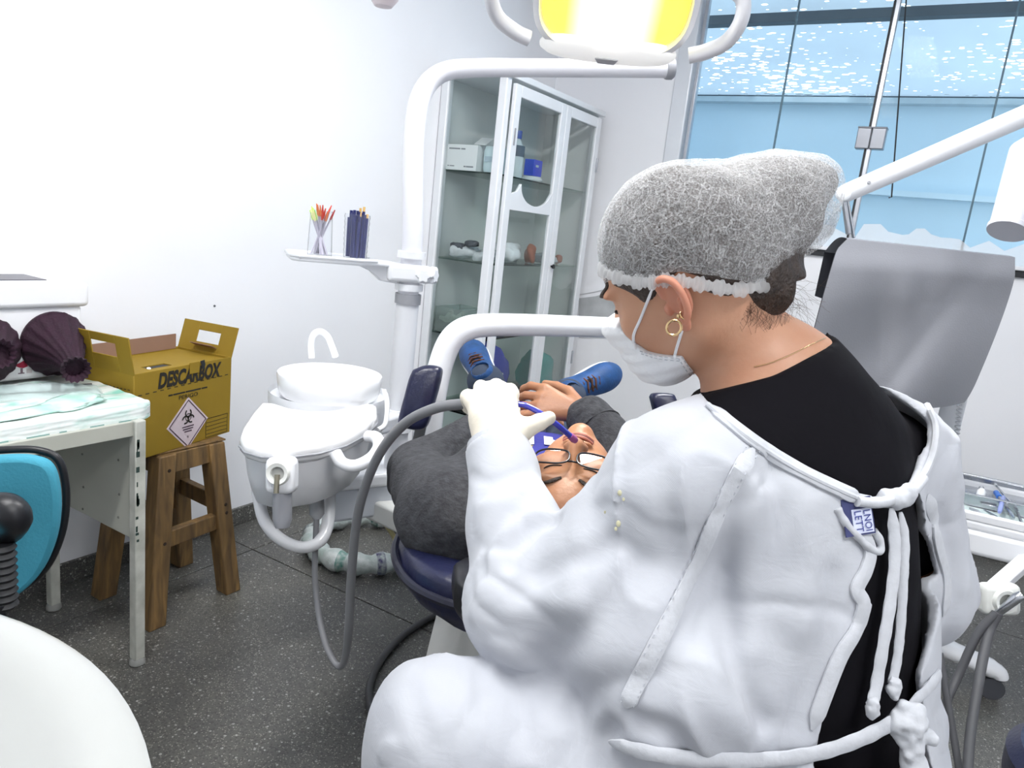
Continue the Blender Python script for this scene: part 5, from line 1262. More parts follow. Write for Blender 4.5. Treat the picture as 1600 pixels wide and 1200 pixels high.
# ------------------------------------------------------------------ cloth, skin materials
def cloth_white():
    m = bpy.data.materials.new('gown_cotton'); m.use_nodes = True; nt = m.node_tree; N = nt.nodes; L = nt.links; b = N['Principled BSDF']
    b.inputs['Roughness'].default_value = .85; b.inputs['Sheen Weight'].default_value = .15; b.inputs['Specular IOR Level'].default_value = .2
    tc = N.new('ShaderNodeTexCoord')
    n = N.new('ShaderNodeTexNoise'); n.inputs['Scale'].default_value = 6; n.inputs['Detail'].default_value = 5; L.new(tc.outputs['Object'], n.inputs['Vector'])
    r = N.new('ShaderNodeValToRGB'); r.color_ramp.elements[0].position = .3; r.color_ramp.elements[0].color = (*srgb('#b6b9c1'), 1); r.color_ramp.elements[1].position = .7; r.color_ramp.elements[1].color = (*srgb('#c3c6cc'), 1)
    L.new(n.outputs['Fac'], r.inputs[0]); L.new(r.outputs[0], b.inputs['Base Color'])
    # soft wrinkles plus a twill weave
    mp = N.new('ShaderNodeMapping'); mp.inputs['Rotation'].default_value = (.5, .3, .6); mp.inputs['Scale'].default_value = (1, 1, 2.2); L.new(tc.outputs['Object'], mp.inputs[0])
    n2 = N.new('ShaderNodeTexNoise'); n2.inputs['Scale'].default_value = 22; n2.inputs['Detail'].default_value = 3; n2.inputs['Distortion'].default_value = .8; L.new(mp.outputs[0], n2.inputs['Vector'])
    wv = N.new('ShaderNodeTexWave'); wv.inputs['Scale'].default_value = 260; wv.inputs['Distortion'].default_value = .6; wv.wave_type = 'BANDS'; wv.bands_direction = 'DIAGONAL'; L.new(tc.outputs['Object'], wv.inputs['Vector'])
    b1 = N.new('ShaderNodeBump'); b1.inputs['Strength'].default_value = .10; b1.inputs['Distance'].default_value = .010; L.new(n2.outputs['Fac'], b1.inputs['Height'])
    b2 = N.new('ShaderNodeBump'); b2.inputs['Strength'].default_value = .10; b2.inputs['Distance'].default_value = .001; L.new(wv.outputs['Fac'], b2.inputs['Height']); L.new(b1.outputs[0], b2.inputs['Normal']); L.new(b2.outputs[0], b.inputs['Normal'])
    return m
GOWN = cloth_white()
HEM = mat('gown_hem', '#c6c9cf', .85, var=.08, scale=90, bump=.10, bscale=120)
SKIN = mat('skin_light', '#c99a7e', .5, col2='#bd8a6d', scale=14, bump=.05, bscale=150, sss=.12)
SKINE = mat('skin_ear', '#cf8f76', .5, var=.1, sss=.2)
SKIN2 = mat('skin_tan', '#ad7b59', .45, col2='#97664a', scale=16, bump=.10, bscale=120, sss=.1)
SCRUB = mat('black_scrub', '#121116', .9, var=.2, scale=8, bump=.08, bscale=40, spec=.12)
HAIR = mat('dark_hair', '#2a211d', .55, col2='#3c2f28', scale=60, bump=.6, bscale=220)
GLOVE = mat('latex_glove', '#efe7d6', .5, var=.03, bump=.12, bscale=70)
SWEAT = mat('charcoal_fleece', '#45464a', .95, col2='#2f3034', scale=70, bump=.35, bscale=200)

# ================================================================== patient
pt_o = ch_(.55, 0, .70)
pat = thing('person', 'patient lying back in dental chair in grey sweater and blue sneakers', 'person', pt_o)
br = P(893, 738, 1.16)                                   # bridge of the nose
cD = camv(-.20, -.56, -.80); nD = camv(0, .80, -.60); nD = nrm(nD-cD*(nD @ cD)); sD = np.cross(cD, nD)      # crown, face, left
if sD @ CR > 0: sD = -sD                                  # the patient's left is image left
HC = br-nD*.098-cD*.004
HR = np.array([sD, nD, cD]).T
def hp_(s, n, c): return HC+sD*s+nD*n+cD*c
head = [(ell(hp_(0, -.005, .035), HR, (.077, .098, .095)), 0), (ell(hp_(0, .03, -.03), HR, (.068, .066, .085)), .04), (ell(hp_(0, .045, -.085), HR, (.05, .048, .045)), .03),
        (rcone(hp_(0, .094, .002), hp_(0, .117, -.040), .009, .0135), .012), (ell(hp_(.013, .108, -.045), HR, (.008, .009, .008)), .006), (ell(hp_(-.013, .108, -.045), HR, (.008, .009, .008)), .006),
        (ell(hp_(.034, .086, .016), HR, (.026, .012, .008)), .012), (ell(hp_(-.034, .086, .016), HR, (.026, .012, .008)), .012),
        (ell(hp_(.045, .075, -.032), HR, (.024, .017, .018)), .02), (ell(hp_(-.045, .075, -.032), HR, (.024, .017, .018)), .02),
        (ell(hp_(.031, .080, -.006), HR, (.0135, .011, .010)), .004), (ell(hp_(-.031, .080, -.006), HR, (.0135, .011, .010)), .004),
        (ell(hp_(0, .097, -.068), HR, (.026, .010, .006)), .005), (ell(hp_(0, .092, -.088), HR, (.022, .011, .007)), .005),
        (ell(hp_(0, .082, -.118), HR, (.02, .018, .015)), .02),
        (ell(hp_(.079, -.012, -.012), HR, (.010, .018, .031)), .006), (ell(hp_(-.079, -.012, -.012), HR, (.010, .018, .031)), .006)]
head_only = union(head)
nk = ch_(.10, 0, .865)
shL, shR = ch_(.16, -.18, .82), ch_(.16, .18, .82)
elL, elR = ch_(.44, -.27, .79), P(1004, 755, 1.42)
wrL, haL = ch_(.55, -.10, .905), ch_(.60, -.02, .915)
wrR, haR = P(916, 648, 1.55), P(866, 634, 1.56)
chest, belly, pelv = ch_(.30, 0, .825), ch_(.52, 0, .755), ch_(.78, 0, .70)
TB = np.array([RX, AX, Z3]).T
hipL, hipR = ch_(.82, -.09, .68), ch_(.82, .09, .68)
knL, knR = ch_(1.2, -.12, .715), ch_(1.2, .13, .715)
def shoe_frame(toe, heel0, topn):
    heel = toe+nrm(heel0-toe)*.285; d = nrm(toe-heel); n = nrm(topn-d*(topn @ d)); return heel, toe, n, heel+d*.285*.18+n*.075
shoeL = shoe_frame(P(736, 546, 2.56), P(778, 626, 2.36), -CF*.72-CR*.30+CU*.55)
shoeR = shoe_frame(P(960, 582, 2.46), P(866, 620, 2.36), -CF*.95-CU*.12-CR*.25)
ftL, ftR = shoeL[3], shoeR[3]
body = head+[(rcone(hp_(0, -.01, -.085), nk, .058, .062), .04), (ell(ch_(.20, 0, .82), TB, (.20, .10, .09)), .06), (ell(chest, TB, (.17, .18, .105)), .08), (ell(belly, TB, (.155, .20, .10)), .08), (ell(pelv, TB, (.165, .15, .095)), .06),
             (rcone(shL, elL, .058, .045), .05), (rcone(elL, wrL, .043, .03), .02), (rcone(shR, elR, .058, .045), .05), (rcone(elR, wrR, .043, .029), .02),
             (rcone(hipL, knL, .085, .058), .05), (rcone(knL, ftL, .055, .038), .02), (rcone(hipR, knR, .085, .058), .05), (rcone(knR, ftR, .055, .038), .02)]
def hand_items(wr, dirv, palm_n, side, L_=.19, curl=.5, spread=1.0, glove=0.0):
    """five-fingered hand: wrist, pointing direction, palm-facing normal; side = towards the thumb"""
    d = nrm(dirv); n = nrm(palm_n-d*(palm_n @ d)); s = nrm(side-d*(side @ d)-n*(side @ n)); it = []
    mcp = [wr+d*L_*.50+s*L_*a for a in (.17, .06, -.05, -.15)]
    for q in mcp: it.append((rcone(wr+(q-wr)*.25, q, .015+glove, .0115+glove), .014))
    for k, q in enumerate(mcp):
        ln_ = L_*(.40, .44, .41, .32)[k]; a1, a2, a3 = curl*.7, curl*1.7, curl*2.4
        p1 = q+(d*math.cos(a1)+n*math.sin(a1))*ln_*.45+s*(.004*(1.5-k))*spread; p2 = p1+(d*math.cos(a2)+n*math.sin(a2))*ln_*.32; p3 = p2+(d*math.cos(a3)+n*math.sin(a3))*ln_*.24
        r = (.0092, .0095, .009, .008)[k]+glove
        it += [(rcone(q, p1, r*1.1, r), .006), (rcone(p1, p2, r, r*.93), .003), (rcone(p2, p3, r*.93, r*.8), .003)]
    t0 = wr+d*L_*.12+s*L_*.12+n*.008; t1 = t0+(d*.62+s*.72+n*.3)*L_*.22; t2 = t1+(d*.85+s*.35+n*.35)*L_*.18; t3 = t2+(d*.95+s*.1+n*.3)*L_*.14
    it += [(rcone(t0, t1, .016+glove, .012+glove), .012), (rcone(t1, t2, .0115+glove, .010+glove), .004), (rcone(t2, t3, .010+glove, .0085+glove), .003)]
    return it
# right hand rests on the belly, back of the hand towards the camera
body += hand_items(wrR, haR-wrR, Z3*-.5+CF*.75, CU*.75-CF*.3, curl=.55, L_=.2)
body += hand_items(wrL, haL-wrL, -Z3, AX*.9+Z3*.1, curl=.3)
bodyf = union(body)
def bounds(pts, pad):
    a = np.array(pts); return a.min(0)-pad, a.max(0)+pad
lo, hi = bounds([hp_(0, 0, .15), hp_(0, .12, 0), ftL, ftR, elL, elR, haL, haR, pelv], .14)
pb = sdf_mesh('body', bodyf, lo, hi, .0036, SKIN2, pat, smooth_it=1)
# hair: cropped, dark
hairc = ell(hp_(0, -.008, .036), HR, (.0815, .1015, .0995))
hl = poly2([(-.3, -.3), (-.3, .25), (.02, .25), (.052, .10), (.058, .085), (.02, .075), (.005, .03), (-.008, -.02), (-.02, -.10), (-.02, -.3)], HC, nD, cD)
hairf = lambda p: np.maximum(hairc(p)+.002*vnoise(p*130), hl(p))
lo, hi = bounds([HC], .16); sdf_mesh('hair', hairf, lo, hi, .003, HAIR, pat)
# brows, eyes
for s in (-1, 1):
    pts = [hp_(s*.014, .103, .020), hp_(s*.028, .101, .026), hp_(s*.043, .092, .026), hp_(s*.055, .079, .018)]
    q = []
    for p in bez(pts, 5):
        for _ in range(12): p = p-nD*float(head_only(p[None].astype(np.float32))[0])*.8
        q.append(p)
    link('eyebrow', MB().tube(q, list(np.interp(np.linspace(0, 1, len(q)), [0, .3, 1], [.003, .005, .002])), n=8, ry=.6), HAIR, pat)
    q = []
    for k in range(9):
        a = k/8; p = hp_(s*(.017+.029*a), .105, -.0085-.003*math.sin(a*PI))
        for _ in range(14): p = p-nD*float(head_only(p[None].astype(np.float32))[0])*.8
        q.append(p+nD*.0004)
    link('eyelash', MB().tube(q, [.0008]+[.0016]*7+[.0008], n=6), mat('lash_dark', '#2a1d17', .6), pat)
for s in (-1, 1): link('nostril', MB().lathe([(0, .0015), (.003, .001), (.0042, 0)], hp_(s*.0075, .1165, -.0525), np.array([sD, cD, -np.cross(sD, cD)]).T if False else np.array([sD, np.cross(nrm(nD*.3-cD*.95), sD), nrm(nD*.3-cD*.95)]).T, n=12, sy=.6), mat('nostril_dark', '#4a2a20', .8), pat)
lipq = [hp_(-.024, .094, -.077), hp_(-.012, .1045, -.075), hp_(0, .106, -.0765), hp_(.012, .1045, -.075), hp_(.024, .094, -.077)]
link('lip', MB().tube(bez(lipq, 5), .003, n=8), mat('lip_pink', '#a8685a', .45), pat)
link('lip', MB().tube(bez([q-cD*.011-nD*.003 for q in lipq], 5), .003, n=8), MATS['lip_pink'], pat)
link('mouth_gap', MB().tube(bez([q-cD*.0055-nD*.003 for q in lipq], 5), .0035, n=8), mat('mouth_dark', '#4c1d1d', .6), pat)
# glasses
gl = thing('eyeglasses', 'thin dark-rimmed eyeglasses on the patient\'s face', 'glasses', hp_(0, .12, 0))
GF = mat('glasses_frame', '#20222a', .3, metal=.3)
for s in (-1, 1):
    oc_ = [hp_(s*(.033+.027*math.cos(a)*abs(math.cos(a))**-.35 if abs(math.cos(a)) > .01 else s*.033), .119-.006*abs(math.cos(a)) if False else .117, -.012+.018*math.sin(a)) for a in np.linspace(0, 2*PI, 32, endpoint=False)]
    oc_ = [hp_(s*(.034+.028*np.sign(math.cos(a))*abs(math.cos(a))**.7), .118-.010*((.034+.028*math.cos(a))/.062)**2, -.009+.017*np.sign(math.sin(a))*abs(math.sin(a))**.7) for a in np.linspace(0, 2*PI, 36, endpoint=False)]
    rim = link('rim', MB().tube(oc_, .0016, n=8, closed=True), GF, gl)
    c_ = sum(oc_)/len(oc_); link('lens', MB().add([*oc_], [tuple(range(36))]), glass('lens_clear', (.93, .95, .95), .35, .02), rim, smooth=False)
    link('temple', MB().tube([hp_(s*.0625, .108, -.002), hp_(s*.077, .09, -.004), hp_(s*.086, .0, .0), hp_(s*.084, -.03, -.01)], .0022, n=8), GF, gl)
link('bridge', MB().tube(bez([hp_(-.007, .117, .001), hp_(0, .1205, .004), hp_(.007, .117, .001)], 4), .0016, n=8), GF, gl)

# clothing
jers = union([(ell(ch_(.20, 0, .82), TB, (.165, .105, .10)), 0), (ell(chest, TB, (.185, .19, .12)), .08), (ell(belly, TB, (.17, .21, .112)), .08), (rcone(nk-AX*.01, ch_(.16, 0, .84), .062, .09), .03)])
neckcut = rcone(hp_(0, 0, -.06), hp_(0, -.005, -.16), .06, .062)
jf = lambda p: np.maximum(jers(p)+.004*vnoise(p*26), .004-(neckcut(p)))
JER = mat('jersey_blue', '#2c2f8c', .8, var=.12, scale=20, bump=.15, bscale=120)
lo, hi = bounds([ch_(.02, -.2, .6), ch_(.75, .2, .98), ch_(.02, .2, .9), ch_(.75, -.2, .7)], .05)
js = sdf_mesh('jersey', jf, lo, hi, .0045, JER, pat)
def onj(px, py):
    p = hit(jf, px, py, .8, 2.0); return p
slv = union([(rcone(shL, elL, .078, .066), 0), (rcone(elL, elL+(wrL-elL)*.97, .064, .045), .03), (rcone(shR, elR, .078, .066), 0), (rcone(elR, elR+(wrR-elR)*.92, .066, .050), .03), (ell(ch_(.17, -.13, .80), TB, (.12, .12, .085)), .06), (ell(ch_(.17, .13, .80), TB, (.12, .12, .085)), .06)])
torso_j = union([(ell(chest, TB, (.20, .20, .125)), 0), (ell(belly, TB, (.185, .23, .12)), .08)])
frontcut = rbox(ch_(.35, 0, .99), TB, (.115, .6, .16), .04)
def swf(p):
    d = smin(slv(p), np.maximum(torso_j(p), -frontcut(p)), .03)
    q = p*np.array([1, 1, 1.0], np.float32)
    return d+.014*vnoise(q*np.array([9, 9, 14], np.float32))+.008*vnoise(q*np.array([26, 18, 30], np.float32)+7)
lo, hi = bounds([elL, elR, wrL, wrR, shL, shR, ch_(.75, .2, .65), ch_(.75, -.2, .65)], .12)
sdf_mesh('sweater', swf, lo, hi, .0042, SWEAT, pat, smooth_it=1)
cfd = nrm(elR-wrR); link('cuff', MB().tube([wrR+cfd*.005, wrR+cfd*.03, wrR+cfd*.05], [.044, .048, .054], n=24), SWEAT, pat)
trs = union([(ell(pelv, TB, (.18, .16, .108)), 0), (rcone(hipL, knL, .098, .075), .05), (rcone(knL, ftL-(ftL-knL)*.10, .073, .058), .03), (rcone(hipR, knR, .098, .075), .05), (rcone(knR, ftR-(ftR-knR)*.10, .073, .058), .03)])
trf = lambda p: trs(p)+.008*vnoise(p*14)
lo, hi = bounds([hipL, hipR, knL, knR, ftL, ftR, pelv], .14)
sdf_mesh('trousers', trf, lo, hi, .006, mat('dark_jeans', '#3a4558', .9, var=.2, scale=20, bump=.2), pat)
for k_, f_ in ((knL, ftL), (knR, ftR)): link('sock', MB().tube([f_-(f_-k_)*.16, f_, f_+nrm(f_-k_)*.02], [.040, .034, .026], n=20), mat('sock_blue', '#5c7fb8', .9, var=.1), pat)
# jersey lettering: white letters with navy outline, read from the feet
WH = mat('jersey_white', '#eef0f6', .7, var=.03); YE = mat('jersey_yellow', '#e0c81e', .7)
n0 = nrm(AX*-.12+Z3); rU = RX*-1.0
cj = ch_(.275, -.005, .955); vU = -AX
for (txt, s_, o_, h_, w_, m_, e_) in (('HEJ', .27, -.02, .075, .20, WH, .006), ('27', .20, -.06, .05, .06, YE, .009)):
    tx = text('lettering', txt, (0, 0, 0), X3, Y3, h_, m_, None, width=w_, bold=.01)
    co = np.array([v.co[:] for v in tx.data.vertices]); p = ch_(s_, o_, 0)+co[:, :1]*rU+co[:, 1:2]*vU; p[:, 2] = 1.1
    for _k in range(60): p[:, 2] -= np.maximum(jf(p.astype(np.float32))-.0005, 0)*.7
    p[:, 2] += .0022
    for v, c_ in zip(tx.data.vertices, p-np.array(pat['_o'])): v.co = c_
    tx.parent = pat; tx.name = 'lettering'
# sneakers
def sneaker(heel, toe, topn, label):
    d = nrm(toe-heel); n = nrm(topn-d*(topn @ d)); s = np.cross(d, n); L_ = .285; o = heel
    t = thing('sneaker', label, 'shoe', heel, "the patient's sneakers")
    def q(a, b, c): return o+d*a*L_+s*b+n*c
    R = np.array([d, s, n]).T
    up_f = union([(ell(q(.80, .0, .028), R, (.066, .047, .034)), 0), (ell(q(.55, 0, .035), R, (.10, .043, .045)), .03), (ell(q(.2, 0, .045), R, (.065, .036, .055)), .04), (rcone(q(.22, 0, .05), q(.16, 0, .10), .036, .036), .03)])
    def uf(p):
        dd = up_f(p); dd = np.maximum(dd, .006-((p-np.array(o, np.float32)) @ np.array(n, np.float32)))
        return np.maximum(dd, -rcone(q(.19, 0, .085), q(.15, 0, .16), .028, .030)(p))
    lo, hi = bounds([heel, toe], .14); sdf_mesh('upper', uf, lo, hi, .0035, mat('sneaker_blue', '#1d4f8c', .6, col2='#17406f', scale=30, bump=.15, bscale=150), t, smooth_it=1)
    ol_ = [(a, b) for a, b in ((.0, 0), (.03, .028), (.12, .036), (.35, .034), (.6, .045), (.8, .050), (.93, .042), (1.0, .02), (1.015, 0), (1.0, -.02), (.93, -.042), (.8, -.050), (.6, -.045), (.35, -.034), (.12, -.036), (.03, -.028))]
    rg = bez([np.array([a, b, 0]) for a, b in ol_+[ol_[0]]], 3)[:-1]
    def rr_(k, c): return [q(.5+(v[0]-.5)*k, v[1]*k, c) for v in rg]
    link('sole', loft([rr_(.96, -.018), rr_(1.02, -.012), rr_(1.03, .006), rr_(1.0, .016), rr_(.95, .018)]), mat('sole_white', '#e8e9ea', .5, var=.04), t, auto=60)
    tg = link('tongue', loft([[q(.34+.0, b, .078-.3*b*b*30) for b in np.linspace(-.018, .018, 5)]+[q(.34, b, .070) for b in np.linspace(.018, -.018, 5)], [q(.50, b, .081) for b in np.linspace(-.017, .017, 5)]+[q(.50, b, .070) for b in np.linspace(.017, -.017, 5)], [q(.68, b, .066) for b in np.linspace(-.014, .014, 5)]+[q(.68, b, .055) for b in np.linspace(.014, -.014, 5)]]), mat('tongue_dark', '#1c1a1e', .8), t)
    for k in range(6):
        a = .38+k*.058; z_ = .0855 if k < 3 else .0855-.0045*(k-2)
        link('lace', MB().tube([q(a, -.024, z_-.012), q(a+.012, -.01, z_), q(a-.012, .01, z_), q(a, .024, z_-.012)], .0032, n=8), mat('lace_dark', '#2e2320', .8, col2='#6a3c24', scale=90), t)
    return t
sneaker(*shoeL[:3], 'blue sneaker pointing up at left, beside white tube')
sneaker(*shoeR[:3], 'blue sneaker splayed to the right, against white wall')
# saliva ejector in the mouth
se = thing('saliva_ejector', 'translucent blue saliva ejector bent into the patient\'s mouth', 'tube', P(845, 645, 1.10))
q_ = bez([P(745, 630, 1.115), P(806, 631.5, 1.105), P(825, 635, 1.10), P(848, 648, 1.095), P(872, 665, 1.10), P(893, 683, 1.115)], 6)
link('tube', MB().tube(q_, .0045, n=12), mat('ejector_blue', '#3a3fb8', .2, trans=.15, coat=.5), se)
e_ = q_[-1]; dd = nrm(q_[-1]-q_[-3]); link('tip', MB().tube([e_-dd*.004, e_+dd*.006, e_+dd*.011], [.0055, .006, .0045], n=12), mat('tip_pink', '#b05a9a', .25, trans=.2), se)
# ================================================================== dentist
fwh = nrm([CF[0], CF[1], 0]); rth = np.array([fwh[1], -fwh[0], 0])
ang = math.radians(38)
Fd = fwh*math.cos(ang)-rth*math.sin(ang); Rd = rth*math.cos(ang)+fwh*math.sin(ang)
C7 = P(1232, 590, .945); PV = P(1262, 1215, .95)
Ut = nrm(C7-PV); Rd = nrm(Rd-Ut*(Rd @ Ut)); Ft = np.cross(Ut, Rd); TR = np.array([Rd, Ft, Ut]).T       # torso frame: right, forward, up
SL, SR = P(1062, 752, .86), P(1380, 715, 1.05)
EL, WL = P(832, 945, .94), P(779, 700, 1.06)
ER, WRr = P(1425, 925, 1.08), P(1190, 860, 1.30)
KL, KR = P(690, 1150, .90), P(1010, 1190, 1.34)
HPL, HPR = PV-Rd*.09, PV+Rd*.09
dn = thing('person', 'dentist in white gown, hair net and mask leaning over the patient', 'person', (*PV[:2], 0))
# --- head frame
fH = camv(-.73, -.22, .65); uH = camv(-.47, .85, -.24); uH = nrm(uH-fH*(uH @ fH)); lH = np.cross(uH, fH)
EAR = P(1058, 478, .865)
HC2 = EAR+fH*.012+uH*.022-lH*.076
H2 = np.array([fH, lH, uH]).T
def hd(f, l, u): return HC2+fH*f+lH*l+uH*u
dhead = [(ell(hd(-.008, 0, .02), H2, (.098, .076, .098)), 0), (ell(hd(.035, 0, -.045), H2, (.060, .062, .075)), .04), (ell(hd(.060, 0, -.088), H2, (.036, .042, .030)), .03), (rcone(hd(-.01, .045, -.065), hd(.06, .025, -.10), .020, .016), .03), (rcone(hd(-.01, -.045, -.065), hd(.06, -.025, -.10), .020, .016), .03),
         (rcone(hd(.093, 0, -.004), hd(.112, 0, -.042), .008, .012), .012), (ell(hd(.082, .034, .012), H2, (.012, .026, .008)), .012), (ell(hd(.082, -.034, .012), H2, (.012, .026, .008)), .012),
         (ell(hd(.078, .031, -.010), H2, (.011, .014, .010)), .005), (ell(hd(.078, -.031, -.010), H2, (.011, .014, .010)), .005), (ell(hd(.062, .045, -.038), H2, (.022, .02, .02)), .02), (ell(hd(.062, -.045, -.038), H2, (.022, .02, .02)), .02),
         (ell(hd(.095, 0, -.072), H2, (.010, .024, .010)), .008)]
neck = [(rcone(hd(-.025, 0, -.055), C7+Ut*.005+Ft*.035, .056, .064), .035), (rcone(C7+Ft*.025, C7-Ut*.06+Ft*.03-Rd*.06, .055, .05), .04), (rcone(C7+Ft*.025, C7-Ut*.06+Ft*.03+Rd*.06, .055, .05), .04)]
core = [(ell(P(1250, 790, .95), TR, (.165, .10, .21)), .06), (ell(P(1262, 1040, .95), TR, (.15, .10, .20)), .08), (rcone(SL, EL, .05, .04), .04), (rcone(EL, WL, .04, .028), .02), (rcone(SR, ER, .05, .04), .04), (rcone(ER, WRr, .04, .028), .02),
        (ell(PV, TR, (.16, .11, .12)), .06), (rcone(HPL, KL, .085, .06), .05), (rcone(KL, KL*np.array([1, 1, 0])+np.array([0, .0, .08]), .058, .04), .02), (rcone(HPR, KR, .085, .06), .05), (rcone(KR, KR*np.array([1, 1, 0])+np.array([0, 0, .08]), .058, .04), .02)]
dbody = union(dhead+neck+core)
lo, hi = bounds([hd(.1, 0, .12), hd(-.1, 0, .12), EL, WL, ER, WRr, KL, KR, KL*np.array([1, 1, 0]), KR*np.array([1, 1, 0])], .16)
sdf_mesh('body', dbody, lo, hi, .0045, SKIN, dn, smooth_it=1)
dface = union(dhead+neck[:1])
# --- ear with helix, concha and lobe
R_e = np.array([nrm(fH*.92+lH*-.25), nrm(lH*.95+fH*.3), uH]).T; R_e[:, 1] = np.cross(R_e[:, 2], R_e[:, 0]); R_e[:, 1] *= np.sign(R_e[:, 1] @ lH)
ec = hd(-.016, .084, -.016)
def eq(a, b, c): return ec+R_e @ np.array([a, b, c])
hx = bez([eq(.014, -.002, .012), eq(.010, .004, .028), eq(-.004, .008, .035), eq(-.017, .008, .028), eq(-.022, .008, .010), eq(-.018, .007, -.010), eq(-.008, .006, -.022)], 5)
earf = union([(poly_chain(hx, [.0045]*len(hx)), 0), (ell(eq(-.004, -.004, .006), R_e, (.018, .006, .026)), .006), (ell(eq(.0, .002, -.027), R_e, (.009, .005, .010)), .006), (ell(eq(.013, .001, -.006), R_e, (.005, .006, .008)), .004), (rcone(eq(-.012, .005, .004), eq(-.004, .004, -.016), .0035, .0035), .004)])
conch = ell(eq(.001, .008, -.003), R_e, (.009, .008, .012))
earg = lambda p: smax(earf(p), -conch(p), .003)
lo, hi = bounds([ec], .06); sdf_mesh('ear', earg, lo, hi, .0017, SKINE, dn, smooth_it=1)
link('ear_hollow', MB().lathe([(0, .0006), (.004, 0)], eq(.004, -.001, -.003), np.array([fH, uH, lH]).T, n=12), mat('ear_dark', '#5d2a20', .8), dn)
GOLD = mat('gold', '#d8b98a', .25, metal=1.0)
def hoop(c, r, tube_r, nrm_, name='earring'):
    u = nrm(np.cross(nrm_, [0, .3, 1])); v = np.cross(nrm(nrm_), u); return link(name, MB().tube([c+u*r*math.cos(a)+v*r*math.sin(a) for a in np.linspace(0, 2*PI, 24, endpoint=False)], tube_r, n=8, closed=True), GOLD, dn)
def atp(px, py, d): return P(px, py, d)
hoop(P(1071, 491, .848), .0062, .0013, camv(.2, .3, -1)); hoop(P(1053, 512, .85), .0088, .0016, camv(-.5, .1, -.8))
for (a, b) in ((1066, 481), (1080, 472), (1060, 494)):
    p = P(a, b, .85); link('ear_stud', MB().lathe([(0, .003), (.002, .002), (.0024, 0), (.002, -.002), (0, -.003)], p, n=10), GOLD, dn)
# --- eyebrow and lashes (left side, the one turned to the camera)
for s in (1, -1):
    q = []
    for p in bez([hd(.10, s*.012, .020), hd(.10, s*.028, .026), hd(.09, s*.044, .022), hd(.08, s*.055, .014)], 5):
        for _ in range(14): p = p-fH*float(dface(p[None].astype(np.float32))[0])*.8
        q.append(p)
    link('eyebrow', MB().tube(q, .0032, n=8), HAIR, dn)
    q = []
    for p in bez([hd(.10, s*.018, -.014), hd(.10, s*.032, -.018), hd(.09, s*.046, -.012)], 5):
        for _ in range(14): p = p-fH*float(dface(p[None].astype(np.float32))[0])*.8
        q.append(p+fH*.002)
    link('eyelash', MB().tube(q, .0018, n=8), MATS['lash_dark'], dn)
# --- hair under the net, bun, temple and nape
hairvol = union([(ell(hd(-.012, 0, .022), H2, (.102, .082, .102)), 0), (ell(P(1150, 358, .95), np.array([camv(.85, .40, .2), camv(-.40, .85, 0), CF]).T, (.105, .080, .085)), .05), (ell(P(1222, 296, .97), np.array([camv(.85, .1, .2), camv(-.1, .85, 0), CF]).T, (.060, .038, .05)), .03), (ell(P(1272, 290, .975), np.eye(3), (.024, .026, .028)), .02)])
sideh = poly2([((P(a, b, .88)-HC2) @ CR, (P(a, b, .88)-HC2) @ CU) for a, b in ((900, 400), (890, 140), (1360, 140), (1360, 420), (1243, 435), (1244, 468), (1232, 488), (1205, 494), (1170, 484), (1135, 470), (1095, 462), (1082, 440), (1050, 430), (1032, 446), (1020, 468), (1010, 476), (998, 462), (982, 450), (968, 442))], HC2, CR, CU)
lo, hi = bounds([HC2, P(1300, 290, .97)], .17)
nape = ell(P(1172, 452, .918), np.array([camv(1, .1, .1), camv(-.1, 1, 0), CF]).T, (.066, .046, .052))
def hairF(p):
    d = smin(hairvol(p), nape(p), .03)
    return np.maximum(d+.004*vnoise(p*np.array([60, 60, 60], np.float32)), sideh(p))
sdf_mesh('hair', hairF, lo, hi, .0036, HAIR, dn)
rng = random.Random(21); strands = MB()
ns_ = 260; xy = np.array([(rng.uniform(1105, 1240), rng.uniform(442, 496)) for k in range(ns_)]); hf_ = union(neck+dhead+[(nape, .02)])
LL = np.array([rng.uniform(10, 42) for k in range(ns_)]); CC = np.array([rng.uniform(-28, 28) for k in range(ns_)])
lay = [hits(hf_, xy, .5, 1.4)]+[hits(hf_, xy+np.stack([CC*a*a, LL*a], 1), .5, 1.4) for a in (.25, .5, .75, 1.0)]
for k in range(ns_):
    pts = [lay[0][k]-CF*.001]
    for j in range(1, 5):
        if not np.isnan(lay[j][k][0]) and np.linalg.norm(lay[j][k]-pts[-1]) < .03: pts.append(lay[j][k]-CF*(.0015+.001*(j % 2)))
    if len(pts) > 2 and not np.isnan(pts[0][0]): strands.tube(bez(pts, 3), .00012, n=4, cap=False)
for k in range(34):      # loose flyaway hairs beside the neck
    p0 = P(rng.uniform(1228, 1246), rng.uniform(440, 500), .95); d_ = camv(rng.uniform(.3, 1), rng.uniform(-1, .5), rng.uniform(-.4, .4)); e_ = camv(rng.uniform(-.5, .6), rng.uniform(-1, .2), 0); L_ = rng.uniform(.01, .04)
    strands.tube(bez([p0, p0+d_*L_*.6, p0+d_*L_+e_*L_*.5], 4), .00012, n=4, cap=False)
so_ = link('loose_hair', strands, mat('fine_hair', '#4a372c', .6), dn); so_['kind'] = 'stuff'
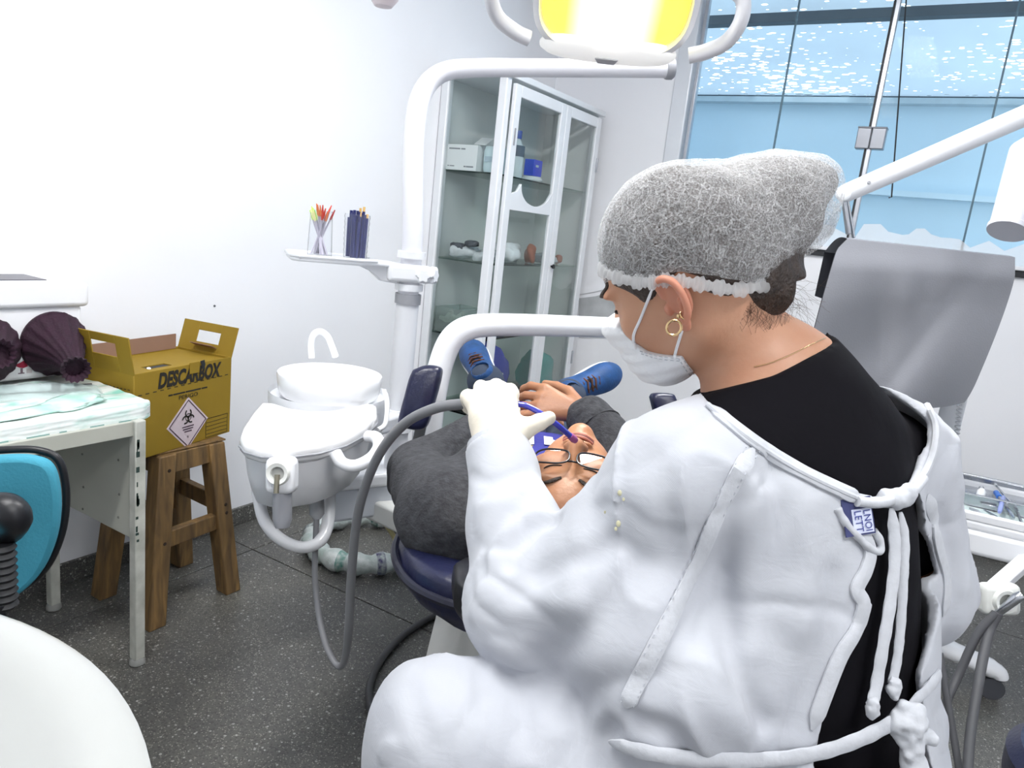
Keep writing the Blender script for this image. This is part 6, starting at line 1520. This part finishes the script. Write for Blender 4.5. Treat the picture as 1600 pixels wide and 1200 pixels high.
# --- hair net
def net_mat():
    m = bpy.data.materials.new('hair_net'); m.use_nodes = True; nt = m.node_tree; N = nt.nodes; L = nt.links; out_ = N['Material Output']; N.remove(N['Principled BSDF'])
    tc = N.new('ShaderNodeTexCoord')
    wn = N.new('ShaderNodeTexNoise'); wn.inputs['Scale'].default_value = 16; wn.inputs['Detail'].default_value = 3; L.new(tc.outputs['Object'], wn.inputs['Vector'])
    ad = N.new('ShaderNodeMix'); ad.data_type = 'VECTOR'; ad.inputs[0].default_value = .07; L.new(tc.outputs['Object'], ad.inputs[4]); L.new(wn.outputs['Color'], ad.inputs[5])
    mp = N.new('ShaderNodeMapping'); mp.inputs['Scale'].default_value = (1.15, .6, 1.0); L.new(ad.outputs[1], mp.inputs[0])
    v = N.new('ShaderNodeTexVoronoi'); v.feature = 'DISTANCE_TO_EDGE'; v.inputs['Scale'].default_value = 68; L.new(mp.outputs[0], v.inputs['Vector'])
    r = N.new('ShaderNodeValToRGB'); e = r.color_ramp.elements; e[0].position = 0; e[0].color = (.36, .36, .36, 1); e[1].position = .04; e[1].color = (.09, .09, .09, 1); L.new(v.outputs['Distance'], r.inputs[0])
    fi = N.new('ShaderNodeTexNoise'); fi.inputs['Scale'].default_value = 420; fi.inputs['Detail'].default_value = 2; L.new(tc.outputs['Object'], fi.inputs['Vector'])
    fm = N.new('ShaderNodeMapRange'); fm.inputs[1].default_value = .35; fm.inputs[2].default_value = .7; fm.inputs[3].default_value = -.08; fm.inputs[4].default_value = .26; L.new(fi.outputs['Fac'], fm.inputs[0])
    sm = N.new('ShaderNodeMath'); sm.operation = 'ADD'; sm.use_clamp = True; L.new(r.outputs[0], sm.inputs[0]); L.new(fm.outputs[0], sm.inputs[1])
    lw = N.new('ShaderNodeLayerWeight'); lw.inputs[0].default_value = .25
    lm = N.new('ShaderNodeMath'); lm.operation = 'MULTIPLY'; lm.inputs[1].default_value = .22; L.new(lw.outputs['Facing'], lm.inputs[0])
    s2 = N.new('ShaderNodeMath'); s2.operation = 'ADD'; s2.use_clamp = True; L.new(sm.outputs[0], s2.inputs[0]); L.new(lm.outputs[0], s2.inputs[1])
    t = N.new('ShaderNodeBsdfTransparent'); d = N.new('ShaderNodeBsdfDiffuse'); d.inputs[0].default_value = (.86, .87, .88, 1); tl = N.new('ShaderNodeBsdfTranslucent'); tl.inputs[0].default_value = (.86, .87, .88, 1)
    bp = N.new('ShaderNodeBump'); bp.inputs['Strength'].default_value = .4; bp.inputs['Distance'].default_value = .003; bp.invert = True; L.new(v.outputs['Distance'], bp.inputs['Height']); L.new(bp.outputs[0], d.inputs['Normal'])
    dt = N.new('ShaderNodeMixShader'); dt.inputs[0].default_value = .35; L.new(d.outputs[0], dt.inputs[1]); L.new(tl.outputs[0], dt.inputs[2])
    mx = N.new('ShaderNodeMixShader'); L.new(s2.outputs[0], mx.inputs[0]); L.new(t.outputs[0], mx.inputs[1]); L.new(dt.outputs[0], mx.inputs[2]); L.new(mx.outputs[0], out_.inputs[0]); return m
NET = net_mat()
bag = ell(P(1240, 368, .96), np.array([camv(.6, .8, 0), camv(-.8, .6, 0), CF]).T, (.075, .034, .045))
netv = lambda p: smin(hairvol(p)-.0055, bag(p), .03)
ncut = poly2([((P(a, b, .88)-HC2) @ CR, (P(a, b, .88)-HC2) @ CU) for a, b in ((900, 180), (1360, 180), (1360, 330), (1300, 380), (1262, 402), (1238, 424), (1205, 442), (1160, 450), (1110, 444), (1062, 438), (1035, 434), (1010, 442), (985, 436), (955, 432), (932, 420), (905, 400))], HC2, CR, CU)
crk = lambda p: .0028*vnoise(p*np.array([75, 75, 60], np.float32))+.003*vnoise(p*np.array([34, 34, 34], np.float32)+5)
def netF(p):
    q = np.sqrt((p-np.array(HC2, np.float32))**2 @ np.ones(3, np.float32))
    return np.maximum(np.abs(netv(p)+crk(p))-.0014, ncut(p))
sdf_mesh('hair_net', netF, lo, hi, .0024, NET, dn)
# gathered elastic edge
edge = [(930, 412), (945, 425), (970, 435), (1000, 441), (1020, 441), (1040, 438), (1062, 440), (1090, 444), (1120, 449), (1150, 453), (1185, 447), (1215, 438), (1240, 424)]
ep = trace(netv, edge, .001, 14)
mb = MB(); secs = []
for i, p in enumerate(ep):
    t = nrm(ep[min(i+1, len(ep)-1)]-ep[max(0, i-1)]); n_ = nrm(np.cross(t, CU)); n_ = n_ if n_ @ CF < 0 else -n_; u = np.cross(n_, t); u = u if u @ CU > 0 else -u
    w_ = .0075+.0012*math.sin(i*1.3)+.0018*math.sin(i*.43); o_ = .0012*math.sin(i*1.7)
    secs.append([p+n_*(.003*math.cos(a)+o_*.8+.001)+u*w_*math.sin(a) for a in np.linspace(0, 2*PI, 12, endpoint=False)])
link('elastic_edge', loft(secs), glass('net_gather', (1, 1, 1), .05, .5, .55, (.88, .89, .9)), dn)
# --- face mask
mk = [(983, 512), (1003, 545), (1030, 553), (1068, 556), (1086, 580), (1112, 609), (1060, 622), (1000, 600), (975, 560), (960, 520)]
mpoly = [((P(a, b, .885)-HC2) @ fH, (P(a, b, .885)-HC2) @ uH) for a, b in mk]
# lateral extrusion in the head frame (f, u); widen forward so the whole muzzle is covered
def mloc(px, py):
    p = hit(dface, px, py, .5, 1.5)
    p = P(px, py, .885) if p is None else p
    return ((p-HC2) @ fH, (p-HC2) @ uH)
side = [mloc(*q) for q in ((1010, 548), (1036, 554), (1066, 556), (1084, 578), (1100, 600))]
mpoly = [(.16, side[0][1]+.040), (.105, -.030), (.088, -.034)]+side+[(side[-1][0]+.01, -.150), (.16, -.15)]
mcutf = poly2(mpoly, HC2, fH, uH)
muzz = union(dhead[:6]+[(rcone(hd(.100, 0, -.045), hd(.088, 0, -.100), .022, .024), .05)])
mkf = lambda p: np.maximum(muzz(p)-.0065+.0009*np.sin(((p-np.array(HC2, np.float32)) @ np.array(uH, np.float32))*330), mcutf(p))
MASK = mat('mask_white', '#eceef1', .8, var=.03, scale=30, bump=.2, bscale=90)
lo, hi = bounds([hd(.07, 0, -.08)], .12); sdf_mesh('face_mask', mkf, lo, hi, .0026, MASK, dn, smooth_it=1)
mkx = lambda p: np.minimum(mkf(p), dface(p))
for pts in (((1022, 446), (1012, 470), (1000, 500), (990, 524), (992, 545)), ((1071, 500), (1064, 522), (1057, 545), (1054, 557))):
    q = trace(mkx, pts, .0018, 6); link('mask_strap', MB().tube(q, .0019, n=8), MASK, dn)
for pts in (((1000, 549), (1030, 557), (1066, 561)), ((1002, 553), (1030, 561), (1066, 565)), ((1066, 558), (1082, 582), (1104, 606)), ((1060, 560), (1076, 584), (1096, 606))):
    q = trace(mkf, pts, .0006, 8)
    if len(q) > 3:
        mb = MB()
        for i in range(0, len(q)-1, 2): mb.tube([q[i], q[i+1]], .0007, n=5)
        link('mask_stitching', mb, mat('mask_line', '#c3c7cd', .8), dn)
# --- necklace
nb_ = union(neck+dhead)
q = trace(dbody, ((1178, 573), (1200, 568), (1222, 560), (1246, 549), (1268, 538), (1290, 528)), .0008, 5)
if len(q) > 3: link('necklace', MB().tube(q, .0006, n=6), GOLD, dn)

# --- black scrub top
shirt = union([(ell(P(1250, 800, .945), TR, (.172, .118, .225)), 0), (ell(P(1262, 1050, .945), TR, (.160, .115, .22)), .08), (rcone(C7-Ut*.03+Ft*.02, SL-Ut*.01, .078, .066), .05), (rcone(C7-Ut*.03+Ft*.02, SR-Ut*.01, .078, .066), .05), (rcone(C7-Ut*.05+Ft*.02, C7+Ut*.012+Ft*.032, .086, .076), .04), (rcone(SL, SL+(EL-SL)*.6, .062, .055), .03), (rcone(SR, SR+(ER-SR)*.6, .066, .058), .03)])
shn = poly2([((P(a, b, .93)-C7) @ CR, (P(a, b, .93)-C7) @ CU) for a, b in ((1040, 650), (1100, 612), (1130, 602), (1180, 588), (1235, 562), (1292, 538), (1300, 536), (1312, 470), (1200, 420), (1040, 500))], C7, CR, CU)
shf = lambda p: smax(shirt(p)+.006*vnoise(p*12)+.003*vnoise(p*27+3), -shn(p), .004)
lo, hi = bounds([P(1250, 560, .95), P(1260, 1240, .95), SL, SR], .2)
sdf_mesh('scrub_top', shf, lo, hi, .0055, SCRUB, dn, smooth_it=1)

# --- gown
gb = union([(ell(P(1250, 812, .945), TR, (.186, .130, .222)), 0), (ell(P(1262, 1050, .945), TR, (.180, .130, .22)), .08), (rcone(C7-Ut*.055+Ft*.02, SL, .078, .074), .05), (rcone(C7-Ut*.055+Ft*.02, SR, .080, .080), .05),
            (rcone(SL, SL+(EL-SL)*.5-CU*.012, .075, .063), .05), (rcone(SL+(EL-SL)*.5-CU*.012, EL, .063, .074), .03), (rcone(EL, EL+(WL-EL)*.45, .078, .062), .03), (rcone(EL+(WL-EL)*.45, WL, .062, .043), .03),
            (rcone(SR, ER, .080, .080), .05), (rcone(ER, WRr, .075, .045), .03),
            (ell(P(1262, 1200, .95), TR, (.19, .15, .14)), .06), (rcone(HPL+Ft*.02, KL, .112, .086), .022), (rcone(HPR+Ft*.02, KR, .12, .10), .03), (rcone(KL, KL*np.array([1, 1, 0])+np.array([0, 0, .34]), .086, .10), .03), (rcone((KL+HPL)/2, (KL+HPL)/2*np.array([1, 1, 0])+np.array([0, 0, .36]), .10, .12), .04),
            (rcone(P(985, 950, .87), P(1050, 1060, .85), .085, .095), .05)])
# folds: grooves (-) and ridges (+) traced on the cloth
folds = [(((1150, 765), (1140, 830), (1136, 900), (1138, 980), (1150, 1060), (1185, 1130)), -.011, .016), (((1172, 770), (1165, 850), (1160, 930), (1165, 1010)), .009, .022),
         (((1240, 760), (1255, 830), (1262, 900), (1258, 980)), .006, .02), (((1210, 740), (1222, 800), (1226, 880)), -.004, .02),
         (((798, 880), (815, 850), (840, 825), (868, 812)), -.010, .010), (((752, 900), (758, 860), (775, 825), (800, 800)), -.007, .010), (((735, 740), (760, 752), (800, 742), (822, 735)), -.004, .008), (((745, 790), (780, 780), (815, 762)), .004, .012),
         (((840, 900), (880, 880), (920, 870), (960, 850)), -.007, .014), (((800, 960), (850, 940), (900, 945)), .006, .016), (((740, 960), (755, 900), (765, 870)), .006, .012), (((872, 1060), (930, 1035), (990, 1000), (1020, 940)), .006, .025), (((850, 1030), (900, 985), (960, 940), (1000, 880)), -.006, .018),
         (((950, 760), (985, 790), (1010, 840), (1020, 900)), .006, .028), (((1000, 700), (1030, 740), (1050, 800)), -.004, .02),
         (((960, 1135), (940, 1155), (930, 1200)), -.014, .010), (((745, 1045), (752, 1090), (755, 1150), (750, 1200)), -.005, .012), (((800, 1060), (815, 1110), (830, 1170)), -.006, .014), (((860, 1080), (850, 1130), (830, 1190)), .006, .016), (((640, 1070), (650, 1110), (670, 1160)), -.004, .014), (((900, 1100), (905, 1150), (880, 1200)), -.007, .012),
         (((1000, 1130), (1050, 1150), (1080, 1190), (1130, 1210)), -.012, .014), (((1300, 900), (1290, 980), (1265, 1060), (1230, 1130)), -.006, .014), (((1470, 800), (1485, 880), (1490, 960), (1470, 1020)), -.006, .012), (((1500, 760), (1508, 840), (1512, 920)), .004, .012),
         (((1100, 1040), (1120, 1100), (1180, 1150)), .008, .02)]
FS = []
for pts, amp, wd in folds:
    q = trace(gb, pts, 0, 3)
    if len(q) > 2: FS.append((np.array(q, np.float32), amp, wd, np.array(q).mean(0), np.linalg.norm(np.array(q)-np.array(q).mean(0), axis=1).max()+wd*3))
def segd(p, q):
    d = np.full(len(p), 1e9, np.float32)
    for i in range(len(q)-1):
        ba = q[i+1]-q[i]; t = np.clip(((p-q[i]) @ ba)/(ba @ ba+1e-9), 0, 1); e = p-q[i]-t[:, None]*ba; d = np.minimum(d, (e*e).sum(1))
    return d
def wrinkle(p):
    q = p.astype(np.float32)
    r = .009*vnoise(q*np.array([7, 7, 4], np.float32))+.0042*vnoise(q*np.array([15, 15, 7], np.float32)+vnoise(q*6)[:, None]*2.0)+.0008*vnoise(q*41+3)
    w2 = vnoise(q*5+11)[:, None]*1.8
    r = r-.0062*np.maximum(0, 1-np.abs(vnoise(q*np.array([9, 9, 4.5], np.float32)+w2)*2)*2.2)**2+.0045*np.maximum(0, 1-np.abs(vnoise(q*np.array([8, 8, 12], np.float32)-w2+31)*2)*3)**2
    c = (q.min(0)+q.max(0))/2; rr = float(np.linalg.norm(q.max(0)-q.min(0)))/2
    for s_, amp, wd, m_, R_ in FS:
        if np.linalg.norm(c-m_) > rr+R_: continue
        mk_ = np.nonzero(((q-m_.astype(np.float32))**2).sum(1) < R_*R_)[0]
        if len(mk_): r[mk_] -= amp*np.exp(-segd(q[mk_], s_)/(wd*wd))
    return r
gsurf = lambda p: gb(p)+wrinkle(p)
# opening at the back: neck oval and slit, drawn on the plane of the back
neckc = ((1106, 625), (1140, 655), (1190, 692), (1250, 728), (1310, 757), (1345, 772), (1385, 778), (1415, 768), (1440, 735), (1454, 695), (1455, 660), (1440, 628), (1412, 598), (1385, 572), (1360, 545), (1250, 500), (1090, 520))
slit = ((1330, 790), (1352, 812), (1366, 842), (1372, 872), (1356, 900), (1352, 925), (1366, 945), (1352, 985), (1330, 1020), (1305, 1080), (1285, 1140), (1272, 1215), (1460, 1215), (1446, 1120), (1440, 1060), (1456, 1000), (1468, 940), (1468, 900), (1456, 850), (1446, 800), (1436, 762), (1400, 770), (1360, 785))
def planar(pxs):
    out_ = []
    for (a, b), p in zip(pxs, hits(gsurf, pxs, .4, 1.6)):
        if np.isnan(p[0]): p = P(a, b, .95)
        out_.append(((p-C7) @ CR, (p-C7) @ CU))
    return out_
BK = nrm(CF)
opA = poly2(planar(neckc), C7, CR, CU); opB = poly2(planar(slit), C7, CR, CU)
gsurf_last = [None]
def gownF(p):
    d = gsurf(p); gsurf_last[0] = d
    o = np.minimum(opA(p), opB(p)); bd = (p-np.array(C7, np.float32)) @ np.array(CF, np.float32)
    # the cut only reaches a little way in, from the back
    cut = np.maximum(o, bd-.16-.0*bd)
    d = np.maximum(d, -cut)
    # hollow under the cloth around the opening, so that its edges are thin
    d = np.maximum(d, -np.maximum(np.maximum(gsurf_last[0]+.0105, o-.05), bd-.16))
    # cuff end of the sleeves
    return d
wdir = nrm(WL-EL); wd2 = nrm(WRr-ER)
def gownG(p):
    d = gownF(p)
    d = np.maximum(d, np.where(np.linalg.norm(p-np.array(WL, np.float32), axis=1) < .12, (p-np.array(WL+wdir*.005, np.float32)) @ np.array(wdir, np.float32), -1))
    return np.maximum(d, .33-p[:, 2])
lo, hi = bounds([C7+Ut*.06, SL, SR, EL, WL, ER, WRr, KL, KR, HPL], .2); lo[2] = .30
gw = sdf_mesh('gown', gownG, lo, hi, .0042, GOWN, dn, smooth_it=1)
# hem along the neck and the slit, raglan seam, stitching
hemline = ((1106, 632), (1145, 665), (1192, 700), (1250, 736), (1310, 765), (1345, 780))
link('neck_hem', ribbon(gsurf, hemline, .016, .001, .004), HEM, gw)
link('neck_binding', MB().tube(trace(gsurf, hemline, .004, 6), .0035, n=8), HEM, gw)
h2 = ((1424, 768), (1447, 735), (1460, 698), (1461, 662), (1446, 628))
link('neck_binding', MB().tube(trace(gsurf, h2, .004, 6), .0048, n=8), HEM, gw)
seam = ((1178, 700), (1150, 745), (1122, 800), (1095, 865), (1062, 935), (1025, 1010), (992, 1075), (978, 1105))
link('raglan_seam', ribbon(gsurf, seam, .019, .0008, .0028), HEM, gw)
for off_ in (-11, 11):
    link('stitching', stitches(gsurf, [(a+off_*.9, b+off_*.35) for a, b in seam], None, gw), mat('thread_grey', '#b4b8c0', .8), gw)
link('slit_hem', ribbon(gsurf, ((1325, 800), (1345, 830), (1358, 860), (1352, 890), (1338, 920), (1348, 945), (1336, 985), (1312, 1025), (1288, 1085), (1268, 1140)), .016, .001, .004), HEM, gw)
link('slit_hem', ribbon(gsurf, ((1450, 772), (1457, 805), (1466, 850), (1478, 900), (1478, 940), (1468, 990), (1458, 1050)), .018, .0005, .003), HEM, gw)
link('cuff', MB().tube([WL-wdir*.03, WL-wdir*.01, WL+wdir*.012, WL+wdir*.014], [.047, .0455, .044, .038], n=30), HEM, gw)
# ties: knot, two hanging cords, waist belt with knot
mix = lambda p: np.minimum(gsurf(p), shf(p))
kn = hit(mix, 1395, 778, .4, 1.4)-CF*.006
link('tie_band', MB().tube(bez([hit(mix, 1335, 782)-CF*.006, hit(mix, 1365, 784)-CF*.008, kn, hit(mix, 1420, 768)-CF*.006, hit(mix, 1440, 748)-CF*.004], 6), .006, n=10), HEM, gw)
kf = union([(ell(kn-CF*.002, np.array([CR, CU, CF]).T, (.013, .012, .010)), 0), (ell(kn+CR*.014+CU*.004, np.array([CR, CU, CF]).T, (.010, .013, .008)), .004), (ell(kn-CR*.012, np.array([CR, CU, CF]).T, (.009, .011, .008)), .004)])
lo, hi = bounds([kn], .04); sdf_mesh('knot', lambda p: kf(p)+.004*vnoise(p*160), lo, hi, .002, HEM, gw)
def cord(pxs, w_, twist, lift=.006):
    pts = trace(mix, pxs, lift, 10); pts = [sum(pts[max(0, i-4):i+5])/len(pts[max(0, i-4):i+5]) for i in range(len(pts))]; secs = []
    for i, p in enumerate(pts):
        t = nrm(pts[min(i+1, len(pts)-1)]-pts[max(0, i-1)]); s = nrm(np.cross(t, CF)); n_ = np.cross(s, t); a0 = twist*math.sin(i*.35); ww = w_*(1+.05*math.sin(i*1.1))
        ww = ww*min(1, .35+i*.08)
        secs.append([p+(s*math.cos(a+a0)*ww+n_*math.sin(a+a0)*ww*.38) for a in np.linspace(0, 2*PI, 10, endpoint=False)])
    return loft(secs)
link('tie_cord', cord(((1392, 785), (1397, 830), (1398, 880), (1390, 950), (1378, 1020), (1368, 1080), (1360, 1108)), .0068, .25), HEM, gw)
link('tie_cord', cord(((1405, 790), (1414, 840), (1412, 900), (1408, 970), (1402, 1030), (1392, 1078)), .0055, .9), HEM, gw)
for a, b in ((1359, 1108), (1392, 1078)):
    c_ = hit(mix, a, b-6)-CF*.007; kk = ell(c_, np.array([CR, CU, CF]).T, (.008, .013, .006)); lo, hi = bounds([c_], .03); sdf_mesh('cord_end', lambda p: kk(p)+.004*vnoise(p*220), lo, hi, .0018, HEM, gw)
belt = ((945, 1158), (985, 1170), (1060, 1184), (1150, 1188), (1240, 1184), (1310, 1168), (1370, 1143), (1412, 1118))
link('belt', cord(belt, .0085, .2, .007), HEM, gw)
link('belt', cord(((1412, 1110), (1440, 1086), (1462, 1062), (1480, 1036)), .0075, .3, .007), HEM, gw)
bk_ = hit(mix, 1408, 1122)-CF*.012
bf = union([(ell(bk_, np.array([CR, CU, CF]).T, (.022, .020, .014)), 0), (poly_chain([bk_-CR*.012-CU*.004, bk_-CR*.004+CU*.018, bk_+CR*.014+CU*.012], [.008]*3), .003), (poly_chain([bk_+CR*.002-CU*.01, bk_+CR*.008-CU*.05, bk_+CR*.006-CU*.085], [.013, .014, .012]), .006), (poly_chain([bk_+CR*.006, bk_+CR*.024-CU*.016], [.008, .009]), .003)])
lo, hi = bounds([bk_, bk_-CU*.1], .05); sdf_mesh('belt_knot', lambda p: bf(p)+.006*vnoise(p*120), lo, hi, .0024, HEM, gw)
# torn tab and woven label beside the knot
lbp = hit(mix, 1338, 806)-CF*.004
lab = link('woven_label', MB().box(lbp, (.036, .040, .0015), np.array([camv(.95, .1, .2), camv(-.1, .95, .1), nrm(np.cross(camv(.95, .1, .2), camv(-.1, .95, .1)))]).T), mat('label_navy', '#3b4170', .7, var=.2, scale=80), gw)
lU, lV = camv(-.1, .95, .1), camv(-.95, -.1, -.2); lW = np.cross(lU, lV); 
la, lb_ = camv(.95, .1, .2), camv(-.1, .95, .1); lc_ = nrm(np.cross(la, lb_)); lc_ = lc_ if lc_ @ CF < 0 else -lc_
link('label_patch', MB().box(lbp-lb_*.005+la*.004+lc_*.0012, (.024, .026, .001), np.array([la, lb_, np.cross(la, lb_)]).T), mat('label_white', '#cfd5ea', .7), lab)
for k, tx in enumerate(('LETT', 'LNOI')): text('label_print', tx, lbp-lb_*.005+la*(.004+.011*(k-.5))+lc_*.0022, -lb_, la, .0085, mat('label_ink', '#2f3a86', .7), lab, width=.022)
tf = trace(gb, ((1306, 790), (1314, 806), (1326, 824), (1344, 842), (1360, 858), (1376, 862), (1374, 842), (1362, 826)), .006, 6)
tf = [sum(tf[max(0, i-3):i+4])/len(tf[max(0, i-3):i+4]) for i in range(len(tf))]
link('torn_loop', MB().tube(tf, [.0045+.0004*math.sin(i*.9) for i in range(len(tf))], n=10), HEM, gw)
# yellowish spots on the shoulder
for (a, b, r) in ((968, 770, .0022), (974, 780, .0014), (966, 818, .0024), (962, 826, .0016), (945, 800, .0012)):
    p = hit(gsurf, a, b)
    if p is not None: link('stain', MB().lathe([(0, .0004), (r, .0002), (r*1.1, 0)], p-CF*.001, np.array([CR, CU, -CF]).T, n=10, sy=1.4), mat('stain_yellow', '#c9c6a6', .9), gw)
# --- gloved hands
glove_l = [(rcone(WL-wdir*.02, P(772, 655, 1.075), .037, .036), 0)]
mc_ = [P(740, 628, 1.10), P(757, 612, 1.112), P(777, 608, 1.118), P(797, 616, 1.112)]
for q in mc_: glove_l.append((rcone(P(775, 668, 1.075)+(q-P(775, 668, 1.075))*.2, q, .024, .0135), .016))
for k, q in enumerate(mc_):
    r = (.0115, .0118, .0122, .0118)[k]
    out1 = (P(731, 620, 1.112), P(752, 606, 1.14), P(775, 604, 1.15), P(797, 611, 1.145))[k]
    out2 = (P(733, 636, 1.13), P(755, 626, 1.165), P(777, 624, 1.17), P(800, 628, 1.165))[k]
    out3 = (P(745, 645, 1.12), P(765, 642, 1.15), P(784, 640, 1.15), P(803, 642, 1.145))[k]
    glove_l += [(rcone(q, out1, r*1.12, r*1.02), .006), (rcone(out1, out2, r*1.02, r*.95), .003), (rcone(out2, out3, r*.95, r*.85), .003)]
glove_l += [(rcone(P(795, 684, 1.06), P(818, 670, 1.062), .021, .0155), .018), (rcone(P(818, 670, 1.062), P(842, 660, 1.07), .0150, .0125), .006), (rcone(P(842, 660, 1.07), P(858, 653, 1.078), .0125, .0100), .003)]
gf = union(glove_l); 
glf = lambda p: gf(p)+.0012*vnoise(p*np.array([120, 120, 60], np.float32))
lo, hi = bounds([WL, P(775, 600, 1.12), P(865, 650, 1.08), P(730, 620, 1.1)], .05)
sdf_mesh('glove', glf, lo, hi, .0022, GLOVE, dn, smooth_it=1)
gr_ = union(hand_items(WRr, P(960, 735, 1.2)-WRr, -Z3*.7+CF*.3, Z3*.2-CR*.9, curl=.5, glove=.0015)+[(rcone(WRr-wd2*.03, WRr+wd2*.02, .032, .032), .02)])
lo, hi = bounds([WRr, P(960, 735, 1.2)], .2); sdf_mesh('glove', gr_, lo, hi, .0036, GLOVE, dn, smooth_it=1)
# --- shoes and stool under the gown
for K in (KL, KR):
    f0 = K*np.array([1, 1, 0])+np.array([0, 0, .04]); sh = union([(ell(f0+Ft*.05, np.array([Rd, nrm([Ft[0], Ft[1], 0]), Z3]).T, (.047, .13, .045)), 0), (rcone(f0, f0+Z3*.06, .045, .045), .02)])
    lo, hi = bounds([f0], .2); lo[2] = 0.0; sdf_mesh('clog', lambda p: np.maximum(sh(p), .002-p[:, 2]), lo, hi, .007, PLAST, dn)
stc = np.array([PV[0], PV[1], 0]); sz_ = PV[2]-.15
sto = thing('dentist_stool', 'round stool under the seated dentist, hidden by her gown', 'stool', stc)
link('seat', MB().lathe([(0, sz_-.07), (.15, sz_-.07), (.165, sz_-.05), (.165, sz_-.02), (.15, sz_), (0, sz_)], stc, n=40), NAVY, sto)
link('column', MB().cyl(stc+np.array([0, 0, .07]), stc+np.array([0, 0, sz_-.07]), .025), STEEL, sto)
for k in range(5):
    a = 2*PI*k/5+.4; e_ = stc+np.array([math.cos(a)*.24, math.sin(a)*.24, .065]); l_ = link('base_arm', MB().bar(stc+np.array([0, 0, .09]), e_, .03, .025), STEEL, sto, bevel=.004)
    link('caster', MB().cyl(e_+np.array([-.01, 0, -.04]), e_+np.array([.01, 0, -.04]), .025), BLACKR, l_)

# tidy: drop the builder's helper property
for o in bpy.data.objects:
    if '_o' in o: del o['_o']
